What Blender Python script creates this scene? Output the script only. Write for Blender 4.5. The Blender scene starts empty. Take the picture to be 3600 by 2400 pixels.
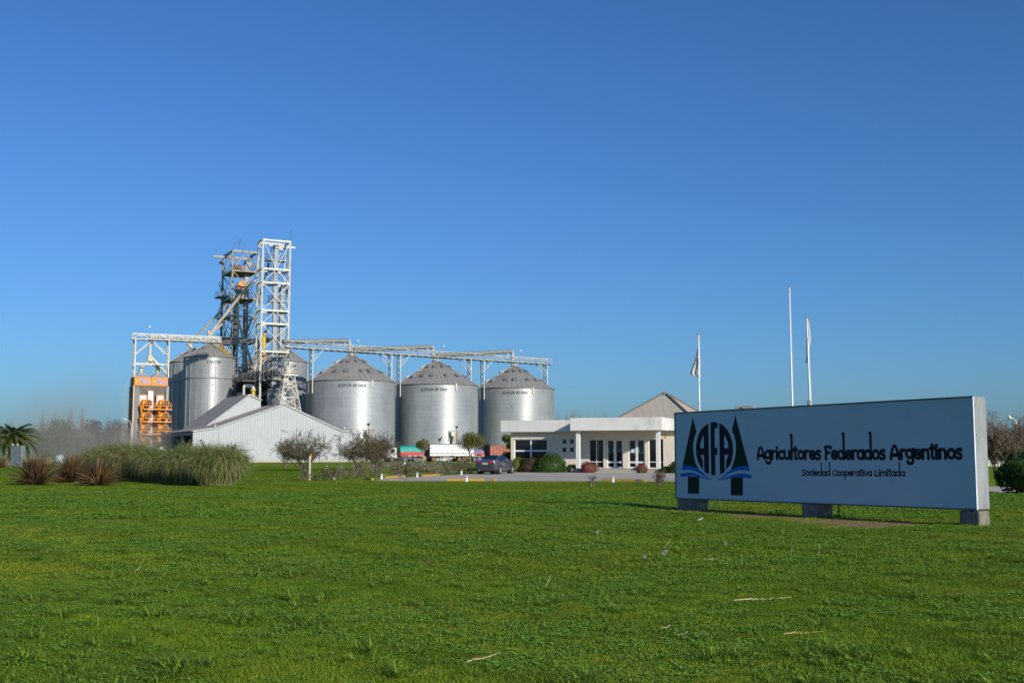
import bpy, bmesh, math, random
import numpy as np
from mathutils import Vector, Matrix
R_ = math.radians
rnd = random.Random(7)
SC = bpy.context.scene
COL = SC.collection
# ---------------------------------------------------------------- camera
CAMZ = 1.6
F_ = 4000.0
PITCH = math.atan((1592 - 1200) / F_)
cd = bpy.data.cameras.new('camera'); cd.lens = 40.0; cd.sensor_width = 36.0
cd.clip_start = 0.1; cd.clip_end = 9000
cam = bpy.data.objects.new('camera', cd); COL.objects.link(cam)
cam.location = (0, 0, CAMZ); cam.rotation_euler = (math.pi / 2 + PITCH, 0, 0)
SC.camera = cam
# ---------------------------------------------------------------- sky, sun, exposure
SUN_EL, SUN_ROT = 22.0, 142.0
w = bpy.data.worlds.new('World'); SC.world = w; w.use_nodes = True
nt = w.node_tree; nt.nodes.clear()
sky = nt.nodes.new('ShaderNodeTexSky'); sky.sky_type = 'NISHITA'; sky.sun_disc = False
sky.sun_elevation = R_(SUN_EL); sky.sun_rotation = R_(SUN_ROT)
sky.altitude = 0; sky.air_density = 1.0; sky.dust_density = 0.9; sky.ozone_density = 3.0
hs = nt.nodes.new('ShaderNodeHueSaturation'); hs.inputs['Saturation'].default_value = 1.0
bg = nt.nodes.new('ShaderNodeBackground'); bg.inputs['Strength'].default_value = 0.10
wo = nt.nodes.new('ShaderNodeOutputWorld')
tn = nt.nodes.new('ShaderNodeMix'); tn.data_type = 'RGBA'; tn.blend_type = 'MULTIPLY'; tn.inputs[0].default_value = 1.0; tn.inputs[7].default_value = (0.42, 0.74, 1.17, 1)
nt.links.new(sky.outputs[0], tn.inputs[6]); nt.links.new(tn.outputs[2], hs.inputs['Color']); nt.links.new(hs.outputs[0], bg.inputs[0]); nt.links.new(bg.outputs[0], wo.inputs[0])
sl = bpy.data.lights.new('sun', 'SUN'); sl.energy = 4.5; sl.angle = R_(0.5); sl.color = (1.0, 0.93, 0.82)
so = bpy.data.objects.new('sun', sl); COL.objects.link(so)
az = R_(90 - SUN_ROT)
SUNV = Vector((math.cos(R_(SUN_EL)) * math.cos(az), math.cos(R_(SUN_EL)) * math.sin(az), math.sin(R_(SUN_EL))))
so.rotation_euler = SUNV.to_track_quat('Z', 'Y').to_euler(); so.location = SUNV * 300
SC.view_settings.view_transform = 'Standard'; SC.view_settings.look = 'None'
SC.view_settings.exposure = 0.0; SC.view_settings.gamma = 1.0
SC.render.engine = 'CYCLES'
SC.cycles.max_bounces = 6; SC.cycles.diffuse_bounces = 3; SC.cycles.glossy_bounces = 3; SC.cycles.transmission_bounces = 4
SC.cycles.volume_bounces = 1; SC.cycles.transparent_max_bounces = 8
SC.cycles.caustics_reflective = False; SC.cycles.caustics_refractive = False
SC.cycles.use_denoising = True; SC.cycles.denoiser = 'OPENIMAGEDENOISE'; SC.cycles.denoising_input_passes = 'RGB_ALBEDO_NORMAL'; SC.cycles.denoising_prefilter = 'ACCURATE'
# ---------------------------------------------------------------- photo geometry helpers
FW = Vector((0, math.cos(PITCH), math.sin(PITCH))); UP = Vector((0, -math.sin(PITCH), math.cos(PITCH)))
CAMP = Vector((0, 0, CAMZ))
def ray(u, v): return FW + Vector(((u - 1800) / F_, 0, 0)) + UP * ((1200 - v) / F_)
def at(u, v, Y):
    d = ray(u, v); return CAMP + d * (Y / d.y)
def gnd(u, v, z=0.0):
    d = ray(u, v); p = CAMP + d * ((z - CAMZ) / d.z); return p
def gu(u, Y):
    "ground point seen in column u at distance Y"
    p = at(u, 1592, Y); p.z = 0; return p
def zv(v, Y): return at(1800, v, Y).z
# ---------------------------------------------------------------- objects
def tag(o, label=None, cat=None, group=None, kind=None):
    if label: o['label'] = label
    if cat: o['category'] = cat
    if group: o['group'] = group
    if kind: o['kind'] = kind
    return o
def T(name, label, cat, loc=(0, 0, 0), rz=0.0, group=None):
    o = bpy.data.objects.new(name, None); COL.objects.link(o)
    o.location = loc; o.rotation_euler = (0, 0, rz); o.empty_display_size = 0.3
    return tag(o, label, cat, group, 'thing')
def link(name, me, mats, parent=None):
    for m in (mats if isinstance(mats, (list, tuple)) else [mats]): me.materials.append(m)
    o = bpy.data.objects.new(name, me); COL.objects.link(o)
    if parent: o.parent = parent
    return o
def copy_tree(o, parent=None):
    c = o.copy(); COL.objects.link(c)
    if parent: c.parent = parent
    for ch in list(o.children): copy_tree(ch, c)
    return c
def woff(o):
    p = Vector((0, 0, 0))
    while o is not None: p += Vector(o.location); o = o.parent
    return p
def mesh_np(name, V, Fc, mats, parent=None, smooth=False, world=True):
    V = np.asarray(V, dtype=np.float32).reshape(-1, 3); Fc = np.asarray(Fc, dtype=np.int32)
    if parent is not None and world: V = V - np.array(woff(parent), dtype=np.float32)
    k = Fc.shape[1]; me = bpy.data.meshes.new(name)
    me.vertices.add(len(V)); me.vertices.foreach_set('co', V.ravel())
    me.loops.add(Fc.size); me.loops.foreach_set('vertex_index', Fc.ravel())
    me.polygons.add(len(Fc)); me.polygons.foreach_set('loop_start', np.arange(len(Fc), dtype=np.int32) * k)
    if smooth: me.polygons.foreach_set('use_smooth', np.ones(len(Fc), dtype=bool))
    me.update(calc_edges=True); me.validate()
    return link(name, me, mats, parent)
def perp(d):
    d = d.normalized(); a = Vector((0, 0, 1)) if abs(d.z) < 0.95 else Vector((1, 0, 0))
    s = d.cross(a).normalized(); return s, s.cross(d).normalized()
class MB:
    def __init__(s, M=None): s.v = []; s.f = []; s.sm = []; s.M = M
    def add(s, pts, faces, smooth=False):
        b = len(s.v)
        for p in pts:
            p = Vector(p); s.v.append(tuple(s.M @ p) if s.M is not None else tuple(p))
        for f in faces: s.f.append([b + i for i in f]); s.sm.append(smooth)
    def box(s, c, size, rz=0.0):
        cx, cy, cz = c; hx, hy, hz = [a / 2 for a in size]; co, si = math.cos(rz), math.sin(rz)
        P = []
        for z in (-hz, hz):
            for x, y in ((-hx, -hy), (hx, -hy), (hx, hy), (-hx, hy)):
                P.append((cx + x * co - y * si, cy + x * si + y * co, cz + z))
        s.add(P, [(3, 2, 1, 0), (4, 5, 6, 7), (0, 1, 5, 4), (1, 2, 6, 5), (2, 3, 7, 6), (3, 0, 4, 7)])
    def bb(s, x0, x1, y0, y1, z0, z1): s.box(((x0 + x1) / 2, (y0 + y1) / 2, (z0 + z1) / 2), (x1 - x0, y1 - y0, z1 - z0))
    def bar(s, p, q, a, b=None):
        p = Vector(p); q = Vector(q); b = b or a; u, v = perp(q - p); u = u * a / 2; v = v * b / 2
        P = [p - u - v, p + u - v, p + u + v, p - u + v, q - u - v, q + u - v, q + u + v, q - u + v]
        s.add(P, [(0, 1, 2, 3), (7, 6, 5, 4), (4, 5, 1, 0), (5, 6, 2, 1), (6, 7, 3, 2), (7, 4, 0, 3)])
    def tube(s, pts, r, n=8, caps=True, smooth=True):
        pts = [Vector(p) for p in pts]; rs = r if isinstance(r, (list, tuple)) else [r] * len(pts)
        P = []; m = len(pts); u0 = None
        for i, p in enumerate(pts):
            d = (pts[min(i + 1, m - 1)] - pts[max(i - 1, 0)]).normalized()
            if u0 is None: u, v = perp(d)
            else:
                u = u0 - d * u0.dot(d)
                u = u.normalized() if u.length > 1e-6 else perp(d)[0]
                v = u.cross(d).normalized()
            u0 = u
            for k in range(n):
                a = 2 * math.pi * k / n; P.append(p + (u * math.cos(a) + v * math.sin(a)) * rs[i])
        Fc = []
        for i in range(m - 1):
            for k in range(n):
                a = i * n + k; b = i * n + (k + 1) % n; Fc.append((a, b, b + n, a + n))
        s.add(P, Fc, smooth)
        if caps:
            s.add(P[:n], [tuple(range(n - 1, -1, -1))]); s.add(P[-n:], [tuple(range(n))])
    def lathe(s, prof, c=(0, 0, 0), n=24, smooth=True, caps=False):
        P = []; Fc = []; m = len(prof)
        for r, z in prof:
            for k in range(n):
                a = 2 * math.pi * k / n; P.append((c[0] + r * math.cos(a), c[1] + r * math.sin(a), c[2] + z))
        for i in range(m - 1):
            for k in range(n):
                a = i * n + k; b = i * n + (k + 1) % n; Fc.append((a, b, b + n, a + n))
        s.add(P, Fc, smooth)
        if caps: s.add(P[:n], [tuple(range(n - 1, -1, -1))]); s.add(P[-n:], [tuple(range(n))])
    def poly(s, pts): s.add(pts, [tuple(range(len(pts)))])
    def prism(s, pts, off):
        "polygon extruded along a vector"
        off = Vector(off); n = len(pts); A = [Vector(p) for p in pts]; B = [p + off for p in A]
        s.add(A + B, [tuple(range(n)), tuple(range(2 * n - 1, n - 1, -1))] + [(i, i + n, (i + 1) % n + n, (i + 1) % n) for i in range(n)])
    def build(s, name, mats, parent=None, world=False, fix=True, bevel=0.0):
        me = bpy.data.meshes.new(name)
        V = s.v
        if parent is not None and world:
            o = woff(parent); V = [(x - o.x, y - o.y, z - o.z) for x, y, z in V]
        me.from_pydata(V, [], s.f)
        me.polygons.foreach_set('use_smooth', s.sm)
        if fix:
            bm = bmesh.new(); bm.from_mesh(me); bmesh.ops.recalc_face_normals(bm, faces=bm.faces); bm.to_mesh(me); bm.free()
        me.update()
        o = link(name, me, mats, parent)
        if bevel:
            m = o.modifiers.new('bevel', 'BEVEL'); m.width = bevel; m.segments = 2; m.limit_method = 'ANGLE'
        return o
# ---------------------------------------------------------------- materials
def _n(nt, t, **kw):
    n = nt.nodes.new(t)
    for k, v in kw.items(): setattr(n, k, v)
    return n
def _mix(nt, a, b, fac, blend='MIX'):
    m = nt.nodes.new('ShaderNodeMix'); m.data_type = 'RGBA'; m.blend_type = blend
    for sock, val in ((m.inputs[6], a), (m.inputs[7], b), (m.inputs[0], fac)):
        if hasattr(val, 'is_output'): nt.links.new(val, sock)
        elif isinstance(val, (int, float)): sock.default_value = val
        else: sock.default_value = (*val[:3], 1)
    return m.outputs[2]
def _ramp(nt, src, a, b, lo=0.0, hi=1.0):
    m = nt.nodes.new('ShaderNodeMapRange'); m.inputs[1].default_value = a; m.inputs[2].default_value = b
    m.inputs[3].default_value = lo; m.inputs[4].default_value = hi; m.interpolation_type = 'SMOOTHSTEP'
    nt.links.new(src, m.inputs[0]); return m.outputs[0]
def _math(nt, op, a, b=0.0, c=None):
    m = nt.nodes.new('ShaderNodeMath'); m.operation = op
    for i, x in enumerate((a, b) if c is None else (a, b, c)):
        if hasattr(x, 'is_output'): nt.links.new(x, m.inputs[i])
        else: m.inputs[i].default_value = x
    return m.outputs[0]
def _noise(nt, scale, detail=4, rough=0.6, vec=None, stretch=None):
    n = nt.nodes.new('ShaderNodeTexNoise'); n.inputs['Scale'].default_value = scale
    n.inputs['Detail'].default_value = detail; n.inputs['Roughness'].default_value = rough
    if vec is None:
        vec = nt.nodes.new('ShaderNodeNewGeometry').outputs['Position']
    if stretch:
        mp = nt.nodes.new('ShaderNodeMapping'); mp.inputs['Scale'].default_value = stretch
        nt.links.new(vec, mp.inputs['Vector']); vec = mp.outputs[0]
    nt.links.new(vec, n.inputs['Vector']); return n.outputs[0]
MATS = {}
def mat(name, col, rough=0.6, metal=0.0, spec=0.5, var=0.15, vscale=1.5, stretch=None, dirt=None, dirt_amt=0.3, dscale=0.6,
        island=0.0, icol=None, bump=0.0, bscale=20.0, trans=0.0, coat=0.0, sat_var=0.0):
    m = bpy.data.materials.new(name); m.use_nodes = True; nt = m.node_tree; b = nt.nodes['Principled BSDF']
    b.inputs['Roughness'].default_value = rough; b.inputs['Metallic'].default_value = metal
    b.inputs['Specular IOR Level'].default_value = spec
    if coat: b.inputs['Coat Weight'].default_value = coat; b.inputs['Coat Roughness'].default_value = 0.05
    c = None
    n1 = _noise(nt, vscale, 5, 0.65, stretch=stretch)
    f = _ramp(nt, n1, 0.3, 0.7)
    lo = [x * (1 - var) for x in col]; hi = [min(x * (1 + var), 0.95) for x in col]
    c = _mix(nt, lo, hi, f)
    if icol is not None:
        g = nt.nodes.new('ShaderNodeNewGeometry'); cr = nt.nodes.new('ShaderNodeValToRGB')
        cr.color_ramp.interpolation = 'LINEAR'
        while len(cr.color_ramp.elements) < len(icol): cr.color_ramp.elements.new(0.5)
        for i, k in enumerate(icol):
            cr.color_ramp.elements[i].position = i / max(1, len(icol) - 1); cr.color_ramp.elements[i].color = (*k, 1)
        nt.links.new(g.outputs['Random Per Island'], cr.inputs[0]); c = _mix(nt, cr.outputs[0], c, 0.25)
    if island:
        g = nt.nodes.new('ShaderNodeNewGeometry'); f2 = _ramp(nt, g.outputs['Random Per Island'], 0, 1, 1 - island, 1 + island)
        vm = nt.nodes.new('ShaderNodeVectorMath'); vm.operation = 'SCALE'; nt.links.new(c, vm.inputs[0]); nt.links.new(f2, vm.inputs['Scale']); c = vm.outputs[0]
    if dirt is not None:
        n2 = _noise(nt, dscale, 6, 0.7, stretch=(1, 1, 0.35)); fd = _ramp(nt, n2, 0.48, 0.72, 0, dirt_amt)
        c = _mix(nt, c, dirt, fd)
    nt.links.new(c, b.inputs['Base Color'])
    if bump:
        n3 = _noise(nt, bscale, 4, 0.6); bp = nt.nodes.new('ShaderNodeBump'); bp.inputs['Strength'].default_value = bump
        bp.inputs['Distance'].default_value = 0.02
        nt.links.new(n3, bp.inputs['Height']); nt.links.new(bp.outputs[0], b.inputs['Normal'])
    if trans:
        tr = nt.nodes.new('ShaderNodeBsdfTranslucent'); nt.links.new(c, tr.inputs[0])
        mx = nt.nodes.new('ShaderNodeMixShader'); mx.inputs[0].default_value = trans
        nt.links.new(b.outputs[0], mx.inputs[1]); nt.links.new(tr.outputs[0], mx.inputs[2])
        nt.links.new(mx.outputs[0], nt.nodes['Material Output'].inputs[0])
    MATS[name] = m
    return m
def corrugate(m, vec_axis, period, amp, radial=False):
    "tilts the shading normal like corrugated sheet; vec_axis is a world direction"
    nt = m.node_tree; b = nt.nodes['Principled BSDF']; g = nt.nodes.new('ShaderNodeNewGeometry')
    d = nt.nodes.new('ShaderNodeVectorMath'); d.operation = 'DOT_PRODUCT'; d.inputs[1].default_value = vec_axis
    nt.links.new(g.outputs['Position'], d.inputs[0])
    s = _math(nt, 'MULTIPLY', _math(nt, 'SINE', _math(nt, 'MULTIPLY', d.outputs['Value'], 2 * math.pi / period)), amp)
    v = nt.nodes.new('ShaderNodeVectorMath'); v.operation = 'SCALE'; v.inputs[0].default_value = vec_axis; nt.links.new(s, v.inputs['Scale'])
    a = nt.nodes.new('ShaderNodeVectorMath'); a.operation = 'ADD'; nt.links.new(g.outputs['Normal'], a.inputs[0]); nt.links.new(v.outputs[0], a.inputs[1])
    nm = nt.nodes.new('ShaderNodeVectorMath'); nm.operation = 'NORMALIZE'; nt.links.new(a.outputs[0], nm.inputs[0])
    nt.links.new(nm.outputs[0], b.inputs['Normal'])
    return m
# directions shared by the plant buildings
E1 = Vector((math.cos(R_(28.5)), math.sin(R_(28.5)), 0)); E2 = Vector((-E1.y, E1.x, 0)); EZ = Vector((0, 0, 1))
M_white = mat('white_steel_paint', (0.62, 0.59, 0.50), 0.5, var=0.12, vscale=0.8, dirt=(0.30, 0.22, 0.13), dirt_amt=0.5, dscale=1.2)
M_galv = mat('galvanised_steel', (0.34, 0.345, 0.345), 0.55, metal=0.2, var=0.15, vscale=1.0)
M_galvd = mat('weathered_steel', (0.30, 0.29, 0.27), 0.6, metal=0.3, var=0.2, vscale=1.0, dirt=(0.16, 0.12, 0.08))
M_cream = mat('cream_pipe_paint', (0.55, 0.50, 0.40), 0.55, var=0.15, vscale=1.0, dirt=(0.30, 0.22, 0.14), dirt_amt=0.5)
M_elev = mat('blue_grey_casing', (0.21, 0.24, 0.27), 0.5, metal=0.2, var=0.1)
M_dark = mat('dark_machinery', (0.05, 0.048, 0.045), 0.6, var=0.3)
M_black = mat('black_rubber_and_shade', (0.02, 0.02, 0.021), 0.75, var=0.2)
M_orange = mat('orange_paint', (0.68, 0.24, 0.008), 0.45, var=0.08, vscale=2.0, dirt=(0.35, 0.16, 0.05), dirt_amt=0.3)
M_yellow = mat('yellow_paint', (0.60, 0.38, 0.03), 0.5, var=0.1)
M_kerb = mat('yellow_kerb_paint', (0.44, 0.26, 0.035), 0.7, var=0.2, vscale=5, dirt=(0.3, 0.26, 0.2), dirt_amt=0.5, dscale=4)
M_conc = mat('concrete', (0.20, 0.175, 0.14), 0.85, var=0.2, vscale=4, bump=0.3, dirt=(0.09, 0.08, 0.065), dirt_amt=0.7, dscale=2.5)
M_bark = mat('bark', (0.16, 0.12, 0.085), 0.85, var=0.3, vscale=6)
M_twig = mat('grey_twig', (0.20, 0.155, 0.11), 0.8, var=0.3, vscale=4, island=0.4)
M_letter = mat('dark_lettering', (0.012, 0.012, 0.016), 0.6, spec=0.15, var=0.1)
M_glass = mat('dark_glass', (0.012, 0.014, 0.016), 0.04, spec=0.7, var=0.05)
M_chrome = mat('bright_alloy', (0.62, 0.62, 0.63), 0.3, metal=0.9, var=0.05)
M_tyre = mat('tyre_rubber', (0.035, 0.034, 0.033), 0.8, var=0.2)
# ================================================================ ground
SIGN_L = gu(2374, 33.05); SIGN_R = gu(3429, 25.0)
SD = (SIGN_R - SIGN_L).normalized(); SN = Vector((SD.y, -SD.x, 0)).normalized()
if SN.dot(Vector((0, -1, 0))) < 0: SN = -SN
SLEN = (SIGN_R - SIGN_L).length
def hill(x, y):
    f = np.clip((48 - y) / 10, 0, 1) * np.clip((y - 3) / 3, 0, 1)
    h = np.sin(x * 0.9 + 1.3 * np.sin(y * 0.5)) * np.sin(y * 0.75 + 0.6 * np.sin(x * 0.7)) * 0.018 + np.sin(x * 0.31 + 2) * np.sin(y * 0.27 + 1) * 0.025 \
        + 0.008 * np.sin(x * 2.9 + y) * np.sin(y * 2.3 - x * 0.8)
    # keep flat round the sign
    a = (x - SIGN_L.x) * SD.x + (y - SIGN_L.y) * SD.y; b = (x - SIGN_L.x) * SN.x + (y - SIGN_L.y) * SN.y
    near = np.clip((np.abs(b) - 0.8) / 1.2, 0, 1)
    near = np.where((a < -1.5) | (a > SLEN + 1.5), 1, near)
    return h * f * near
def soil_mask(x, y):
    a = (x - SIGN_L.x) * SD.x + (y - SIGN_L.y) * SD.y; b = (x - SIGN_L.x) * SN.x + (y - SIGN_L.y) * SN.y
    wob = 0.35 * np.sin(a * 1.7) + 0.25 * np.sin(a * 3.9 + 1) + 0.15 * np.sin(a * 9 + b * 5)
    m = (b > -0.25) & (b < 0.95 + 0.17 * a + wob) & (a > -0.9 + 0.3 * wob) & (a < SLEN - 0.9 + wob)
    return m
def mow(nt, c):
    'faint mowing strips'
    g = nt.nodes.new('ShaderNodeNewGeometry'); d = nt.nodes.new('ShaderNodeVectorMath'); d.operation = 'DOT_PRODUCT'; d.inputs[1].default_value = (0.80, 0.60, 0); nt.links.new(g.outputs['Position'], d.inputs[0])
    s = _math(nt, 'SINE', _math(nt, 'ADD', _math(nt, 'MULTIPLY', d.outputs['Value'], 3.1), _math(nt, 'MULTIPLY', _noise(nt, 0.35, 3, 0.5), 9.0)))
    return _mix(nt, c, (0.055, 0.115, 0.012), _ramp(nt, s, 0.1, 0.9, 0, 0.32))
def lawn_mat():
    m = bpy.data.materials.new('lawn_grass'); m.use_nodes = True; nt = m.node_tree; b = nt.nodes['Principled BSDF']
    b.inputs['Roughness'].default_value = 0.9; b.inputs['Specular IOR Level'].default_value = 0.0
    big = _noise(nt, 0.12, 5, 0.6); mid = _noise(nt, 0.9, 5, 0.65); fine = _noise(nt, 9, 6, 0.75)
    c = _mix(nt, (0.138, 0.235, 0.022), (0.235, 0.30, 0.036), _ramp(nt, big, 0.35, 0.65))
    c = _mix(nt, c, (0.095, 0.175, 0.020), _ramp(nt, mid, 0.42, 0.66, 0, 0.8))
    c = _mix(nt, c, (0.25, 0.30, 0.045), _ramp(nt, fine, 0.45, 0.75, 0, 0.7))
    br = _noise(nt, 0.55, 6, 0.7); c = _mix(nt, c, (0.17, 0.105, 0.05), _ramp(nt, br, 0.58, 0.70, 0, 0.75))
    c = mow(nt, c)
    # bare soil along the front of the sign
    g = nt.nodes.new('ShaderNodeNewGeometry')
    def dot(vec, off):
        d = nt.nodes.new('ShaderNodeVectorMath'); d.operation = 'DOT_PRODUCT'; d.inputs[1].default_value = vec
        nt.links.new(g.outputs['Position'], d.inputs[0]); return _math(nt, 'SUBTRACT', d.outputs['Value'], off)
    A = dot(SD, SIGN_L.dot(SD)); B = dot(SN, SIGN_L.dot(SN))
    wob = _math(nt, 'MULTIPLY', _math(nt, 'SUBTRACT', _noise(nt, 1.1, 4, 0.6), 0.5), 2.4)
    B2 = _math(nt, 'SUBTRACT', _math(nt, 'ADD', B, wob), _math(nt, 'MULTIPLY', A, 0.17)); A2 = _math(nt, 'ADD', A, wob)
    f = _math(nt, 'MULTIPLY', _ramp(nt, B, -0.6, -0.2), _ramp(nt, B2, 0.9, 1.5, 1, 0))
    f = _math(nt, 'MULTIPLY', f, _math(nt, 'MULTIPLY', _ramp(nt, A2, -1.2, -0.6), _ramp(nt, A2, SLEN - 1.6, SLEN - 0.8, 1, 0)))
    c = _mix(nt, c, _mix(nt, (0.22, 0.135, 0.08), (0.33, 0.215, 0.135), fine), f)
    nt.links.new(c, b.inputs['Base Color'])
    bp = nt.nodes.new('ShaderNodeBump'); bp.inputs['Strength'].default_value = 0.3; bp.inputs['Distance'].default_value = 0.02
    nt.links.new(fine, bp.inputs['Height']); nt.links.new(bp.outputs[0], b.inputs['Normal'])
    return m
M_lawn = lawn_mat()
def grid_axis(a):
    return np.array(a, dtype=np.float64)
gx = grid_axis([-4000, -1500, -600, -300, -150, -90, -60] + list(np.arange(-40, 40.01, 0.5)) + [60, 90, 150, 300, 600, 1500, 4000])
gy = grid_axis([-200, -60, -20, -5] + list(np.arange(2, 62, 0.5)) + [70, 90, 130, 200, 300, 450, 700, 1500, 4500])
X, Y = np.meshgrid(gx, gy); Z = hill(X, Y)
nx, ny = len(gx), len(gy); idx = np.arange(nx * ny).reshape(ny, nx)
FQ = np.stack([idx[:-1, :-1], idx[:-1, 1:], idx[1:, 1:], idx[1:, :-1]], -1).reshape(-1, 4)
lawn = mesh_np('lawn', np.stack([X, Y, Z], -1), FQ, M_lawn, smooth=True); tag(lawn, kind='structure')
# ---- asphalt car park and drive
M_asph = mat('asphalt', (0.47, 0.40, 0.31), 0.9, var=0.12, vscale=0.5, dirt=(0.28, 0.25, 0.22), dirt_amt=0.35, dscale=0.8)
M_asph2 = mat('farm_road_asphalt', (0.28, 0.26, 0.23), 0.9, var=0.15, vscale=0.4)
M_soil = mat('bare_earth', (0.22, 0.14, 0.085), 0.95, var=0.3, vscale=1.2, dirt=(0.08, 0.11, 0.03), dirt_amt=0.6, dscale=1.5)
def sheet(name, pts, m, z=0.008, kind='structure'):
    mb = MB(); mb.poly([(p.x, p.y, z) for p in pts]); o = mb.build(name, m); tag(o, kind=kind)
    if o.data.polygons[0].normal.z < 0: o.data.flip_normals()
    return o
sheet('car_park', [gnd(*p) for p in ((1290, 1687.5), (1345, 1681.5), (1480, 1675.5), (1600, 1668.5), (1690, 1662), (1790, 1656), (2420, 1657), (2800, 1668),
      (3470, 1709), (3700, 1716), (3900, 1722), (3900, 1748), (3700, 1741), (3480, 1732), (2900, 1706), (2420, 1692), (1900, 1690.5), (1350, 1690.5))], M_asph)
# yard road where the trucks stand, along the front of the shed and silos
yr0 = Vector((-54.5, 195, 0)) - E2 * 5.0
sheet('farm_road', [yr0 - E1 * 60 - E2 * 4, yr0 + E1 * 130 - E2 * 4, yr0 + E1 * 130 + E2 * 4.6, yr0 - E1 * 60 + E2 * 4.6], M_asph2, 0.012)
sheet('dirt_verge', [gnd(*p) for p in ((1270, 1640), (1300, 1630), (1380, 1626), (1450, 1627), (1640, 1632), (1640, 1637), (1460, 1637), (1330, 1643))], M_soil, 0.010)
sheet('dirt_edge', [gnd(*p) for p in ((3470, 1733), (3700, 1742), (3900, 1749), (3900, 1756), (3700, 1749), (3470, 1739))], M_soil, 0.014)
# ---------------------------------------------------------------- yellow kerbs
def kerb(u0, v0, u1, v1, label, dark=None):
    a = gnd(u0, v0); b = gnd(u1, v1); t = T('kerb', label, 'kerb', (a + b) / 2, 0, 'kerbs of the car park')
    d = (b - a); L = d.length; n = 2 if not dark else 3
    cuts = [0, 0.5, 1.0] if not dark else [0, dark[0], dark[1], 1.0]
    for i in range(len(cuts) - 1):
        p = a + d * (cuts[i] + 0.002); q = a + d * (cuts[i + 1] - 0.002); p.z = q.z = 0.075
        mb = MB(); mb.bar(p, q, 0.16, 0.15)
        mb.build('kerb_stone', M_conc if dark and i == 1 else M_kerb, t, world=True, bevel=0.015)
kerb(1356, 1681.5, 1422, 1677, 'yellow kerb left of the white bollard light on the far side of the drive')
kerb(1484, 1675.5, 1544, 1671.5, 'yellow kerb under the white rose bushes, right of a white bollard light')
kerb(1286, 1688, 1310, 1689, 'short kerb half bare concrete and half yellow at the end of the drive', (0.05, 0.6))
kerb(1570, 1690.5, 1745, 1690.5, 'long yellow kerb beside lawn behind the bollard light near the car', (0.78, 0.94))
kerb(2115, 1691.5, 2270, 1693.5, 'yellow kerb beside lawn in front of the office doors', (0.76, 0.92))
# ================================================================ billboard
ZbL, ZbR, ZtL, ZtR = 0.305, 0.375, 2.755, 2.835
def sign_pt(u, v, off=0.0):
    d = ray(u, v); P0 = SIGN_L + SN * off; t = (P0 - CAMP).dot(SN) / d.dot(SN); return CAMP + d * t
sg = T('billboard', 'large blue-grey billboard with a tree emblem and black lettering on three concrete blocks', 'billboard', SIGN_L)
M_vinyl = mat('pale_vinyl', (0.41, 0.53, 0.62), 0.38, spec=0.5, var=0.03, vscale=0.6)
# soft creases in the vinyl
nt = M_vinyl.node_tree; nn = _noise(nt, 0.8, 3, 0.5, stretch=(0.6, 0.6, 3.5)); bp = nt.nodes.new('ShaderNodeBump'); bp.inputs['Strength'].default_value = 0.22
bp.inputs['Distance'].default_value = 0.05; nt.links.new(nn, bp.inputs['Height']); nt.links.new(bp.outputs[0], nt.nodes['Principled BSDF'].inputs['Normal'])
TH = 0.42
def quadbox(mb, a, b, zba, zbb, zta, ztb, n0, n1):
    P = []
    for p, zb, zt in ((a, zba, zta), (b, zbb, ztb)):
        for n in (n0, n1):
            q = p + SN * n; P += [(q.x, q.y, zb), (q.x, q.y, zt)]
    mb.add(P, [(0, 4, 5, 1), (2, 3, 7, 6), (1, 5, 7, 3), (0, 2, 6, 4), (0, 1, 3, 2), (4, 6, 7, 5)])
mb = MB(); quadbox(mb, SIGN_L, SIGN_R, ZbL, ZbR, ZtL, ZtR, 0.0, -0.05); mb.build('sign_face', M_vinyl, sg, True)
M_zinc = mat('galvanised_sheet', (0.29, 0.30, 0.295), 0.55, metal=0.1, var=0.2, vscale=3.0, stretch=(1, 1, 0.2), dirt=(0.48, 0.49, 0.49), dirt_amt=0.6, dscale=2.5)
mb = MB(); quadbox(mb, SIGN_L + SD * 0.03, SIGN_R - SD * 0.004, ZbL + 0.004, ZbR + 0.004, ZtL - 0.004, ZtR - 0.003, -0.05, -TH)
mb.build('back_casing', M_zinc, sg, True)
mb = MB(); q = SIGN_R + SD * 0.012; quadbox(mb, SIGN_R - SD * 0.003, SIGN_R + SD * 0.014, ZbR + 0.01, ZbR + 0.01, ZtR - 0.012, ZtR - 0.012, -0.012, -TH - 0.003)
for z in (0.55, 1.3, 2.0, 2.65):
    p = SIGN_R + SD * 0.016 - SN * 0.04; p.z = z; mb.bar(p, p + SD * 0.01, 0.022)
mb.build('side_panel', M_zinc, sg, True)
M_trim = mat('dark_trim', (0.06, 0.065, 0.07), 0.5)
mb = MB()
for (a, za), (b, zb) in (((SIGN_L, ZtL), (SIGN_R, ZtR)), ((SIGN_L, ZbL), (SIGN_R, ZbR)), ((SIGN_L, ZbL), (SIGN_L, ZtL))):
    p = a + SN * 0.004; q = b + SN * 0.004; mb.bar((p.x, p.y, za), (q.x, q.y, zb), 0.03)
mb.build('edge_trim', M_trim, sg, True)
mb = MB(); p = SIGN_R + SN * 0.006; mb.bar((p.x, p.y, ZbR), (p.x, p.y, ZtR), 0.028); mb.build('corner_strip', mat('white_strip', (0.75, 0.76, 0.77), 0.4), sg, True)
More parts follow.
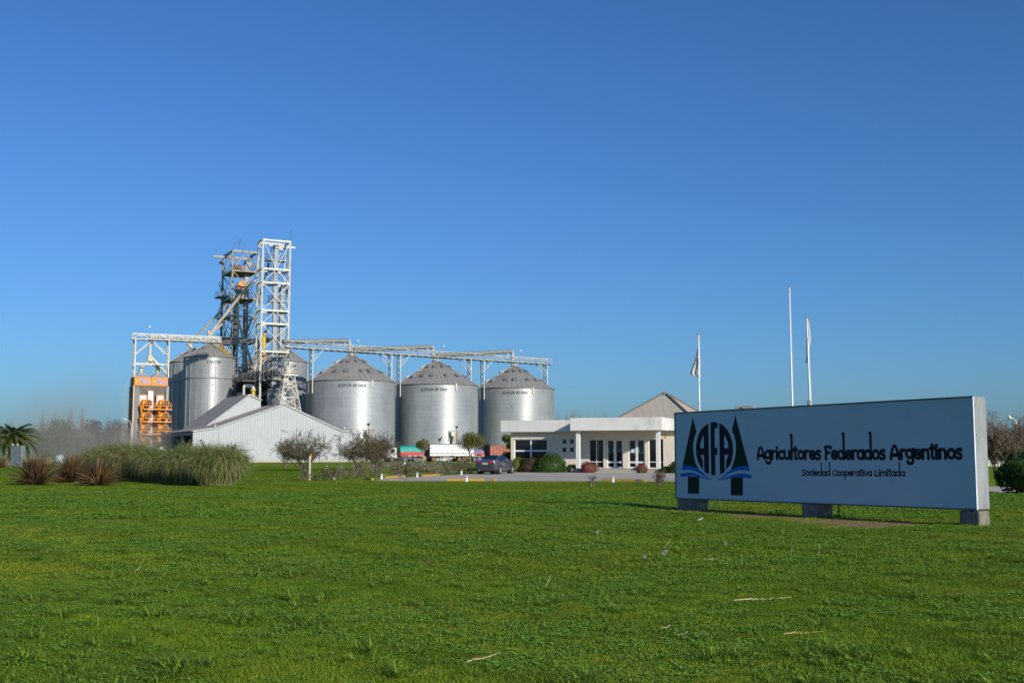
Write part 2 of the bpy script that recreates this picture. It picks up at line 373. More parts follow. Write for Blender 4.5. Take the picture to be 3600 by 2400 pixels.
for (u0, u1) in ((2381, 2457), (2817, 2891), (3375, 3437)):
    a = sign_pt(u0, 1760); b = sign_pt(u1, 1780); a.z = b.z = 0; c = (a + b) / 2 - SN * 0.2; L = (b - a).length
    mb = MB()
    if u0 > 3300: c = SIGN_R - SD * 0.22 - SN * 0.21; c.z = 0; L = 0.5
    mb.box((c.x, c.y, 0.14), (L, 0.40, 0.40), math.atan2(SD.y, SD.x))
    o = mb.build('concrete_block', M_conc, sg, True, bevel=0.035)
    m = o.modifiers.new('sub', 'SUBSURF'); m.subdivision_type = 'SIMPLE'; m.levels = m.render_levels = 4
    tx = bpy.data.textures.new('rough', 'CLOUDS'); tx.noise_scale = 0.12
    dm = o.modifiers.new('rough', 'DISPLACE'); dm.texture = tx; dm.strength = 0.03; dm.texture_coords = 'LOCAL'
# thin rod under the panel and lifting ring on top
mb = MB(); p = sign_pt(2948, 1780, -0.05); mb.bar((p.x, p.y, 0), (p.x, p.y, ZbR), 0.03); mb.build('stay_rod', M_dark, sg, True)
ring = sign_pt(2844, 1418, -0.15); zr = ZtL + (ZtR - ZtL) * ((ring - SIGN_L).dot(SD) / SLEN)
mb = MB(); mb.tube([(ring.x + SD.x * 0.05 * math.cos(a), ring.y + SD.y * 0.05 * math.cos(a), zr + 0.085 + 0.05 * math.sin(a)) for a in np.linspace(0, 2 * math.pi, 17)], 0.011, 6)
mb.tube([(ring.x, ring.y, zr - 0.02), (ring.x, ring.y, zr + 0.04)], 0.02, 6); mb.build('lifting_ring', M_bark, sg, True)
# emblem
def zp(x, y, off): return sign_pt(2350 + x / 3.618, 1370 + y / 3.618, off)
def emblem(name, polys, m, off):
    mb = MB()
    for pl in polys: mb.poly([zp(x, y, off) for x, y in pl])
    return mb.build(name, m, sg, True, fix=False)
M_eg = mat('emblem_green', (0.008, 0.028, 0.018), 0.6, spec=0.15, var=0.05); M_eb = mat('emblem_blue', (0.006, 0.16, 0.55), 0.6, spec=0.15, var=0.05); M_en = mat('emblem_navy', (0.011, 0.012, 0.026), 0.6, spec=0.15, var=0.05)
LT = [(310, 345), (356, 530), (330, 600), (314, 690), (312, 750), (322, 840), (345, 930), (378, 1003), (330, 980), (270, 963), (220, 958), (180, 962)]
RT = [(849, 322), (806, 520), (835, 580), (855, 660), (859, 750), (848, 850), (825, 930), (797, 1012), (850, 985), (910, 970), (970, 966), (1020, 970)]
emblem('emblem_tree', [LT, [(247, 1095), (390, 1103), (391, 1320), (247, 1316)]], M_eg, 0.003)
emblem('emblem_tree', [RT, [(792, 1108), (946, 1112), (947, 1342), (793, 1338)]], M_eg, 0.003)
emblem('emblem_wave', [[(180, 962), (220, 958), (270, 963), (330, 980), (378, 1003), (430, 1045), (490, 1100), (560, 1136), (540, 1134), (480, 1112), (420, 1072), (350, 1036), (280, 1018), (210, 1013), (165, 1020)],
    [(153, 1068), (230, 1049), (290, 1050), (350, 1062), (410, 1090), (460, 1118), (510, 1134), (560, 1138), (540, 1141), (490, 1139), (440, 1127), (390, 1105), (320, 1090), (270, 1088), (220, 1100), (147, 1101)]], M_eb, 0.005)
emblem('emblem_wave', [[(1020, 970), (970, 966), (910, 970), (850, 985), (797, 1012), (740, 1055), (680, 1108), (615, 1138), (640, 1136), (700, 1112), (760, 1068), (830, 1036), (900, 1020), (970, 1020), (1033, 1033)],
    [(1050, 1085), (1000, 1068), (930, 1060), (870, 1065), (810, 1080), (750, 1105), (690, 1130), (615, 1140), (650, 1144), (720, 1138), (770, 1122), (830, 1110), (900, 1106), (960, 1118), (1060, 1121)]], M_eb, 0.005)
emblem('emblem_letter', [[(508, 427), (460, 455), (410, 510), (372, 600), (352, 690), (350, 740), (400, 740), (404, 690), (420, 630), (449, 573), (450, 740), (512, 740)],
    [(350, 740), (512, 740), (514, 826), (354, 826)], [(354, 826), (408, 826), (438, 912), (439, 1012), (400, 960), (372, 900)], [(452, 826), (514, 826), (516, 1072), (456, 1038)]], M_en, 0.004)
emblem('emblem_letter', [[(534, 412), (575, 406), (624, 412), (624, 486), (586, 486), (588, 735), (621, 735), (622, 825), (592, 828), (598, 1085), (545, 1084), (540, 800)]], M_en, 0.004)
emblem('emblem_letter', [[(645, 420), (700, 450), (750, 510), (790, 590), (812, 670), (820, 740), (764, 740), (760, 690), (742, 630), (708, 570), (710, 740), (650, 740)],
    [(650, 740), (820, 740), (820, 800), (817, 826), (650, 826)], [(650, 826), (712, 826), (715, 1040), (657, 1076)], [(762, 826), (817, 826), (808, 880), (785, 950), (733, 1010), (731, 915)]], M_en, 0.004)
# lettering: a brush alphabet, x-height 1
def arc(cx, cy, rx, ry, a0, a1, n=12): return [(cx + rx * math.cos(R_(a0 + (a1 - a0) * i / n)), cy + ry * math.sin(R_(a0 + (a1 - a0) * i / n))) for i in range(n + 1)]
TALL = 2.85
GL = {
 'A': (1.15, [[(0.06, 0.0), (0.06, 0.25), (0.16, 0.75), (0.34, 1.25), (0.52, 1.42), (0.70, 1.25), (0.92, 0.6), (1.06, 0.0)], [(0.16, 0.42), (0.90, 0.42)]]),
 'g': (0.95, [arc(0.42, 0.55, 0.36, 0.42, 20, 380), [(0.82, 1.0), (0.82, 0.0), (0.76, -0.42), (0.48, -0.50), (0.22, -0.42), (0.2, -0.25)], [(0.78, 0.95), (0.98, 1.02)]]),
 'r': (0.70, [[(0.14, 0.0), (0.14, 0.98)], [(0.14, 0.6), (0.3, 0.92), (0.62, 0.95)]]),
 'i': (0.36, [[(0.16, 0.0), (0.16, 0.95)], [(0.16, 1.28), (0.18, 1.42)]]),
 'c': (0.78, [arc(0.46, 0.5, 0.38, 0.45, 50, 310)]),
 'u': (0.95, [[(0.12, 1.0), (0.12, 0.4), (0.25, 0.1), (0.5, 0.06), (0.74, 0.3), (0.78, 0.6)], [(0.80, 1.0), (0.80, 0.02)]]),
 'l': (0.40, [[(0.10, 2.80), (0.20, TALL), (0.20, 1.2), (0.16, 0.0)]]),
 't': (0.62, [[(0.30, 1.45), (0.28, 0.6), (0.30, 0.08), (0.50, 0.04)], [(0.02, 1.06), (0.56, 1.1)]]),
 'o': (0.92, [arc(0.46, 0.5, 0.36, 0.44, 90, 450)]),
 'e': (0.86, [arc(0.45, 0.5, 0.36, 0.44, 5, 320), [(0.12, 0.5), (0.78, 0.52)]]),
 's': (0.74, [[(0.62, 0.86), (0.42, 0.97), (0.18, 0.86), (0.2, 0.62), (0.48, 0.48), (0.62, 0.28), (0.5, 0.06), (0.26, 0.02), (0.08, 0.14)]]),
 'F': (0.88, [[(0.16, 0.0), (0.18, 0.7), (0.14, 1.4)], [(0.05, 1.40), (0.78, 1.42), (0.82, 1.25)], [(0.18, 0.75), (0.60, 0.78)]]),
 'd': (0.98, [arc(0.44, 0.5, 0.36, 0.44, 30, 390), [(0.74, TALL - 0.05), (0.84, TALL), (0.82, 1.2), (0.84, 0.0)]]),
 'a': (0.92, [arc(0.43, 0.5, 0.35, 0.44, 30, 390), [(0.80, 0.98), (0.80, 0.02)]]),
 'n': (0.95, [[(0.14, 0.0), (0.14, 1.0)], [(0.14, 0.6), (0.32, 0.92), (0.58, 0.94), (0.76, 0.72), (0.78, 0.0)]]),
 'S': (0.90, [[(0.78, 1.12), (0.5, 1.26), (0.2, 1.1), (0.22, 0.82), (0.55, 0.62), (0.76, 0.38), (0.62, 0.06), (0.32, 0.02), (0.08, 0.16)]]),
 'C': (0.98, [arc(0.54, 0.62, 0.46, 0.60, 45, 320)]),
 'p': (0.95, [[(0.14, 1.0), (0.16, 0.0), (0.12, -0.85)], arc(0.5, 0.52, 0.36, 0.43, -150, 150)]),
 'v': (0.90, [[(0.12, 1.0), (0.14, 0.4), (0.4, 0.03), (0.70, 0.4), (0.74, 1.0)]]),
 'L': (0.80, [[(0.16, 1.25), (0.14, 0.1), (0.3, 0.04), (0.72, 0.06)]]),
 'm': (1.40, [[(0.14, 0.0), (0.14, 1.0)], [(0.14, 0.6), (0.32, 0.92), (0.52, 0.92), (0.66, 0.72), (0.68, 0.0)], [(0.68, 0.6), (0.86, 0.92), (1.06, 0.92), (1.22, 0.72), (1.24, 0.0)]]),
}
def smooth_pl(p, n=4):
    if len(p) < 3: return p
    out = []
    for i in range(len(p) - 1):
        p0 = p[max(i - 1, 0)]; p1 = p[i]; p2 = p[i + 1]; p3 = p[min(i + 2, len(p) - 1)]
        for k in range(n):
            t = k / n
            out.append(tuple(0.5 * (2 * p1[j] + (p2[j] - p0[j]) * t + (2 * p0[j] - 5 * p1[j] + 4 * p2[j] - p3[j]) * t * t + (3 * p1[j] - p0[j] - 3 * p2[j] + p3[j]) * t ** 3) for j in (0, 1)))
    out.append(p[-1]); return out
def word(mb, text, u0, v0, u1, v1, xh, pen, flare=0.0):
    a = sign_pt(u0, v0); b = sign_pt(u1, v1); tot = sum(GL[c][0] for c in text); kx = (b - a).length / tot
    x = 0.0; lift = 0
    for ch in text:
        adv, strokes = GL[ch]
        for st in strokes:
            pts = smooth_pl(st); lift += 1; off = 0.004 + 0.0002 * (lift % 7)
            Q = [Vector((x + px) * kx for px in (0,)) if False else ((x + px) * kx, py * xh) for px, py in pts]
            L = []; Rr = []
            n = len(Q)
            for i in range(n):
                d = (Q[min(i + 1, n - 1)][0] - Q[max(i - 1, 0)][0], Q[min(i + 1, n - 1)][1] - Q[max(i - 1, 0)][1]); l = math.hypot(*d) or 1
                nxp = (-d[1] / l, d[0] / l); e = abs(2 * i / max(1, n - 1) - 1); wd = pen / 2 * (1 + flare * e ** 4)
                L.append((Q[i][0] + nxp[0] * wd, Q[i][1] + nxp[1] * wd)); Rr.append((Q[i][0] - nxp[0] * wd, Q[i][1] - nxp[1] * wd))
            def W(p): 
                f = p[0] / (b - a).length; q = a.lerp(b, f); return (q.x + SN.x * off, q.y + SN.y * off, q.z + p[1])
            P = [W(p) for p in L] + [W(p) for p in Rr]
            mb.add(P, [(i, i + 1, n + i + 1, n + i) for i in range(n - 1)])
            for q in (Q[0], Q[-1]):
                off += 0.00004
                mb.poly([W((q[0] + pen * 0.5 * math.cos(t), q[1] + pen * 0.5 * math.sin(t))) for t in np.linspace(0, 2 * math.pi, 11)[:-1]])
        x += adv
def put(*a):
    mb = MB(); word(mb, *a); mb.build('lettering', M_letter, sg, True, fix=False)
put('Agricultores', 2663, 1612.5, 2887, 1613.5, 0.215, 0.070, 0.25)
put('Federados', 2900, 1613.5, 3114, 1613, 0.215, 0.070, 0.25)
put('Argentinos', 3131, 1612.5, 3384, 1611, 0.215, 0.070, 0.25)
put('Sociedad', 2820, 1670, 2920, 1671, 0.108, 0.029, 0.2)
put('Cooperativa', 2927, 1671, 3066, 1672, 0.108, 0.029, 0.2)
put('Limitada', 3075, 1672, 3182, 1672.5, 0.108, 0.029, 0.2)
# ================================================================ silos
def silo_mat(name, R, tall):
    m = mat(name, (0.36, 0.375, 0.38), 0.43, metal=0.35, var=0.10, vscale=0.25, stretch=(1, 1, 0.5))
    nt = m.node_tree; b = nt.nodes['Principled BSDF']
    tc = nt.nodes.new('ShaderNodeTexCoord'); sx = nt.nodes.new('ShaderNodeSeparateXYZ'); nt.links.new(tc.outputs['Object'], sx.inputs[0])
    ang = _math(nt, 'MULTIPLY', _math(nt, 'ARCTAN2', sx.outputs[1], sx.outputs[0]), R)
    cx = nt.nodes.new('ShaderNodeCombineXYZ'); nt.links.new(ang, cx.inputs[0]); nt.links.new(sx.outputs[2], cx.inputs[1])
    br = nt.nodes.new('ShaderNodeTexBrick'); nt.links.new(cx.outputs[0], br.inputs['Vector'])
    br.inputs['Scale'].default_value = 1.0; br.inputs['Brick Width'].default_value = 2.7; br.inputs['Row Height'].default_value = 0.9
    br.inputs['Mortar Size'].default_value = 0.025; br.inputs['Mortar Smooth'].default_value = 0.3; br.offset = 0.5
    br.inputs['Color1'].default_value = (0.96, 0.96, 0.96, 1); br.inputs['Color2'].default_value = (1.03, 1.03, 1.03, 1); br.inputs['Mortar'].default_value = (0.80, 0.79, 0.76, 1)
    src = b.inputs['Base Color'].links[0].from_socket
    c = _mix(nt, src, br.outputs['Color'], 1.0, 'MULTIPLY')
    # rain streaks and horizontal soiling
    st = _noise(nt, 1.0, 5, 0.7, vec=cx.outputs[0], stretch=(1.6, 0.03, 1)); c = _mix(nt, c, (0.20, 0.19, 0.17), _ramp(nt, st, 0.5, 0.75, 0, 0.45))
    hb = _noise(nt, 1.0, 4, 0.7, vec=cx.outputs[0], stretch=(0.05, 2.2, 1)); c = _mix(nt, c, (0.50, 0.51, 0.52), _ramp(nt, hb, 0.5, 0.75, 0, 0.14))
    nt.links.new(c, b.inputs['Base Color'])
    nt.links.new(_ramp(nt, hb, 0.3, 0.7, 0.38, 0.46), b.inputs['Roughness'])
    corrugate(m, (0, 0, 1), 0.104, 0.26)
    return m
M_silo = silo_mat('corrugated_silo_wall', 9.2, False); M_silot = silo_mat('corrugated_tall_silo_wall', 5.1, True)
M_sroof = mat('silo_roof_sheet', (0.29, 0.28, 0.26), 0.55, metal=0.15, var=0.08, vscale=0.5, dirt=(0.30, 0.25, 0.18), dirt_amt=0.35, dscale=0.5)
M_hatch = mat('roof_vent_steel', (0.27, 0.275, 0.27), 0.5, metal=0.4, var=0.1)
def text_mesh(s, size, shear=0.0, offset=0.0, spacing=1.0):
    c = bpy.data.curves.new('t', 'FONT'); c.body = s; c.size = size; c.shear = shear; c.offset = offset; c.space_character = spacing; c.resolution_u = 3
    o = bpy.data.objects.new('t', c); COL.objects.link(o); dg = bpy.context.evaluated_depsgraph_get()
    me = o.evaluated_get(dg).to_mesh(); V = [tuple(v.co) for v in me.vertices]; Fc = [tuple(p.vertices) for p in me.polygons]
    o.evaluated_get(dg).to_mesh_clear(); bpy.data.objects.remove(o); bpy.data.curves.remove(c)
    return V, Fc
def kw_text(h):
    "lettering in a plane, baseline 0, centred on x"
    x = 0; V = []; Fc = []
    for s, k in (('K', 1.32), ('EPLER', 1.0), (' ', 0.5), ('W', 1.32), ('EBER', 1.0)):
        if s == ' ': x += 0.35 * h; continue
        v, f = text_mesh(s, h * k, 0.25, 0.015 * h, 1.08); b = len(V); x0 = min(p[0] for p in v)
        dy = -0.14 * h if k > 1 else 0
        V += [(p[0] - x0 + x, p[1] + dy) for p in v]; Fc += [tuple(b + i for i in q) for q in f]; x = max(p[0] for p in V) + 0.06 * h
    xm = max(p[0] for p in V) / 2
    return [(p[0] - xm, p[1]) for p in V], Fc, xm
def silo(label, c, R, ze, za, big, text_u=None, text_v=None, text_w=None, group=None, nribs=0, mats=None, seed=0, name='grain_silo', ladder=None):
    r = random.Random(seed); t = T(name, label, 'silo', (c.x, c.y, 0), 0, group); NS = 96
    mb = MB(); mb.lathe([(R, 0), (R, ze)], n=NS); mb.build('wall', M_silo if big else M_silot, t)
    # roof: sheets with standing ribs, stepped ring half way
    mb = MB(); rc = 0.85 if big else 0.5; k = 0.53; zm = ze + (za - ze) * k; rm = R * (1 - k) + rc * k; ov = 0.12
    mb.lathe([(R + ov, ze - 0.06), (rm, zm)], n=NS, smooth=False)
    mb.lathe([(rm, zm), (rm + 0.05, zm + 0.03), (rm, zm + 0.10), (rc, za), (rc, za + 0.35), (0.05, za + 0.45)], n=NS, smooth=False)
    mb.build('roof', M_sroof, t)
    mb = MB(); n1 = 44 if big else 26
    for i in range(n1):
        a = 2 * math.pi * (i + 0.5) / n1; ca, sa = math.cos(a), math.sin(a)
        mb.bar((ca * (R + ov), sa * (R + ov), ze - 0.03), (ca * rm, sa * rm, zm + 0.03), 0.07, 0.09)
        mb.bar((ca * rm, sa * rm, zm + 0.12), (ca * rc, sa * rc, za + 0.03), 0.07, 0.10)
    mb.build('roof_ribs', M_sroof, t)
    mb = MB(); mb.lathe([(R + 0.01, ze - 0.28), (R + 0.07, ze - 0.26), (R + 0.07, ze - 0.1), (R + 0.14, ze - 0.08), (R + 0.14, ze - 0.02)], n=NS); mb.build('eave_ring', M_galvd, t)
    if big:
        for ring, (kk, n) in enumerate(((0.33, 15), (0.74, 11))):
            for i in range(n):
                a = 2 * math.pi * (i + r.random() * 0.5) / n
                ca, sa = math.cos(a), math.sin(a); rr = R * (1 - kk) + rc * kk; zz = ze + (za - ze) * kk
                sl = Vector((-ca * (R - rc), -sa * (R - rc), za - ze)).normalized(); tg = Vector((-sa, ca, 0)); nn = tg.cross(sl)
                if nn.z < 0: nn = -nn
                M = Matrix((tg, sl, nn)).transposed().to_4x4(); M.translation = Vector((ca * rr, sa * rr, zz)) + nn * 0.2
                mb = MB(M); mb.box((0, 0.1, 0), (0.62, 0.85, 0.32)); mb.box((0, -0.37, 0.05), (0.72, 0.18, 0.38)); mb.box((0, 0.16, 0.165), (0.70, 0.95, 0.04))
                mb.build('roof_vent', M_hatch, t)
    else:
        for i in range(6):
            a = 2 * math.pi * (i + 0.3) / 6; kk = 0.62; ca, sa = math.cos(a), math.sin(a); rr = R * (1 - kk) + rc * kk; zz = ze + (za - ze) * kk
            sl = Vector((-ca * (R - rc), -sa * (R - rc), za - ze)).normalized(); tg = Vector((-sa, ca, 0)); nn = tg.cross(sl)
            if nn.z < 0: nn = -nn
            M = Matrix((tg, sl, nn)).transposed().to_4x4(); M.translation = Vector((ca * rr, sa * rr, zz)) + nn * 0.15
            mb = MB(M); mb.box((0, 0, 0), (0.6, 0.6, 0.3)); mb.box((0, 0, 0.16), (0.7, 0.7, 0.04)); mb.build('roof_vent', M_hatch, t)
    if nribs:
        mb = MB()
        for i in range(nribs):
            a = 2 * math.pi * i / nribs; ca, sa = math.cos(a), math.sin(a)
            mb.box((ca * (R + 0.05), sa * (R + 0.05), ze * 0.5 - 0.15), (0.10, 0.12, ze - 0.5), a)
        mb.build('stiffeners', M_galv, t)
        mb = MB(); zr = ze - 4.6 * ze / 22; mb.lathe([(R + 0.02, zr - 0.15), (R + 0.14, zr - 0.12), (R + 0.14, zr + 0.12), (R + 0.02, zr + 0.15)], n=NS); mb.build('wind_ring', M_galvd, t)
    if text_u:
        V, Fc, hw = kw_text(0.6); s = text_w / (2 * hw); zt = at(text_u, text_v, (c.y - R)).z
        du = (text_u - 1800) / F_ * (c.y - R); base = math.atan2(-(c.y), -c.x)  # towards the camera
        off = (text_u - (1800 + F_ * c.x / c.y / FW.y)) * c.y / F_
        a0 = base + math.asin(max(-0.9, min(0.9, off / R)))
        def P(p, d=0.025): a = a0 + p[0] * s / R; return ((R + d) * math.cos(a), (R + d) * math.sin(a), zt + p[1] * (0.74 / 0.56))
        mb = MB(); mb.add([P(p) for p in V], Fc); mb.build('lettering', M_letter, t, fix=False)
        if seed == 3:
            mb = MB(); h = 0.6; x0 = -hw - 0.02; mb.poly([P(q, 0.035) for q in ((x0 + 0.02, 0.62), (x0 + 0.62, 0.62), (x0 + 0.10, 0.16))])
            mb.build('red_flash', mat('red_flash_paint', (0.55, 0.12, 0.07), 0.5), t, fix=False)
    if big:   # short bracket hanging from the eave and base plates
        a = math.atan2(-c.y, -c.x) + 0.47; mb = MB(); mb.box(((R + 0.12) * math.cos(a), (R + 0.12) * math.sin(a), ze - 0.7), (0.18, 0.30, 1.5), a); mb.build('eave_bracket', M_white, t)
        a = math.atan2(-c.y, -c.x) + 0.37; P2 = lambda r_, z: ((R + r_) * math.cos(a), (R + r_) * math.sin(a), z)
        mb = MB(); mb.tube([P2(0.5, 0.0), P2(0.5, 5.4)], 0.22, 8); mb.box(P2(0.35, 5.6), (1.0, 0.9, 0.9), a); mb.tube([P2(0.9, 5.3), (P2(2.2, 3.6))], 0.14, 8); mb.build('discharge_spout', M_cream, t)
        a += 0.02; mb = MB()
        for k in range(13):
            aa = a - 0.10 + 0.03 * k * 0.75; mb.box(((R + 0.03) * math.cos(aa), (R + 0.03) * math.sin(aa), 5.2), (0.05, 0.24, 2.2), aa)
        mb.build('patch_panel', M_galvd, t)
    if ladder is not None:
        a = ladder; mb = MB(); ca, sa = math.cos(a), math.sin(a); tx, ty = -sa, ca
        for sd in (-0.3, 0.3): mb.bar(((R + 0.3) * ca + tx * sd, (R + 0.3) * sa + ty * sd, 0.5), ((R + 0.3) * ca + tx * sd, (R + 0.3) * sa + ty * sd, ze - 0.5), 0.08)
        for z in np.arange(1, ze - 0.5, 0.6): mb.bar(((R + 0.3) * ca - tx * 0.3, (R + 0.3) * sa - ty * 0.3, z), ((R + 0.3) * ca + tx * 0.3, (R + 0.3) * sa + ty * 0.3, z), 0.05)
        for k in range(5):
            ph = -1.4 + 0.7 * k; x = (R + 0.35 + 0.75 * math.cos(ph)); y = 0.6 * math.sin(ph)
            mb.bar((x * ca + tx * y, x * sa + ty * y, 2.5), (x * ca + tx * y, x * sa + ty * y, ze + 0.4), 0.05)
        for z in np.arange(2.5, ze + 0.5, 1.2):
            pts = [((R + 0.35 + 0.75 * math.cos(ph)) * ca + tx * 0.6 * math.sin(ph), (R + 0.35 + 0.75 * math.cos(ph)) * sa + ty * 0.6 * math.sin(ph), z) for ph in np.linspace(-1.5, 1.5, 6)]
            for p, q in zip(pts[:-1], pts[1:]): mb.bar(p, q, 0.05)
        mb.build('caged_ladder', M_galv, t)
    return t
RB = 9.2
S1 = gu(1231, 237); S2 = gu(1532.5, 250); S3 = gu(1809, 265)
GB = 'row of three big corrugated silos'; GT = 'tall ribbed silos round the towers'
def ze_of(v, Yc, R): return at(1800, v, Yc - R).z
silo('nearest and largest squat silo, right behind the white shed, grey lettering under its roof', S1, RB, ze_of(1333, 237, RB), zv(1252, 237), True, 1234.5, 1359, 5.6, GB, seed=1)
silo('middle one of the three squat silos, behind the red truck with green tarpaulin', S2, RB, ze_of(1347, 250, RB), zv(1272, 250), True, 1525, 1373, 5.6, GB, seed=2)
silo('farthest squat silo, behind the left end of the office, red flash on its lettering', S3, RB, ze_of(1360, 265, RB), zv(1289, 265), True, 1811, 1384, 5.7, GB, seed=3)
mb = MB()
SA = gu(727, 240); SB = gu(668, 254); SCc = gu(992, 251.7); SDd = gu(922, 265.7); RT_ = 5.16
ta = math.atan2(-SA.y, -SA.x)
silo('tall slim silo in front, above the long roof of the shed, with yellow roof stairs', SA, RT_, ze_of(1250, 240, RT_), zv(1208, 240), False, 743, 1276, 2.9, GT, 24, seed=4, ladder=ta + 1.35)
silo('tall silo half hidden behind the front tall silo, next to the orange dryer', SB, RT_, ze_of(1269, 254, RT_), zv(1226, 254), False, None, None, None, GT, 24, seed=5)
silo('tall silo behind the white right-hand tower, next to the big silos', SCc, RT_, ze_of(1266, 251.7, RT_), zv(1222, 251.7), False, 1012, 1289, 2.9, GT, 24, seed=6)
silo('tall silo mostly hidden behind the pipes between both lattice towers', SDd, RT_, ze_of(1278, 265.7, RT_), zv(1236, 265.7), False, None, None, None, GT, 24, seed=7)
SE = gu(985, 231); RE = 2.7
silo('small silo behind the shed peak, seen through the splayed white steel trestle', SE, RE, ze_of(1369, 231, RE), zv(1345, 231), False, 950, 1398, 2.2, None, 12, seed=8)
# yellow stairs on the front tall silo
st = T('roof_stairs', 'yellow stair rails climbing the roof of the front tall silo', 'stairs', (SA.x, SA.y, 0))
mb = MB(); a = ta + 0.95; zeA = ze_of(1250, 240, RT_); zaA = zv(1208, 240)
for sd in (-0.45, 0.45):
    o = Vector((-math.sin(a), math.cos(a), 0)) * sd; p = Vector((math.cos(a) * 5.0, math.sin(a) * 5.0, zeA + 0.2)) + o; q = Vector((math.cos(a) * 0.5, math.sin(a) * 0.5, zaA + 0.3)) + o
    mb.bar(p + EZ * 1.0, q + EZ * 1.0, 0.07); mb.bar(p + EZ * 0.5, q + EZ * 0.5, 0.05); mb.bar(p + EZ * 0.05, q + EZ * 0.05, 0.12)
    for k in range(7): b = p.lerp(q, k / 6); mb.bar(b, b + EZ * 1.0, 0.06)
mb.build('railing', M_yellow, st)
# ================================================================ lattice helpers
def tower_corners(P, wd, dp): return [P, P + E1 * wd, P + E1 * wd + E2 * dp, P + E2 * dp]
def lattice(mb, C, z0, z1, levels, leg, br, faces=(0, 1, 2, 3), xb=True, horiz=None, seed=0):
    for c in C: mb.bar((c.x, c.y, z0), (c.x, c.y, z1), leg)
    zs = levels
    for i, z in enumerate(zs):
        for f in faces:
            a, b = C[f], C[(f + 1) % 4]
            mb.bar((a.x, a.y, z), (b.x, b.y, z), horiz or br, (horiz or br) * 1.3)
        if i + 1 < len(zs):
            z2 = zs[i + 1]
            for f in faces:
                a, b = C[f], C[(f + 1) % 4]; d = (b - a).normalized().cross(EZ) * br * 0.6
                if xb:
                    mb.bar((a.x + d.x, a.y + d.y, z), (b.x + d.x, b.y + d.y, z2), br); mb.bar((b.x - d.x, b.y - d.y, z), (a.x - d.x, a.y - d.y, z2), br)
                else:
                    m = (a + b) / 2
                    if i % 2: mb.bar((a.x, a.y, z), (m.x, m.y, z2), br); mb.bar((b.x, b.y, z), (m.x, m.y, z2), br)
                    else: mb.bar((m.x, m.y, z), (a.x, a.y, z2), br); mb.bar((m.x, m.y, z), (b.x, b.y, z2), br)
def railing(mb, pts, z, h=1.1, n=1.2, t=0.05):
    for a, b in zip(pts[:-1], pts[1:]):
        L = (b - a).length; k = max(1, int(L / n))
        for i in range(k + 1): p = a.lerp(b, i / k); mb.bar((p.x, p.y, z), (p.x, p.y, z + h), t)
        for hh in (h * 0.5, h): mb.bar((a.x, a.y, z + hh), (b.x, b.y, z + hh), t)
def loc(P, s, t): return P + E1 * s + E2 * t
def rect_pts(P, s0, s1, t0, t1): return [loc(P, s0, t0), loc(P, s1, t0), loc(P, s1, t1), loc(P, s0, t1), loc(P, s0, t0)]
def plat(parent, P, s0, s1, t0, t1, z, m, rails=True, mr=None):
    mb = MB(); a = [loc(P, s0, t0), loc(P, s1, t0), loc(P, s1, t1), loc(P, s0, t1)]
    mb.prism([(p.x, p.y, z - 0.25) for p in a], (0, 0, 0.25))
    if rails: railing(mb, [Vector((p.x, p.y, 0)) for p in rect_pts(P, s0 + 0.05, s1 - 0.05, t0 + 0.05, t1 - 0.05)], z)
    return mb.build('platform', m, parent, True)
# ---------------------------------------------------------------- right tower
TR = gu(910, 232.0); TRz = zv(838, 232)
tr = T('lattice_tower', 'tall open white steel tower on the right with cross braces and a flat top frame', 'tower', TR)
CR = tower_corners(TR, 5.75, 3.7)
mb = MB(); lv = [zv(v, 232) for v in (1400, 1282, 1182, 1134, 1085, 987, 938, 842)]
lz = [zv(v, 232) for v in (1395, 1330, 1282, 1234, 1136, 1089, 991, 943, 842)]
for c in CR: mb.bar((c.x, c.y, 0), (c.x, c.y, TRz), 0.34)
for i, kind in enumerate('XAAXAXAV'):
    z0_, z1_ = lz[i], lz[i + 1]
    for f in range(4):
        a, b = CR[f], CR[(f + 1) % 4]; m = (a + b) / 2; d = (b - a).normalized().cross(EZ) * 0.07
        if i != 1: mb.bar((a.x, a.y, z1_), (b.x, b.y, z1_), 0.26, 0.36)
        for s_, (p, q) in ((1, {'X': (a, b), 'A': (a, m), 'V': (m, a)}[kind]), (-1, {'X': (b, a), 'A': (b, m), 'V': (m, b)}[kind])): mb.bar((p.x + d.x * s_, p.y + d.y * s_, z0_), (q.x + d.x * s_, q.y + d.y * s_, z1_), 0.105)
a = loc(TR, 2.0, 2.6); b = loc(TR, 7.6, 2.6); mb.bar((a.x, a.y, TRz - 0.9), (b.x, b.y, TRz - 0.9), 0.26, 0.36)
mb.build('frame', M_white, tr, True)
plat(tr, TR, 1.3, 5.3, 0.6, 3.0, zv(909, 233), M_elev); plat(tr, TR, 1.9, 3.6, 0.5, 2.2, zv(982, 233), M_elev); plat(tr, TR, 2.2, 5.3, 0.6, 3.2, zv(1054, 233), M_elev)
mb = MB(); a = loc(TR, 5.75, 0); mb.bar((a.x, a.y, TRz), (a.x, a.y, TRz + 2.2), 0.06); mb.build('lightning_rod', M_dark, tr, True)
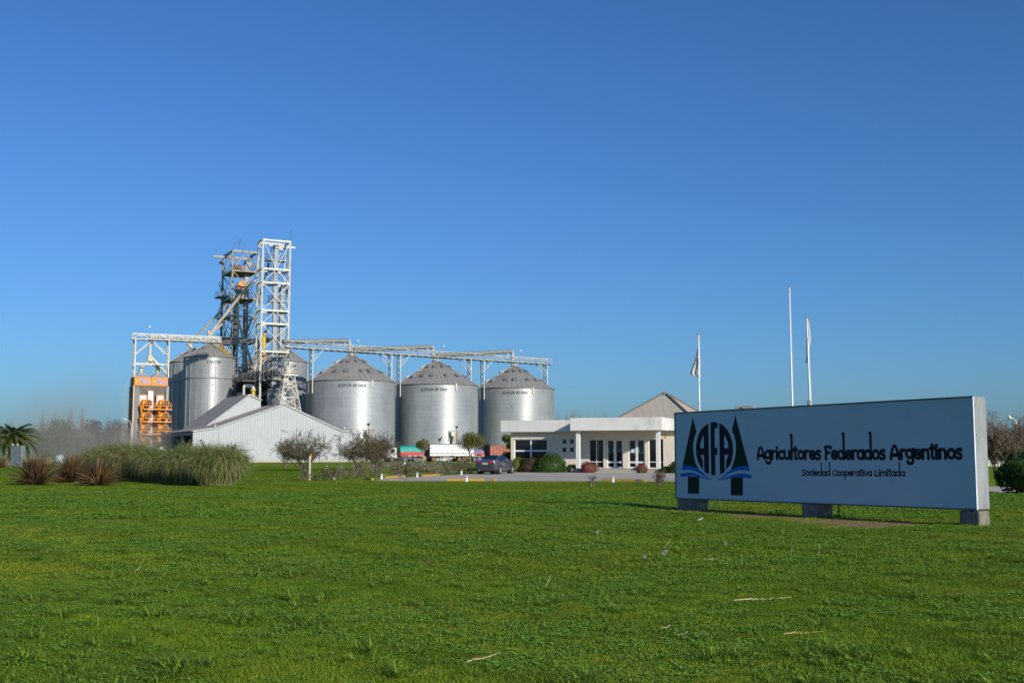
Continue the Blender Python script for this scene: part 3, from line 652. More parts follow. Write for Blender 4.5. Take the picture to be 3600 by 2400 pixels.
def elevator(label, P, s, t, z1, wd=0.85, gap=1.0, head=True, m_=None):
    e = T('bucket_elevator', label, 'grain elevator', loc(P, s, t)); q0 = loc(P, s, t); q1 = loc(P, s + 0.25, t + gap)
    mb = MB()
    for q in (q0, q1): mb.box((q.x, q.y, z1 / 2), (wd, wd * 0.8, z1), R_(28.5))
    for z in np.arange(3, z1, 2.6):
        for q in (q0, q1): mb.box((q.x, q.y, z), (wd + 0.10, wd * 0.8 + 0.1, 0.10), R_(28.5))
    mb.build('casing', m_ or M_elev, e, True)
    if head:
        m = (q0 + q1) / 2; mb = MB(); d = E1 * (wd * 0.5)
        pts = [m + E2 * (1.0 * math.cos(x)) + EZ * (z1 + 0.1 + 0.95 * math.sin(x)) for x in np.linspace(0, math.pi, 9)]
        mb.prism([tuple(p - d) for p in pts], d * 2); mb.build('head_casing', M_elev, e, True)
        mb = MB(); mm = m + E1 * 1.0; mb.box((mm.x, mm.y, z1 + 0.25), (0.9, 0.7, 0.7), R_(28.5)); mb.build('drive_motor', M_galv, e, True)
    mb = MB(); l = loc(P, s - 0.75, t - 0.1)
    for sd in (-0.22, 0.22): p = l + E1 * sd; mb.bar((p.x, p.y, 2), (p.x, p.y, z1 - 0.5), 0.07)
    for z in np.arange(2, z1 - 0.5, 0.8): p = l - E1 * 0.22; q = l + E1 * 0.22; mb.bar((p.x, p.y, z), (q.x, q.y, z), 0.06)
    mb.build('ladder', M_galvd, e, True)
    return e
elevator('taller of two blue-grey elevator shafts inside the right tower', TR, 3.0, 1.0, zv(872, 233))
elevator('shorter blue-grey elevator shaft on the right inside the right tower', TR, 4.55, 1.2, zv(1020, 233))
# goose neck vent
mb = MB(); gnk = T('vent_pipe', 'curved goose-neck pipe beside the elevator head atop the right tower', 'pipe', loc(TR, 2.0, 1.0))
P = loc(TR, 2.0, 1.0); z = zv(872, 233)
mb.tube([(P.x, P.y, z - 1.5), (P.x, P.y, z + 0.1)] + [tuple(P + E1 * (0.4 - 0.4 * math.cos(x)) + EZ * (z + 0.1 + 0.45 * math.sin(x))) for x in np.linspace(0.3, math.pi, 8)], 0.09, 6)
mb.build('pipe', M_dark, gnk, True)
# ---------------------------------------------------------------- left tower
TL = gu(803, 248.5); TLz = zv(881, 248.5)
tl = T('lattice_tower', 'wider weathered steel tower on the left, crowded with machinery, pipes and an aerial', 'tower', TL)
CL = tower_corners(TL, 5.5, 8.8)
M_tl = mat('worn_white_steel', (0.36, 0.315, 0.235), 0.65, var=0.3, vscale=0.9, dirt=(0.16, 0.10, 0.05), dirt_amt=0.75, dscale=1.0)
mb = MB(); lattice(mb, CL, 0, TLz, [zv(v, 248.5) for v in (1370, 1290, 1200, 1110, 1046, 950)], 0.38, 0.12, horiz=0.24)
zt = zv(950, 248.5); M_rusty = mat('rusty_walkway', (0.20, 0.155, 0.11), 0.75, var=0.3, dirt=(0.12, 0.065, 0.03), dirt_amt=0.7)
for f in (0, 1, 2, 3):
    a, b = CL[f], CL[(f + 1) % 4]; mb.bar((a.x, a.y, TLz), (b.x, b.y, TLz), 0.3, 0.4); m = (a + b) / 2
    mb.bar((m.x, m.y, TLz), (a.x, a.y, zt), 0.15); mb.bar((m.x, m.y, TLz), (b.x, b.y, zt), 0.15)
a = loc(TL, -3.0, 5.8); b = loc(TL, 5.2, 5.8); mb.bar((a.x, a.y, TLz - 0.6), (b.x, b.y, TLz - 0.6), 0.35, 0.45)
mb.build('frame', M_tl, tl, True)
plat(tl, TL, 0.2, 5.3, 0.2, 8.6, zt + 0.2, M_rusty); plat(tl, TL, 0.2, 5.3, 0.2, 8.6, zv(1046, 248.5), M_rusty)
plat(tl, TL, -0.9, 1.6, 6.0, 10.0, zv(1110, 252), M_galvd); plat(tl, TL, -0.9, 5, 3.0, 10.0, zv(1185, 252), M_galvd); plat(tl, TL, -1.4, 1.0, 6.0, 10.2, zv(1036, 252), M_galvd)
# external stairs between platforms
mb = MB()
for (v0, v1, t0, t1) in ((1110, 1046, 9, 4), (1185, 1110, 4, 9), (1046, 990, 4, 8), (1290, 1185, 9, 4)):
    for sd in (-0.9, -0.2):
        p = loc(TL, sd, t0); q = loc(TL, sd, t1); z0, z1 = zv(v0, 250), zv(v1, 250)
        mb.bar((p.x, p.y, z0), (q.x, q.y, z1), 0.08, 0.2); mb.bar((p.x, p.y, z0 + 1), (q.x, q.y, z1 + 1), 0.06)
        for k in range(6): m = p.lerp(q, k / 5); zz = z0 + (z1 - z0) * k / 5; mb.bar((m.x, m.y, zz), (m.x, m.y, zz + 1), 0.05)
mb.build('stairs', M_rusty, tl, True)
elevator('blue-grey elevator shaft at the right side of the left tower', TL, 3.7, 2.2, zv(925, 250), 0.95)
elevator('dark grey elevator shaft in the middle of the left tower', TL, 1.9, 3.6, zv(1065, 252), 0.95, head=False, m_=mat('rusty_casing', (0.11, 0.09, 0.07), 0.7, var=0.3))
# aerial
ae = T('radio_aerial', 'thin radio mast with a star-shaped wire frame on top of the left tower', 'aerial', loc(TL, 1.8, 1.5)); mb = MB()
P = loc(TL, 1.8, 1.5); mb.bar((P.x, P.y, TLz), (P.x, P.y, zv(836, 249)), 0.07); mb.build('mast', M_dark, ae, True); mb = MB()
zc = zv(860, 249); pts = [P + E1 * (r_ * math.cos(x)) + EZ * (zc + r_ * 1.5 * math.sin(x)) for x, r_ in zip(np.linspace(math.pi / 2, math.pi * 2.5, 11), [1.3, 0.65] * 6)]
for p, q in zip(pts[:-1], pts[1:]): mb.bar(p, q, 0.05)
mb.build('star_frame', M_dark, ae, True)
for dx, v in ((1.0, 868), (1.9, 872), (-1.6, 870)):
    q = loc(P, dx, 0); mb = MB(); mb.bar((q.x, q.y, TLz), (q.x, q.y, zv(v, 249)), 0.06); mb.build('rod', M_dark, ae, True)
fl = T('floodlight', 'small black floodlight at the left edge of the left tower top', 'floodlight', loc(TL, -0.4, 8)); mb = MB(); P = loc(TL, -0.6, 8.4); z = zv(924, 256)
mb.box((P.x, P.y, z), (0.6, 0.3, 0.5), 0.4); mb.build('lamp_head', M_dark, fl, True); mb = MB(); q = loc(TL, 0, 8.6); mb.bar((P.x, P.y, z - 0.2), (q.x, q.y, z - 0.8), 0.08); mb.build('bracket', M_tl, fl, True)
# machines on the left tower
mc = T('grain_cleaner', 'orange rounded grain cleaner with blue motor between the left tower platforms', 'machine', loc(TL, 2.6, 1.5)); zb = zv(1046, 249)
P = loc(TL, 2.35, 1.6); pts = []
z0 = zv(1020, 249); pts = [(-1.1, 0.2), (1.0, 0.0), (1.0, 2.4), (0.2, 2.5), (-0.5, 2.1), (-1.0, 1.3)]
mb = MB(); mb.prism([tuple(P + E1 * x + EZ * (z0 + y)) for x, y in pts], E2 * 1.4); mb.build('housing', M_orange, mc, True, bevel=0.05)
mb = MB(); Q = P - E1 * 0.7 - E2 * 0.5 + EZ * (z0 + 0.1); mb.tube([Q - E1 * 0.7, Q + E1 * 0.7], 0.5, 10); mb.build('motor', M_elev, mc, True)
mb = MB(); mb.prism([tuple(P + E1 * x + EZ * (zb + 0.05 + y)) for x, y in ((-1.2, 0), (0.9, 0), (0.6, 1.5), (-0.7, 1.5))], E2 * 1.2); mb.build('hopper', M_cream, mc, True)
mc2 = T('grain_cleaner', 'dark elevator drive with orange handrail on the top platform of the left tower', 'machine', loc(TL, 2.2, 3)); P = loc(TL, 1.8, 2.6); z0 = zt + 0.25
mb = MB(); mb.box((P.x, P.y, z0 + 0.7), (1.5, 1.2, 1.3), R_(28.5)); mb.build('housing', M_dark, mc2, True)
mb = MB(); railing(mb, [loc(TL, 1.4, 0.9), loc(TL, 3.2, 0.9)], z0, 0.9, 0.8, 0.07); mb.build('handrail', M_orange, mc2, True)
mc3 = T('grain_cleaner', 'pale yellow tube and orange casing low inside the right tower', 'machine', loc(TR, 1.0, 2)); P = loc(TR, 1.2, 2.4)
mb = MB(); mb.tube([(P.x, P.y, zv(1230, 235)), (P.x, P.y, zv(1172, 235))], 0.45, 10); mb.build('tube', M_yellow, mc3, True)
P = loc(TR, 3.7, 2.6); mb = MB(); mb.box((P.x, P.y, zv(1200, 235)), (0.9, 0.9, 1.6), R_(28.5)); mb.tube([(P.x, P.y, zv(1190, 235)), (P.x, P.y, zv(1165, 235))], 0.35, 8); mb.build('casing', M_orange, mc3, True)
mb = MB(); a = loc(TR, 1.3, 2.4); b = loc(TR, 0.2, 1.6); mb.tube([(a.x, a.y, zv(1235, 235)), (b.x, b.y, zv(1312, 235))], 0.22, 8); mb.build('chute', M_orange, mc3, True)
# spouts and pipes
def spout(label, pts, r, m, flange=True):
    p0 = pts[0]; t = T('sloping_pipe', label, 'pipe', Vector((pts[-1].x, pts[-1].y, 0)), 0, 'sloping grain pipes round the towers')
    mb = MB(); mb.tube(pts, r, 10); mb.build('pipe', m, t, True)
    if flange:
        mb = MB()
        for a, b in zip(pts[:-1], pts[1:]):
            L = (b - a).length; k = int(L / 3.5); d = (b - a).normalized()
            for i in range(1, k + 1): c = a + d * (L * i / (k + 1)); mb.tube([c - d * 0.06, c + d * 0.06], r * 1.25, 10)
        if mb.v: mb.build('flanges', m, t, True)
    return t
A_ = at
spout('long upper pipe sloping from the left tower down to the rear tall silo', [A_(800, 1069, 249), A_(661, 1213, 254), A_(660, 1222, 254)], 0.26, M_cream)
spout('fat pale pipe from the right tower down to the front tall silo peak', [A_(895, 985, 238), A_(864, 1016, 240), A_(738, 1172, 240), A_(736, 1178, 240)], 0.34, M_cream)
spout('second pipe under the fat pale one, down to the peak of the front tall silo', [A_(797, 1125, 250), A_(748, 1168, 241), A_(738, 1182, 240)], 0.22, M_cream)
spout('dark brace-like pipe slanting across the right side of the left tower', [A_(884, 1120, 249), A_(860, 1190, 250), A_(850, 1225, 252)], 0.26, M_galvd)
spout('cream vertical pipe down the centre of the left tower with a kink to the right', [A_(828, 1075, 249), A_(836, 1120, 248), A_(850, 1170, 248), A_(862, 1205, 248), A_(886, 1280, 247)], 0.27, M_cream)
spout('cream vertical pipe left of centre in the left tower', [A_(838, 1060, 248), A_(836, 1180, 248), A_(834, 1225, 248), A_(824, 1250, 247), A_(824, 1268, 247)], 0.25, M_cream)
spout('cream pipe at lower centre of the left tower with rusty flange', [A_(856, 1214, 247), A_(856, 1290, 246), A_(850, 1300, 246)], 0.3, M_cream)
spout('grey pipe falling from the top of the right tower along its left legs', [A_(945, 925, 236), A_(925, 1010, 238), A_(900, 1090, 238)], 0.24, M_galvd)
spout('lower grey pipe inside the left part of the right tower', [A_(942, 1150, 236), A_(918, 1195, 236), A_(900, 1240, 237)], 0.24, M_galvd)
spout('short cream pipe slanting to the conveyor beside the front tall silo', [A_(818, 1300, 243), A_(832, 1328, 240)], 0.28, M_cream)
spout('dark wide pipe slanting left of the conveyor under the left tower', [A_(836, 1296, 245), A_(858, 1332, 243)], 0.35, M_galvd)
spout('orange and cream standing pipe rising just behind the upper shed gable', [gu(857, 226), A_(857, 1360, 226), A_(861, 1352, 226)], 0.26, M_cream)
sp = spout('yellow standpipe with a shiny silver elbow behind the upper shed peak', [gu(890, 226.5), A_(890, 1372, 226.5)], 0.36, M_yellow, False)
mb = MB(); mb.tube([A_(890, 1372, 226.5), A_(890, 1364, 226.5), A_(887, 1358, 226.5), A_(880, 1356, 227), A_(870, 1356, 228)], 0.42, 12); mb.build('elbow', M_chrome, sp, True)
mb = MB(); mb.tube([A_(890, 1374, 226.5), A_(890, 1368, 226.5)], 0.58, 12); mb.build('collar', M_yellow, sp, True)
# distributor on silo A peak
ds = T('distributor', 'rusty cream spout head on the peak of the front tall silo', 'pipe', SA); mb = MB(); mb.tube([(SA.x, SA.y, zaA), A_(733, 1170, 240), A_(733, 1162, 240)], [0.35, 0.28, 0.2], 8); mb.build('head', M_cream, ds, True)
ds = T('distributor', 'pale inlet pipe on the peak of the rear tall silo', 'pipe', SB); mb = MB(); mb.tube([(SB.x, SB.y, zv(1226, 254)), A_(660, 1206, 254)], 0.4, 8); mb.build('head', M_cream, ds, True)
# transverse conveyor floors between towers
cv = T('conveyor', 'grey covered conveyor crossing the left tower at silo-top height', 'conveyor', gu(850, 250)); mb = MB(); p = A_(775, 1205, 245); q = A_(985, 1203, 238); q.z = p.z = zv(1205, 245)
mb.bar(p, q, 0.9, 0.9); mb.build('trough', M_galvd, cv, True); mb = MB(); railing(mb, [p + E2 * -0.6, q + E2 * -0.6], p.z, 1.1, 1.4); mb.build('railing', M_galvd, cv, True)
# ---------------------------------------------------------------- bridges
def truss(mb, P, Q, wd, h, step, ch, br):
    d = (Q - P); L = d.length; d.normalize(); s = Vector((-d.y, d.x, 0)).normalized() * wd / 2; n = max(2, int(round(L / step)))
    for o in (-s, s):
        mb.bar(P + o, Q + o, ch); mb.bar(P + o + EZ * h, Q + o + EZ * h, ch); mb.bar(P + o + EZ * h * 0.55, Q + o + EZ * h * 0.55, br * 0.8)
        for i in range(n + 1):
            a = P.lerp(Q, i / n) + o; mb.bar(a, a + EZ * h, br)
            if i < n:
                b = P.lerp(Q, (i + 1) / n) + o
                if i % 2: mb.bar(a + EZ * h, b, br)
                else: mb.bar(a, b + EZ * h, br)
    for i in range(n + 1):
        a = P.lerp(Q, i / n); mb.bar(a - s, a + s, br); mb.bar(a - s + EZ * h, a + s + EZ * h, br * 0.8)
BP = A_(1000, 1226, 227.0); BQ = A_(1934, 1274, 272.0); zb = (BP.z + BQ.z) / 2; BP.z = BQ.z = zb
bd = (BQ - BP).normalized(); BLh = Vector((bd.x, bd.y, 0)).normalized()
br = T('conveyor_bridge', 'long pale lattice walkway bridge crossing over the peaks of all three big silos', 'bridge', gu(1000, 227.0))
mb = MB(); M_bridge = mat('aged_bridge_paint', (0.48, 0.45, 0.38), 0.6, var=0.2, vscale=0.6, dirt=(0.24, 0.19, 0.13), dirt_amt=0.6, dscale=0.8)
truss(mb, BP, BQ, 1.5, 1.15, 1.55, 0.12, 0.055); mb.build('truss', M_bridge, br, True)
mb = MB(); n = 42
for i in range(n):
    a = BP.lerp(BQ, i / n) - EZ * 0.12; b = BP.lerp(BQ, (i + 0.93) / n) - EZ * 0.30; s = Vector((-bd.y, bd.x, 0)) * 0.8
    mb.add([a - s, a + s, b + s, b - s], [(0, 1, 2, 3)])
mb.build('floor_plates', M_galvd, br, True)
for c, lab in ((S1, 'first'), (S2, 'second'), (S3, 'third')):
    k = (c - BP).dot(BLh); p = BP + BLh * k; za = at(1800, {S1.y: 1252, S2.y: 1272, S3.y: 1289}[c.y], c.y).z
    mb = MB()
    for o in (Vector((-0.6, -0.6, 0)), Vector((0.6, -0.6, 0)), Vector((0.6, 0.6, 0)), Vector((-0.6, 0.6, 0))): mb.bar((p.x + o.x * 1.4, p.y + o.y * 1.4, zb), (p.x + o.x * 0.9, p.y + o.y * 0.9, za + 0.2), 0.14)
    mb.tube([(p.x, p.y, zb), (p.x, p.y, za)], 0.32, 8); mb.build('drop_chute', M_white, br, True)
M_tube = mat('grey_conveyor_tube', (0.23, 0.235, 0.23), 0.55, metal=0.15, var=0.12)
def covered(label, a, b, r):
    t = T('covered_conveyor', label, 'conveyor', Vector((a.x, a.y, 0)), 0, 'round covered conveyors above the bridge'); mb = MB(); mb.tube([a, b], r * 1.1, 14); mb.build('tube', M_tube, t, True)
    mb = MB(); L = (b - a).length; d = (b - a).normalized()
    for i in range(1, int(L / 2.4)): c = a + d * (i * 2.4); mb.tube([c - d * 0.05, c + d * 0.05], r * 1.15, 14)
    mb.build('seams', M_tube, t, True)
    mb = MB(); e = b + d * 0.0; mb.tube([e - d * 0.3, e + d * 0.25, e + d * 0.35 - EZ * 0.6, Vector((e.x + d.x * 0.35, e.y + d.y * 0.35, zb + 0.2))], [r * 1.02, r * 0.8, 0.34, 0.32], 10); mb.build('end_chute', M_bridge, t, True)
    mb = MB()
    for k in (0.45, 0.75, 0.93):
        c = a.lerp(b, k); s = Vector((-d.y, d.x, 0)).normalized() * 0.5
        if c.z - r > zb + 1.2: mb.bar(c - s - EZ * r * 0.5, Vector((c.x - s.x, c.y - s.y, zb + 1.1)), 0.12); mb.bar(c + s - EZ * r * 0.5, Vector((c.x + s.x, c.y + s.y, zb + 1.1)), 0.12)
    if mb.v: mb.build('legs', M_white, t, True)
def bpos(c, back): k = (c - BP).dot(BLh); return BP + BLh * (k + back)
p = bpos(S1, -16); q = bpos(S1, -0.9); covered('covered conveyor tube from the right tower to the peak of the nearest big silo', Vector((p.x, p.y, zb + 1.0)), Vector((q.x, q.y, zv(1199, 237))), 0.42)
p = bpos(S1, 0.5); q = bpos(S2, -0.9); covered('covered conveyor tube rising between the nearest and the middle big silo', Vector((p.x, p.y, zb + 0.35)), Vector((q.x, q.y, zv(1219, 250))), 0.42)
p = bpos(S2, 0.5); q = bpos(S3, -0.9); covered('covered conveyor tube rising between the middle and the farthest big silo', Vector((p.x, p.y, zb + 0.35)), Vector((q.x, q.y, zv(1236, 265))), 0.42)
def pylon(label, c, sgn, brace):
    p = bpos(c, sgn * (RB + 0.35)); t = T('pylon', label, 'support', Vector((p.x, p.y, 0)), 0, 'lattice pylons under the bridge'); za = {S1.y: 1334, S2.y: 1348, S3.y: 1361}[c.y]; z0 = zv(za, c.y) - 3.2
    mb = MB(); s = Vector((-BLh.y, BLh.x, 0)) * 0.75; z1 = zb - 0.1
    sd = BLh * 0.55
    cs = [p - s, p + s]
    tone = []
    for cc in cs: mb.bar((cc.x, cc.y, z0), (cc.x, cc.y, z1), 0.20)
    z = z0; i = 0; n = 7; dz = (z1 - z0) / n
    for i in range(n):
        a = cs[i % 2]; b = cs[(i + 1) % 2]; mb.bar((a.x, a.y, z0 + dz * i), (b.x, b.y, z0 + dz * (i + 1)), 0.09); mb.bar((b.x, b.y, z0 + dz * i), (a.x, a.y, z0 + dz * (i + 1)), 0.09)
    mb.build('lattice_post', M_white, t, True)
    mb = MB(); q = p + BLh * (-sgn) * 2.2 if False else p + BLh * (2.4 * brace)
    for o in (-s, s): mb.bar((p.x + o.x, p.y + o.y, z1 - 2.6), (q.x + o.x, q.y + o.y, z1), 0.11)
    mb.build('brace', M_white, t, True)
pylon('lattice pylon on the left side of the nearest big silo', S1, -1, 1); pylon('lattice pylon on the right side of the nearest big silo', S1, 1, -1)
pylon('lattice pylon on the left side of the middle big silo', S2, -1, 1); pylon('lattice pylon on the right side of the middle big silo', S2, 1, -1)
pylon('lattice pylon on the left side of the farthest big silo', S3, -1, 1); pylon('end pylon on the right side of the farthest big silo', S3, 1, -1)
for c, u, v, lab in ((S1, 1259, 1198, 'nearest'), (S2, 1560, 1217, 'middle'), (S3, 1831, 1233, 'farthest')):
    p = A_(u, v, c.y + 1); t = T('bridge_lamp', 'tiny white globe lamp on the bridge above the %s big silo' % lab, 'lamp', Vector((p.x, p.y, zb))); mb = MB(); mb.tube([(p.x - 0.5, p.y, zb + 1.1), (p.x - 0.4, p.y, p.z - 0.5), (p.x, p.y, p.z)], 0.035, 5); mb.build('arm', M_galvd, t, True)
    mb = MB(); mb.lathe([(0.02, -0.18), (0.2, -0.1), (0.22, 0.05), (0.12, 0.18), (0.01, 0.22)], tuple(p), 10); mb.build('globe', mat('lamp_white', (0.8, 0.8, 0.78), 0.3) if lab == 'nearest' else MATS['lamp_white'], t, True)
# ---------------------------------------------------------------- trestle and gallery
ZC = zv(1305, 226)
tz = T('trestle', 'splayed white steel trestle with cross braces standing behind the shed peak', 'support', gu(1005, 226))
ct = gu(1009, 226); top = [ct + E1 * a + E2 * b for a, b in ((-0.95, -0.9), (0.95, -0.9), (0.95, 0.9), (-0.95, 0.9))]; bot = [ct + E1 * a + E2 * b for a, b in ((-3.95, -2.6), (3.95, -2.6), (3.95, 2.6), (-3.95, 2.6))]
mb = MB(); zz0, zz1 = 0.0, zv(1322, 226); N = 5; ks = [0, 0.28, 0.52, 0.72, 0.88, 1.0]; zgs = [zv(1460, 226), zv(1434, 226), zv(1397, 226), zv(1361, 226), zv(1340, 226), zz1]
fr = [(z - zz0) / (zz1 - zz0) for z in zgs]
for a, b in zip(bot, top): mb.bar((a.x, a.y, 0), (b.x, b.y, zz1), 0.17)
for i in range(len(zgs) - 1):
    for f in range(4):
        a0 = bot[f].lerp(top[f], fr[i]); b0 = bot[(f + 1) % 4].lerp(top[(f + 1) % 4], fr[i]); a1 = bot[f].lerp(top[f], fr[i + 1]); b1 = bot[(f + 1) % 4].lerp(top[(f + 1) % 4], fr[i + 1])
        mb.bar((a1.x, a1.y, zgs[i + 1]), (b1.x, b1.y, zgs[i + 1]), 0.10)
        if i % 2: mb.bar((a0.x, a0.y, zgs[i]), (b1.x, b1.y, zgs[i + 1]), 0.09); mb.bar((b0.x, b0.y, zgs[i]), (a1.x, a1.y, zgs[i + 1]), 0.09)
        else: m = (a1 + b1) / 2; mb.bar((a0.x, a0.y, zgs[i]), (m.x, m.y, zgs[i + 1]), 0.09); mb.bar((b0.x, b0.y, zgs[i]), (m.x, m.y, zgs[i + 1]), 0.09)
mb.build('frame', M_white, tz, True)
gl = T('conveyor_gallery', 'dark round conveyor gallery with railings rising through the foot of both towers', 'conveyor', gu(900, 232))
ga = A_(822, 1338, 241); gb = A_(974, 1310, 229); mb = MB(); mb.tube([ga, gb], 0.75, 12); mb.build('tube', M_dark, gl, True)
gc = A_(1022, 1306, 225.5); mb = MB(); truss(mb, ga - EZ * 0.95, gc - EZ * 0.95, 2.0, 1.9, 1.7, 0.10, 0.07); mb.build('truss', M_galvd, gl, True)
mb = MB(); p = ct + EZ * (zz1 + 0.05); railing(mb, [p + E1 * x + E2 * y for x, y in ((-1.2, -1.1), (1.4, -1.1), (1.4, 1.1), (-1.2, 1.1), (-1.2, -1.1))], p.z, 1.5, 0.6, 0.08); mb.prism([tuple(p + E1 * x + E2 * y) for x, y in ((-1.3, -1.2), (1.5, -1.2), (1.5, 1.2), (-1.3, 1.2))], (0, 0, 0.22)); mb.build('end_platform', M_white, gl, True)
# machinery bay under the left tower; black back wall paints its deep shade
mr = T('machine_shed', 'machinery bay with shade painted black, below the left tower behind the upper shed', 'shed', gu(860, 236)); P = gu(828, 236)
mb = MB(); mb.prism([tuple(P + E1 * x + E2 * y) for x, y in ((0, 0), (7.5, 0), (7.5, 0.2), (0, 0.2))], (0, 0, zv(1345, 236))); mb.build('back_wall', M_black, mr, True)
mb = MB(); mb.prism([tuple(P + E1 * x + E2 * y + EZ * (zv(1345, 236))) for x, y in ((-0.3, -5.0), (8.6, -5.0), (8.6, 0.3), (-0.3, 0.3))], (0, 0, 0.3)); mb.build('canopy', M_dark, mr, True)  # reaches far forward to keep the bay in shade
# ================================================================ sheds
SH0 = Vector((-54.5, 195, 0)); M_SH = Matrix((E1, E2, EZ)).transposed().to_4x4()
M_clad = mat('pale_ribbed_cladding', (0.39, 0.41, 0.41), 0.5, metal=0.1, var=0.05, vscale=0.7, dirt=(0.40, 0.38, 0.32), dirt_amt=0.2, dscale=0.4)
M_rib = mat('cladding_rib', (0.39, 0.41, 0.41), 0.45, metal=0.15, var=0.05)
M_roof = mat('grey_roof_sheet', (0.42, 0.365, 0.30), 0.6, metal=0.1, var=0.12, vscale=0.5, dirt=(0.33, 0.28, 0.22), dirt_amt=0.4, dscale=0.3)
corrugate(M_roof, tuple(E2), 0.55, 0.12)
M_base = mat('cream_plinth', (0.44, 0.39, 0.31), 0.8, var=0.15, vscale=2)
M_plain = mat('shed_steel_shaded', (0.16, 0.17, 0.19), 0.6, metal=0.2, var=0.15)  # darker than the gable: shade of the turned-away sides put into the colour
def shed_wall(parent, prof, t, name='gable_wall', z0=0.45, period=0.42, th=0.12):
    "gable wall in plane t; prof is a list of (s, z) from left to right; real trapezoid ribs"
    mb = MB()
    mb.prism([(prof[0][0], t, z0)] + [(s, t, z) for s, z in prof] + [(prof[-1][0], t, z0)], (0, th, 0))
    o = mb.build(name, M_clad, parent); 
    mb = MB(); s = prof[0][0] + 0.2
    def zat(x):
        for (s0, z0_), (s1, z1_) in zip(prof[:-1], prof[1:]):
            if s0 <= x <= s1 and s1 > s0: return z0_ + (z1_ - z0_) * (x - s0) / (s1 - s0)
        return prof[-1][1]
    while s < prof[-1][0] - 0.1:
        z1 = min(zat(s - 0.05), zat(s + 0.11)) - 0.02; zb_ = z0
        mb.add([(s - 0.05, t, zb_), (s, t - 0.045, zb_), (s + 0.06, t - 0.045, zb_), (s + 0.11, t, zb_), (s - 0.05, t, z1), (s, t - 0.045, z1), (s + 0.06, t - 0.045, z1), (s + 0.11, t, z1)],
               [(0, 1, 5, 4), (1, 2, 6, 5), (2, 3, 7, 6)]); s += period
    mb.build('wall_ribs', M_rib, o)
    return o
def roof_slab(parent, s0, z0, s1, z1, t0, t1, over=0.15, th=0.12):
    mb = MB(); mb.prism([(s0, t0 - over, z0 + 0.03), (s1, t0 - over, z1 + 0.03), (s1, t1 + over, z1 + 0.03), (s0, t1 + over, z0 + 0.03)], (0, 0, th)); return mb.build('roof', M_roof, parent)
sh = T('storage_shed', 'wide low storage shed with white ribbed gable wall and open bays on its left side', 'shed', SH0, R_(28.5))
prof = [(0, 5.3), (3.7, 5.85), (15.9, 10.2), (26.6, 5.65), (30.4, 5.15)]
shed_wall(sh, prof, 0.0)
mb = MB(); mb.bb(-0.05, 30.45, -0.02, 0.2, 0, 0.45); mb.build('plinth', M_base, sh)
TLN = 26.4; TM = 20.0
roof_slab(sh, -0.3, 5.27, 3.7, 5.87, 0, TLN); roof_slab(sh, 3.72, 5.88, 15.9, 10.22, 0, TM); roof_slab(sh, 15.92, 10.22, 26.6, 5.68, 0, TM); roof_slab(sh, 26.62, 5.67, 30.6, 5.13, 0, TM)
mb = MB()
for (a, za), (b, zb_) in zip(prof[:-1], prof[1:]): mb.bar((a, -0.19, za + 0.02), (b, -0.19, zb_ + 0.02), 0.08, 0.26)
mb.build('verge_trim', M_galv, sh)
mb = MB(); mb.bb(30.28, 30.4, 0.12, TM, 0.0, 5.0); mb.bb(0.0, 30.28, TM - 0.15, TM - 0.03, 0, 5.2); mb.bb(3.6, 3.7, 0.12, TLN, 0, 5.6); mb.build('side_wall', M_plain, sh)
mb = MB(); mb.bb(0.0, 3.6, TLN - 0.12, TLN, 0, 5.2); mb.build('back_wall', M_plain, sh)
for t in (0.25, 8.8, 17.5, 26.1):
    mb = MB(); mb.bb(0.0, 0.5, t, t + 0.4, 0, 5.15); mb.build('bay_post', mat('bay_post_blue_grey', (0.26, 0.31, 0.37), 0.6) if 'bay_post_blue_grey' not in MATS else MATS['bay_post_blue_grey'], sh)
mb = MB(); mb.bb(0.02, 0.3, 0.3, TLN, 4.6, 5.25); mb.build('lintel', M_plain, sh)
# upper shed
us = T('storage_shed', 'taller narrow shed behind, its steep grey roof sloping left above the low shed', 'shed', SH0 + E1 * 4.5 + E2 * 12, R_(28.5))
up = [(0, 5.95), (8.5, 12.4), (10.6, 11.45)]
shed_wall(us, up, 0.0, z0=5.4)
roof_slab(us, -0.35, 5.72, 8.5, 12.42, 0, 17, 0.2); roof_slab(us, 8.52, 12.42, 10.85, 11.36, 0, 17, 0.2)
mb = MB(); mb.bb(10.48, 10.6, 0.12, 17, 0, 11.3); mb.build('side_wall', M_plain, us); mb = MB(); mb.prism([(0, 17, 0), (0, 17, 5.9), (8.5, 17, 12.3), (10.4, 17, 11.4), (10.4, 17, 0)], (0, -0.12, 0)); mb.build('back_wall', M_plain, us)
mb = MB()
for (a, za), (b, zb_) in zip(up[:-1], up[1:]): mb.bar((a, -0.24, za + 0.02), (b, -0.24, zb_ + 0.02), 0.08, 0.26)
mb.build('verge_trim', M_galv, us)
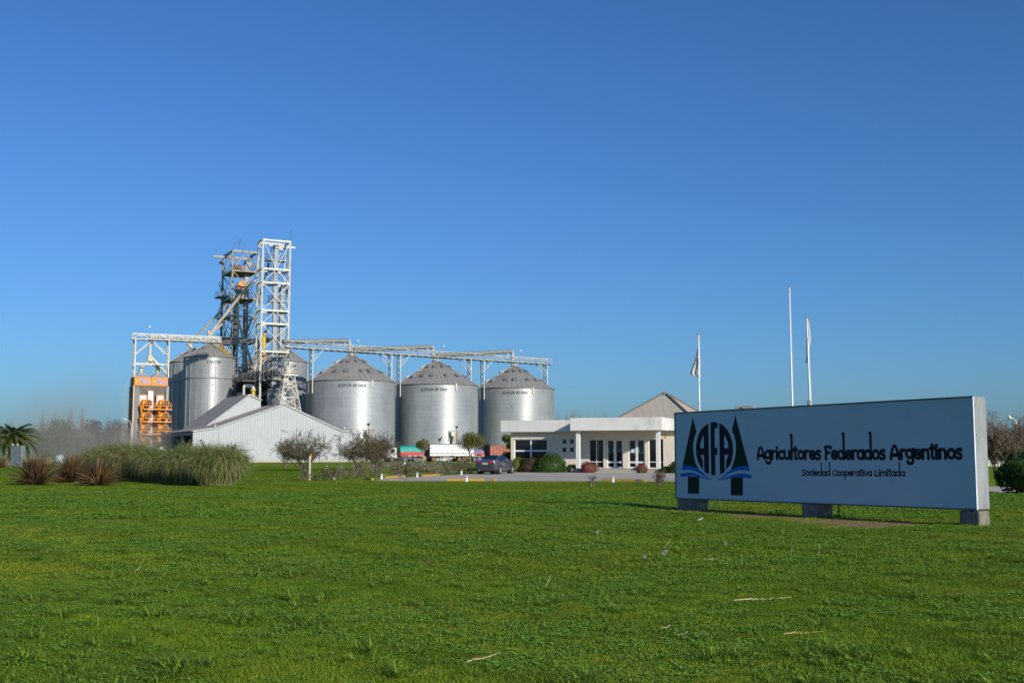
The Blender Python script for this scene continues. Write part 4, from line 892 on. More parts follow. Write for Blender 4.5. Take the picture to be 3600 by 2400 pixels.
# ================================================================ grain dryer
DY0 = gu(464, 221.9); ZB1 = zv(1324, 222); ZB0 = zv(1354, 222)
dy = T('grain_dryer', 'orange and grey grain dryer with stacked round fans and MEGA on its top band', 'grain dryer', DY0, R_(28.5))
W_, D_ = 6.45, 4.2
M_dgrey = mat('dryer_grey_panel', (0.13, 0.14, 0.15), 0.5, metal=0.2, var=0.12, vscale=0.6)
M_dwhite = mat('dryer_white_panel', (0.62, 0.64, 0.64), 0.5, var=0.08)
M_dcap = mat('dryer_cap_sheet', (0.42, 0.44, 0.44), 0.5, metal=0.3, var=0.08)
for k in (0, 1):
    x0 = W_ / 2 * k + 0.03; x1 = W_ / 2 * (k + 1) - 0.03
    mb = MB(); mb.bb(x0, x1, 0, D_, ZB0, ZB1)
    for i in range(24): x = x0 + 0.1 + (x1 - x0 - 0.2) * i / 23; mb.bb(x - 0.03, x + 0.03, -0.035, -0.001, ZB0 + 0.05, ZB1 - 0.05)
    for i in range(20): y = 0.1 + (D_ - 0.2) * i / 19; mb.bb(-0.03 + x0, x0 - 0.001, y - 0.03, y + 0.03, ZB0 + 0.05, ZB1 - 0.05) if k == 0 else None
    band = mb.build('top_band', M_orange, dy)
    V, Fc = text_mesh('M', 1.25, 0.12, 0.035); V2, F2 = text_mesh('EGA', 0.85, 0.12, 0.03, 1.05)
    xo = x0 + 0.95; mb = MB(); mx = max(p[0] for p in V); sx_ = 2.02 / (mx + 0.05 + max(p[0] for p in V2)); mb.add([(xo + p[0] * sx_, -0.05, ZB0 + 0.52 + p[1] * 0.95) for p in V], Fc)
    mb.add([(xo + (mx + 0.05 + p[0]) * sx_, -0.05, ZB0 + 0.52 + p[1]) for p in V2], F2); mb.build('lettering', mat('mega_lettering_blue', (0.22, 0.32, 0.62), 0.5) if k == 0 else MATS['mega_lettering_blue'], band, fix=False)
    mb = MB(); mb.poly([(x0 + 0.28, -0.05, ZB0 + 0.45), (x0 + 0.62, -0.05, ZB0 + 0.75), (x0 + 0.66, -0.05, ZB0 + 1.35), (x0 + 0.30, -0.05, ZB0 + 1.1)]); mb.build('rhombus', M_yellow, band, fix=False)
    mb = MB(); zc0, zc1 = ZB1 + 0.01, ZB1 + 0.85; xm = (x0 + x1) / 2
    a = [(x0, 0, zc0), (x1, 0, zc0), (x1, D_, zc0), (x0, D_, zc0)]; b = [(xm - 0.55, D_ * 0.33, zc1), (xm + 0.55, D_ * 0.33, zc1), (xm + 0.55, D_ * 0.67, zc1), (xm - 0.55, D_ * 0.67, zc1)]
    mb.add(a + b, [(0, 1, 5, 4), (1, 2, 6, 5), (2, 3, 7, 6), (3, 0, 4, 7), (4, 5, 6, 7)]); cap = mb.build('roof_cap', M_dcap, dy)
    mb = MB()
    for dx in (-0.35, 0.35): mb.box((xm + dx, D_ * 0.2, ZB1 + 0.52), (0.5, 0.25, 0.1))
    mb.build('cap_vent', M_galvd, cap)
    mb = MB(); railing(mb, [Vector((x0 + 0.5, 1.2, 0)), Vector((x0 + 0.9, 1.2, 0)), Vector((x0 + 0.9, 2.2, 0))], ZB1 + 0.2, 1.2, 0.5, 0.05); mb.build('guard_rail', M_galvd, cap)
    mb = MB(); mb.tube([(xm, D_ / 2, zc1), (xm, D_ / 2, zv(1288, 223))], 0.34, 10); mb.build('inlet_pipe', M_cream, cap)
mb = MB(); mb.bb(0.0, W_, 1.4, D_, 0, ZB0 - 0.01)
for z in np.arange(2.4, ZB0, 2.45): mb.bb(-0.03, W_ + 0.03, 1.37, D_ + 0.03, z - 0.05, z + 0.05)
mb.build('body', M_dgrey, dy)
mb = MB(); mb.add([(0, 0, ZB0 - 0.02), (W_, 0, ZB0 - 0.02), (W_ - 0.9, 1.39, ZB0 - 1.75), (1.0, 1.39, ZB0 - 1.75)], [(0, 1, 2, 3)]); mb.build('transition_hood', mat('dryer_hood', (0.30, 0.28, 0.25), 0.55, metal=0.2), dy, fix=False)
mb = MB(); mb.bb(0.02, 1.05, 0.05, 1.38, 0, ZB0 - 0.3)
for z in np.arange(1.2, ZB0 - 0.5, 2.45): mb.bb(0.0, 1.07, 0.03, 1.38, z - 0.04, z + 0.04)
mb.build('corner_column', M_dgrey, dy)
mb = MB(); mb.bb(2.75, 3.75, 0.35, 1.38, 0, ZB0 - 1.0)
mb.build('centre_duct', M_dwhite, dy)
for k, (x0, x1) in enumerate(((1.1, 2.65), (4.35, 5.9))):
    mb = MB(); mb.bb(x0 + 0.2, x1 - 0.2, 0.5, 1.38, 0, ZB0 - 1.9); mb.build('front_duct', M_dwhite, dy)
    mb = MB()
    for x in (x0, x1 - 0.2): mb.bb(x, x + 0.2, 0.42, 1.38, 0, ZB0 - 1.75)
    for z in np.arange(ZB0 - 1.76, 0.3, -2.45): mb.bb(x0 + 0.2, x1 - 0.2, 0.43, 0.62, z - 0.16, z)
    mb.build('duct_frame', M_orange, dy)
mb = MB()
for x, y in ((-0.06, -0.06), (W_ + 0.0, -0.06), (-0.06, D_ - 0.05)): mb.bb(x - 0.11, x + 0.11, y - 0.11, y + 0.11, 0, ZB0 - 0.03)
mb.build('corner_post', mat('salmon_post', (0.62, 0.40, 0.24), 0.5), dy)
mb = MB()
for y in (D_ * 0.3, D_ * 0.7): mb.bb(-0.12, -0.04, y - 0.1, y + 0.1, 0, ZB0)
for z in np.arange(2.4, ZB0, 2.45): mb.bb(-0.10, -0.045, 0.1, D_ - 0.1, z - 0.07, z + 0.07)
mb.build('side_frame', M_orange, dy)
mb = MB()   # caged ladder on the rear left
for x, y in ((-0.9, 3.0), (-0.9, 3.7), (-1.4, 3.0), (-1.4, 3.7)): mb.bar((x, y, 0), (x, y, ZB0 + 1.0 - (0 if x > -1 else 2)), 0.04)
for z in np.arange(0.5, ZB0, 1.2):
    for a, b in (((-0.9, 3.0), (-1.4, 3.0)), ((-1.4, 3.0), (-1.4, 3.7)), ((-0.9, 3.0), (-0.9, 3.7))): mb.bar((*a, z), (*b, z), 0.035)
mb.build('caged_ladder', M_galvd, dy)
M_mouth = mat('fan_mouth', (0.10, 0.07, 0.05), 0.7, var=0.1)
zf = [zv(v, 221) for v in (1416, 1460, 1504, 1549)]
for zc in zf:
    for xc in (2.45, 5.75):
        A = Vector((0.30, -0.95, 0)).normalized(); c = Vector((xc, -0.7, zc)); S_ = Vector((-A.y, A.x, 0))
        mb = MB(); mb.tube([c - A * 0.1, c + A * 0.55], 0.66, 20); mb.tube([c + A * 0.5, c + A * 0.62], 0.76, 20); mb.tube([c + Vector((-0.9, 0.35, 0)), c + Vector((-0.2, 0.35, 0))], 0.75, 16); mb.tube([c + Vector((-0.2, 0.9, 0)), c], 0.6, 14); fan = mb.build('fan', M_orange, dy)
        mb = MB(); mb.tube([c + A * 0.60, c + A * 0.632], 0.58, 20); mb.build('fan_mouth', M_mouth, fan)
        mb = MB(); q = c + Vector((-1.05, -0.1, -0.35)); mb.tube([q, q - EZ * 0.7, q - EZ * 1.5], [0.44, 0.4, 0.14], 12); mb.tube([q - EZ * 1.4, q - EZ * 2.3], 0.13, 8); mb.tube([q, c + Vector((-0.5, 0.2, 0.1))], 0.36, 10); mb.build('cyclone', M_orange, fan)
        mb = MB(); mb.box((c.x + 0.3, c.y - 0.2, zc - 0.85), (0.3, 0.3, 0.3)); mb.build('motor', mat('red_motor', (0.6, 0.12, 0.05), 0.5) if 'red_motor' not in MATS else MATS['red_motor'], fan)
for zc in zf:
    mb = MB(); z = zc - 1.28; mb.bb(1.6, 7.0, -1.75, -0.3, z, z + 0.22)
    railing(mb, [Vector(p) for p in ((1.6, -1.72, 0), (6.97, -1.72, 0), (6.97, -0.3, 0))], z + 0.2, 1.1, 1.0, 0.07); mb.build('fan_platform', M_orange, dy)
# support frame above dryer
DF = T('dryer_gantry', 'white lattice posts and bridge carrying a conveyor above the orange dryer', 'gantry', DY0, R_(28.5))
zt1 = zv(1193, 222)
for x0 in (0.0, W_):
    mb = MB(); y0, y1 = (0.0, 1.9) if x0 else (0.0, 1.9)
    n = 6; za_ = ZB1
    for y in (y0, y1): mb.bar((x0, y, za_), (x0, y, zt1), 0.22)
    for i in range(n):
        a = za_ + (zt1 - za_) * i / n; b = za_ + (zt1 - za_) * (i + 1) / n; mb.bar((x0, y0, a), (x0, y1, b), 0.08); mb.bar((x0, y1, a), (x0, y0, b), 0.08)
    mb.build('lattice_post', M_white, DF)
mb = MB(); zm = zv(1277, 222)
for y in (0.0, 1.9): mb.bar((0, y, zm), (W_, y, zm), 0.14, 0.2)
for x, sg_ in ((0, 1), (W_, -1)): mb.bar((x, 0, zt1 - 3.0), (x + sg_ * 3.1, 0.5, zt1 - 0.1), 0.13); mb.bar((x, 1.9, zt1 - 3.0), (x + sg_ * 3.1, 1.5, zt1 - 0.1), 0.13)
mb.build('brace', M_white, DF)
mb = MB(); c = Vector((W_ / 2 - 0.15, D_ / 2 - 0.6, 0)); zj = zv(1258, 223)
mb.tube([(c.x, c.y, zt1), (c.x, c.y, zj)], 0.32, 10); mb.box((c.x, c.y, zj), (0.9, 0.9, 1.0))
for xm in (W_ / 4, W_ * 3 / 4): mb.tube([(c.x, c.y, zj - 0.2), (xm, D_ / 2, zv(1290, 223)), (xm, D_ / 2, zv(1300, 223))], 0.3, 10)
mb.tube([(c.x, c.y, zj + 0.6), (W_ + 0.2, 0.6, zv(1318, 223))], 0.3, 10)
mb.build('feed_pipe', M_cream, DF)
db = T('conveyor_bridge', 'short lattice conveyor bridge from above the orange dryer to the left tower', 'bridge', gu(463, 222.5))
p = A_(463, 1190, 222.5); q = A_(776, 1204, 230); q.z = p.z = (p.z + q.z) / 2; mb = MB(); truss(mb, p, q, 1.3, 1.05, 1.7, 0.13, 0.08); mb.build('truss', M_white, db, True)
mb = MB(); a = p.lerp(q, 0.2) + EZ * 0.5; b = q + EZ * 0.5; mb.bar(a, b, 0.55, 0.6); mb.build('trough', M_galv, db, True)
mb = MB(); n = 12; d = (q - p).normalized(); s = Vector((-d.y, d.x, 0)) * 0.7
for i in range(n):
    a = p.lerp(q, i / n) - EZ * 0.1; b = p.lerp(q, (i + 0.93) / n) - EZ * 0.28; mb.add([a - s, a + s, b + s, b - s], [(0, 1, 2, 3)])
mb.build('floor_plates', M_galvd, db, True)
p = A_(526, 1149, 223); t = T('bridge_lamp', 'tiny white globe lamp on a thin rod above the orange dryer bridge', 'lamp', Vector((p.x, p.y, db.location.z))); mb = MB(); mb.tube([(p.x + 0.15, p.y, zv(1175, 223)), tuple(p)], 0.04, 5); mb.build('arm', M_galvd, t, True)
mb = MB(); mb.lathe([(0.02, -0.18), (0.2, -0.1), (0.22, 0.05), (0.12, 0.18), (0.01, 0.22)], tuple(p), 10); mb.build('globe', MATS['lamp_white'], t, True)
# ================================================================ yard lamps
M_lampgrey = mat('lamp_pole_grey', (0.30, 0.31, 0.32), 0.5, metal=0.3); M_lampw = mat('lamp_pole_white', (0.70, 0.69, 0.66), 0.5)
def street_lamp(label, u, vtop, Y, head_u, m, zbase=0.0, spot=False):
    p = gu(u, Y); top = at(u, vtop, Y); hd = at(head_u, vtop, Y); t = T('street_lamp', label, 'street lamp', (p.x, p.y, 0), 0, 'yard lamps'); L = hd.x - p.x
    mb = MB(); z = top.z; mb.tube([(p.x, p.y, zbase), (p.x, p.y, z - abs(L) * 0.9), (p.x + L * 0.15, p.y, z - abs(L) * 0.35), (p.x + L * 0.45, p.y, z - abs(L) * 0.1), (p.x + L * 0.8, p.y, z)], [0.07, 0.055, 0.05, 0.045, 0.045], 6); mb.build('pole', m, t, True)
    mb = MB(); s = 1 if L > 0 else -1; mb.tube([(p.x + L * 0.72, p.y, z - 0.02), (p.x + L * 0.85, p.y, z + 0.02), (p.x + L, p.y, z + 0.06), (p.x + L * 1.12, p.y, z + 0.08)], [0.07, 0.16, 0.19, 0.08], 8); mb.build('lamp_head', M_lampw, t, True)
    if spot: mb = MB(); mb.box((p.x, p.y, z - abs(L) * 0.8), (0.5, 0.4, 0.45)); mb.build('spotlight', M_dark, t, True)
    return t
street_lamp('curved yard lamp left of the orange dryer, head turned left', 459, 1474, 205, 437, M_lampw)
street_lamp('curved yard lamp on the left part of the white shed gable', 768, 1497, 191, 756, M_lampgrey)
street_lamp('curved yard lamp before the right end of the white shed gable, head turned right', 1195, 1505, 200, 1212, M_lampgrey)
street_lamp('yard lamp with black spotlight in front of the nearest big silo', 1294, 1486, 224, 1302, M_dark, 0, True)
street_lamp('yard lamp with black spotlight in front of the middle big silo', 1605, 1494, 236, 1614, M_dark, 0, True)
street_lamp('white street lamp above the leafless shrubs right of the billboard', 3578, 1468, 95, 3546, M_lampw)
# ================================================================ office
BA = R_(20.0); B0 = Vector((-0.1, 100.0, 0)); Bt = Vector((math.cos(BA), -math.sin(BA), 0)); Bn = Vector((math.sin(BA), math.cos(BA), 0))   # Bn points into the building
M_B = Matrix((Bt, Bn, EZ)).transposed().to_4x4()
def su(u, d=0.0):
    "facade position seen in column u, on a plane d metres in front of the wall"
    k = (u - 1800) / F_; P = B0 - Bn * d; n = FW.y
    return (k * n * P.y - P.x) / (Bt.x - k * n * Bt.y)
def bz(v, s, d=0.0): return at(1800, v, (B0 + Bt * s - Bn * d).y).z
of = T('office_building', 'low white flat-roofed office with glazed entrance and wide concrete canopy', 'building', B0, -BA)
M_wall = mat('cream_render', (0.70, 0.63, 0.515), 0.85, var=0.05, vscale=1.5, dirt=(0.48, 0.42, 0.33), dirt_amt=0.25, dscale=0.8)
M_fasc = mat('white_concrete', (0.70, 0.68, 0.63), 0.85, var=0.06, vscale=1.0, dirt=(0.34, 0.31, 0.27), dirt_amt=0.45, dscale=1.1)
M_frame = mat('white_window_frame', (0.75, 0.75, 0.74), 0.4, var=0.03)
M_floor = mat('terrace_concrete', (0.36, 0.34, 0.29), 0.85, var=0.1, vscale=3, bump=0.2)
M_int = mat('dim_interior', (0.10, 0.09, 0.08), 0.9, var=0.3, vscale=1.0)
ZF0, ZF1, ZF2 = 3.42, 4.42, 4.47
SE_ = 22.0; DEP = 11.0
# openings in the front wall: (s0, s1, z0, z1)
win = (su(1806.5), su(1924), 0.75, bz(1543.5, 2))
sm = [(su(a), su(b), z0, z1) for a, b in ((1975, 1990.5), (2001.5, 2017)) for z0, z1 in ((bz(1560, 5), bz(1542, 5)), (bz(1589, 5), bz(1571, 5)))]
gz = [(su(a), su(b), 0.34, bz(1543, 9)) for a, b in ((2070, 2121), (2132, 2190), (2208, 2267), (2280, 2332))]
ops = [win] + sm + gz
xs = sorted(set([0.0, SE_] + [o[0] for o in ops] + [o[1] for o in ops])); zs = sorted(set([0.0, 3.6] + [o[2] for o in ops] + [o[3] for o in ops]))
mb = MB(); WT = 0.28
def solid(x, z): return not any(o[0] < x < o[1] and o[2] < z < o[3] for o in ops)
for i in range(len(xs) - 1):
    # merge vertical runs so that no two faces coincide
    run = None
    for j in range(len(zs) - 1):
        s_ = solid((xs[i] + xs[i + 1]) / 2, (zs[j] + zs[j + 1]) / 2)
        if s_: run = (run[0], zs[j + 1]) if run else (zs[j], zs[j + 1])
        if (not s_ or j == len(zs) - 2) and run:
            a, b = run; x0, x1 = xs[i], xs[i + 1]
            mb.add([(x0, 0, a), (x1, 0, a), (x1, 0, b), (x0, 0, b)], [(0, 1, 2, 3)]); run = None
for o in ops:   # reveals
    x0, x1, a, b = o
    mb.add([(x0, 0, a), (x0, WT, a), (x0, WT, b), (x0, 0, b), (x1, 0, a), (x1, WT, a), (x1, WT, b), (x1, 0, b)], [(0, 1, 2, 3), (4, 7, 6, 5), (3, 2, 6, 7), (0, 4, 5, 1)])
mb.add([(0, 0, 0), (0, DEP, 0), (0, DEP, 3.6), (0, 0, 3.6)], [(0, 1, 2, 3)]); mb.add([(SE_, 0, 0), (SE_, 0, 3.6), (SE_, DEP, 3.6), (SE_, DEP, 0)], [(0, 1, 2, 3)]); mb.add([(0, DEP, 0), (SE_, DEP, 0), (SE_, DEP, 3.6), (0, DEP, 3.6)], [(0, 1, 2, 3)])
mb.build('wall', M_wall, of, fix=False)
mb = MB(); mb.bb(0.05, SE_ - 0.05, 3.5, 3.62, 0.0, 3.6); mb.build('interior_wall', M_int, of)
mb = MB(); mb.bb(0.05, SE_ - 0.05, WT + 0.02, 3.45, 0.25, 0.33); mb.build('interior_floor', M_int, of)
CS0 = su(2004.5, 3.1); CS1 = su(2328, 3.1); OV = 0.6
mb = MB(); mb.bb(-0.75, CS0 - 0.003, -OV, 0.4, ZF0, ZF1); mb.bb(CS1 + 0.003, SE_ + 0.6, -OV, 0.4, ZF0 + 0.04, ZF2); mb.bb(-0.75, -0.35, 0.403, DEP + 0.6, ZF0, ZF1); mb.bb(SE_ + 0.2, SE_ + 0.6, 0.403, DEP + 0.6, ZF0 + 0.04, ZF2)
mb.build('fascia', M_fasc, of, bevel=0.02)
mb = MB(); mb.bb(CS0, CS1, -3.1, 0.398, ZF0 + 0.03, ZF2 + 0.03); mb.build('canopy', M_fasc, of, bevel=0.02)
mb = MB(); mb.bb(-0.34, SE_ + 0.19, 0.41, DEP + 0.5, 3.61, 3.95); mb.build('roof', M_conc, of)
for u in (2033, 2314.5):
    s = su(u, 2.6); mb = MB(); mb.bb(s - 0.16, s + 0.16, -2.76, -2.44, 0.33, ZF0 + 0.03); mb.build('column', M_fasc, of, bevel=0.01)
s0 = su(2022, 3.0); s1 = su(2380, 3.0)
mb = MB(); mb.bb(s0, s1 + 4, -3.0, -0.003, 0.0, 0.33); mb.build('terrace', M_floor, of)
s0 = su(2085, 3.6); s1 = su(2240, 3.6); mb = MB(); mb.bb(s0, s1, -3.4, -3.003, 0.0, 0.22); mb.bb(s0 - 0.15, s1 + 0.15, -3.8, -3.403, 0.0, 0.11); mb.build('steps', M_floor, of)
s0 = su(2005, 2.6); mb = MB(); mb.bb(s0, s0 + 0.9, -2.6, -1.8, 0.0, 0.30); mb.build('plinth_block', M_floor, of)
def frame(mb, x0, x1, z0, z1, y, t=0.08, d=0.07):
    mb.bb(x0, x0 + t, y, y + d, z0, z1); mb.bb(x1 - t, x1, y, y + d, z0, z1); mb.bb(x0 + t, x1 - t, y, y + d, z1 - t, z1); mb.bb(x0 + t, x1 - t, y, y + d, z0, z0 + t)
def glazed(name, o, vbars=(), hbars=(), y=0.14, t=0.08, bt=0.09):
    x0, x1, z0, z1 = o; mb = MB(); frame(mb, x0, x1, z0, z1, y, t); 
    for x in vbars: mb.bb(x - bt / 2, x + bt / 2, y - 0.004, y + 0.07, z0 + t, z1 - t)
    for z in hbars: mb.bb(x0 + t, x1 - t, y + 0.002, y + 0.066, z - bt / 2, z + bt / 2)
    f = mb.build(name, M_frame, of)
    mb = MB(); mb.add([(x0 + t * 0.5, y + 0.04, z0 + t * 0.5), (x1 - t * 0.5, y + 0.04, z0 + t * 0.5), (x1 - t * 0.5, y + 0.04, z1 - t * 0.5), (x0 + t * 0.5, y + 0.04, z1 - t * 0.5)], [(0, 1, 2, 3)]); mb.build('pane', M_glass, f, fix=False)
    return f
xm = (win[0] + win[1]) / 2; glazed('window', win, (xm,), (bz(1584, 2),), bt=0.13)
for o in sm: glazed('window', o, t=0.05)
hb = bz(1623, 9)
glazed('window', gz[0], ((gz[0][0] + gz[0][1]) / 2,), (hb,), t=0.06, bt=0.06); glazed('window', gz[3], ((gz[3][0] + gz[3][1]) / 2 + 0.3,), (hb,), t=0.06, bt=0.06)
M_stick = mat('door_sticker_green', (0.03, 0.30, 0.22), 0.5, var=0.05); M_paper = mat('white_paper', (0.62, 0.66, 0.66), 0.7, var=0.05)
for gi, o in ((1, gz[1]), (2, gz[2])):
    xm = (o[0] + o[1]) / 2
    for k, (a, b) in enumerate(((o[0] + 0.02, xm - 0.01), (xm + 0.01, o[1] - 0.02))):
        x0, x1, z0, z1 = a, b, o[2] + 0.01, o[3] - 0.02; mb = MB(); frame(mb, x0, x1, z0, z1, 0.12, 0.10, 0.06); mb.bb(x0 + 0.1, x1 - 0.1, 0.124, 0.176, hb - 0.09, hb + 0.05)
        d = mb.build('door', M_frame, of); mb = MB(); mb.add([(x0 + 0.05, 0.15, z0 + 0.05), (x1 - 0.05, 0.15, z0 + 0.05), (x1 - 0.05, 0.15, z1 - 0.05), (x0 + 0.05, 0.15, z1 - 0.05)], [(0, 1, 2, 3)]); mb.build('pane', M_glass, d, fix=False)
        xc = (x0 + x1) / 2; zc = 1.85
        if (gi == 1) == (k == 0):
            mb = MB(); y = 0.144
            for sgn in (-1, 1): mb.poly([(xc + sgn * 0.13, y, zc - 0.12), (xc + sgn * 0.23, y, zc - 0.12), (xc + sgn * 0.15, y, zc + 0.22)])
            for sgn in (-1, 1): mb.poly([(xc + sgn * 0.04, y - 0.002, zc - 0.20), (xc + sgn * 0.26, y - 0.002, zc - 0.10), (xc + sgn * 0.27, y - 0.002, zc - 0.16), (xc + sgn * 0.05, y - 0.002, zc - 0.24)])
            mb.build('emblem_sticker', M_stick, d, fix=False)
        else:
            mb = MB(); mb.poly([(xc - 0.16, 0.144, zc - 0.22), (xc + 0.16, 0.144, zc - 0.22), (xc + 0.16, 0.144, zc + 0.12), (xc - 0.16, 0.144, zc + 0.12)]); mb.build('notice', M_paper if gi == 2 else M_int, d, fix=False)
        if gi == 1 and k == 1 or gi == 2 and k == 0:
            hx = x0 + 0.05 if k == 1 else x1 - 0.05; mb = MB(); mb.bb(hx - 0.02, hx + 0.02, 0.07, 0.118, 1.32, 1.45); mb.bb(min(hx, hx + (0.16 if k else -0.16)), max(hx, hx + (0.16 if k else -0.16)), 0.05, 0.07, 1.40, 1.43); mb.build('handle', M_chrome, d)
mb = MB(); s = su(2341, 0.0); z = bz(1532, s); r_ = 0.13; mb.prism([(s - r_, -0.03, z + r_), (s + r_, -0.03, z + r_), (s + r_, -0.03, z - 0.02), (s, -0.03, z - 0.2), (s - r_, -0.03, z - 0.02)], (0, 0.028, 0)); mb.build('shield_badge', M_yellow, of)
ac = T('rooftop_unit', 'grey boxy air-conditioning unit on the office roof above the billboard', 'air conditioner', gu(2623, 104)); p = gu(2623, 104); mb = MB(); mb.box((p.x, p.y, 4.85), (1.8, 1.0, 1.4), -0.5)
z1 = zv(1426, 104); mb = MB(); mb.box((p.x, p.y, (3.9 + z1) / 2), (1.75, 0.9, z1 - 3.9), -0.45); mb.build('casing', M_galv, ac, True, bevel=0.02)
mb = MB(); q = Vector((p.x - 0.25, p.y, z1 - 0.5)); d = Vector((-math.sin(0.45), -math.cos(0.45), 0)); mb.tube([q + d * 0.44, q + d * 0.47], 0.32, 14); mb.build('fan_grille', M_dark, ac, True)
# ---------------------------------------------------------------- hip-roofed warehouse behind
hr = T('hip_roof_building', 'tan pyramid-roofed building rising behind the office', 'building', gu(2338, 150)); Yh = 150; ap = at(2338, 1383, Yh)
M_tan = mat('tan_roof_sheet', (0.45, 0.39, 0.31), 0.75, var=0.06, vscale=0.4, dirt=(0.50, 0.45, 0.37), dirt_amt=0.3, dscale=0.5)
corrugate(M_tan, (1, 0, 0), 0.9, 0.04)
R0 = 11.2; zb_ = 4.0; n = 4
base = [Vector((ap.x + R0 * math.cos(a), ap.y + R0 * math.sin(a), zb_)) for a in [R_(-69 + 90 * k) for k in range(n)]]
mb = MB(); tp = [Vector((ap.x + 0.35 * math.cos(R_(-69 + 90 * k)), ap.y + 0.35 * math.sin(R_(-69 + 90 * k)), ap.z - 0.1)) for k in range(n)]
for k in range(n): mb.add([base[k], base[(k + 1) % n], tp[(k + 1) % n], tp[k]], [(0, 1, 2, 3)])
mb.build('roof', M_tan, hr, True)
mb = MB()
for k in range(n): mb.bar(base[k] + EZ * 0.06, tp[k] + EZ * 0.1, 0.28, 0.14)
mb.build('hip_cap', mat('hip_cap_dark', (0.14, 0.12, 0.10), 0.7), hr, True)
mb = MB(); mb.lathe([(0.5, -0.15), (0.45, 0.1), (0.1, 0.25)], tuple(ap), 10); mb.build('finial', M_galvd, hr, True)
mb = MB(); mb.prism([(q.x + (ap.x - q.x) * 0.05, q.y + (ap.y - q.y) * 0.05, 0) for q in base], (0, 0, zb_ - 0.01)); mb.build('wall', M_wall, hr, True)
# ================================================================ flagpoles
M_pole = mat('white_flagpole', (0.66, 0.66, 0.65), 0.35, var=0.05)
M_flag = mat('white_flag_cloth', (0.80, 0.80, 0.82), 0.8, var=0.03, trans=0.5)
def pole(label, ub, ut, vt, Y, r):
    b = gu(ub, Y); top = at(ut, vt, Y); t = T('flagpole', label, 'flagpole', b, 0, 'flagpoles behind the billboard'); mb = MB()
    ks = (0, 0.36, 0.362, 0.66, 0.662, 1.0); rs = (r, r, r * 0.85, r * 0.85, r * 0.7, r * 0.65); mb.tube([b.lerp(top, k) if k else b for k in ks], list(rs), 10); mb.build('pole', M_pole, t, True)
    mb = MB(); mb.lathe([(r * 0.7, 0), (r * 1.1, 0.02), (r * 1.1, 0.06), (0.005, 0.09)], tuple(top), 10); mb.build('cap', M_galvd, t, True)
    mb = MB(); mb.box((top.x + r * 0.9, top.y, top.z - 0.2), (0.05, 0.08, 0.22)); mb.build('pulley', M_yellow, t, True)
    mb = MB(); mb.bar((top.x + r * 1.0, top.y - 0.03, top.z - 0.3), (b.x + r * 1.3, b.y - 0.03, 1.2), 0.012); mb.build('halyard', M_frame, t, True)
    return top
pole('left flagpole with a drooping white flag, nearest the office', 2459, 2455.5, 1176, 66, 0.058)
pole('tallest bare flagpole, with no flag', 2790, 2774.5, 1011, 64, 0.052)
pole('right flagpole with a narrow furled white flag', 2856, 2836, 1118, 60, 0.065)
def flag(label, Y, outline, marks, seed):
    "limp cloth: rows of (v, u_left, u_right); folded in depth"
    t = T('flag', label, 'flag', gu(outline[0][1], Y)); n = 14; P = []; rows = []
    for i in range(len(outline) - 1):
        (v0, a0, b0), (v1, a1, b1) = outline[i], outline[i + 1]
        for k in range(4): f = k / 4; rows.append((v0 + (v1 - v0) * f, a0 + (a1 - a0) * f, b0 + (b1 - b0) * f))
    rows.append(outline[-1])
    for j, (v, a, b) in enumerate(rows):
        for i in range(n + 1):
            f = i / n; u = a + (b - a) * f; wv = (b - a) / F_ * Y; P.append(at(u, v, Y + 0.12 + 0.28 * wv * math.sin(f * 11 + seed + j * 0.12) * min(1, j / 4)))
    Fc = [(j * (n + 1) + i, j * (n + 1) + i + 1, (j + 1) * (n + 1) + i + 1, (j + 1) * (n + 1) + i) for j in range(len(rows) - 1) for i in range(n)]
    mb = MB(); mb.add(P, Fc, True); o = mb.build('cloth', M_flag, t, True, fix=False)
    s = o.modifiers.new('thick', 'SOLIDIFY'); s.thickness = 0.006
    for nm, m, pl in marks:
        mb = MB()
        for q in pl: mb.poly([at(u, v, Y - 0.16) for u, v in q])
        mb.build(nm, m, t, True, fix=False)
flag('drooping white flag with a small dark emblem on the left flagpole', 66, [(1205, 2456, 2459), (1240, 2449, 2461), (1270, 2442, 2462), (1310, 2426, 2462.5), (1318, 2432, 2462.5), (1322, 2448, 2462.5), (1332, 2457, 2461)],
     [('flag_emblem', M_en, [[(2449, 1258), (2453, 1256), (2453, 1272), (2447, 1276)]]), ('flag_emblem', M_stick, [[(2442, 1278), (2446, 1274), (2447, 1282), (2444, 1284)]])], 1)
flag('narrow furled white flag with dark marks on the right flagpole', 60, [(1132, 2841, 2844), (1160, 2838, 2848), (1195, 2836, 2850.5), (1225, 2834, 2847), (1250, 2835, 2845), (1276, 2832, 2838)],
     [('flag_emblem', M_en, [[(2836.5, 1190), (2839.5, 1185), (2838.5, 1226), (2835, 1226)]])], 3)
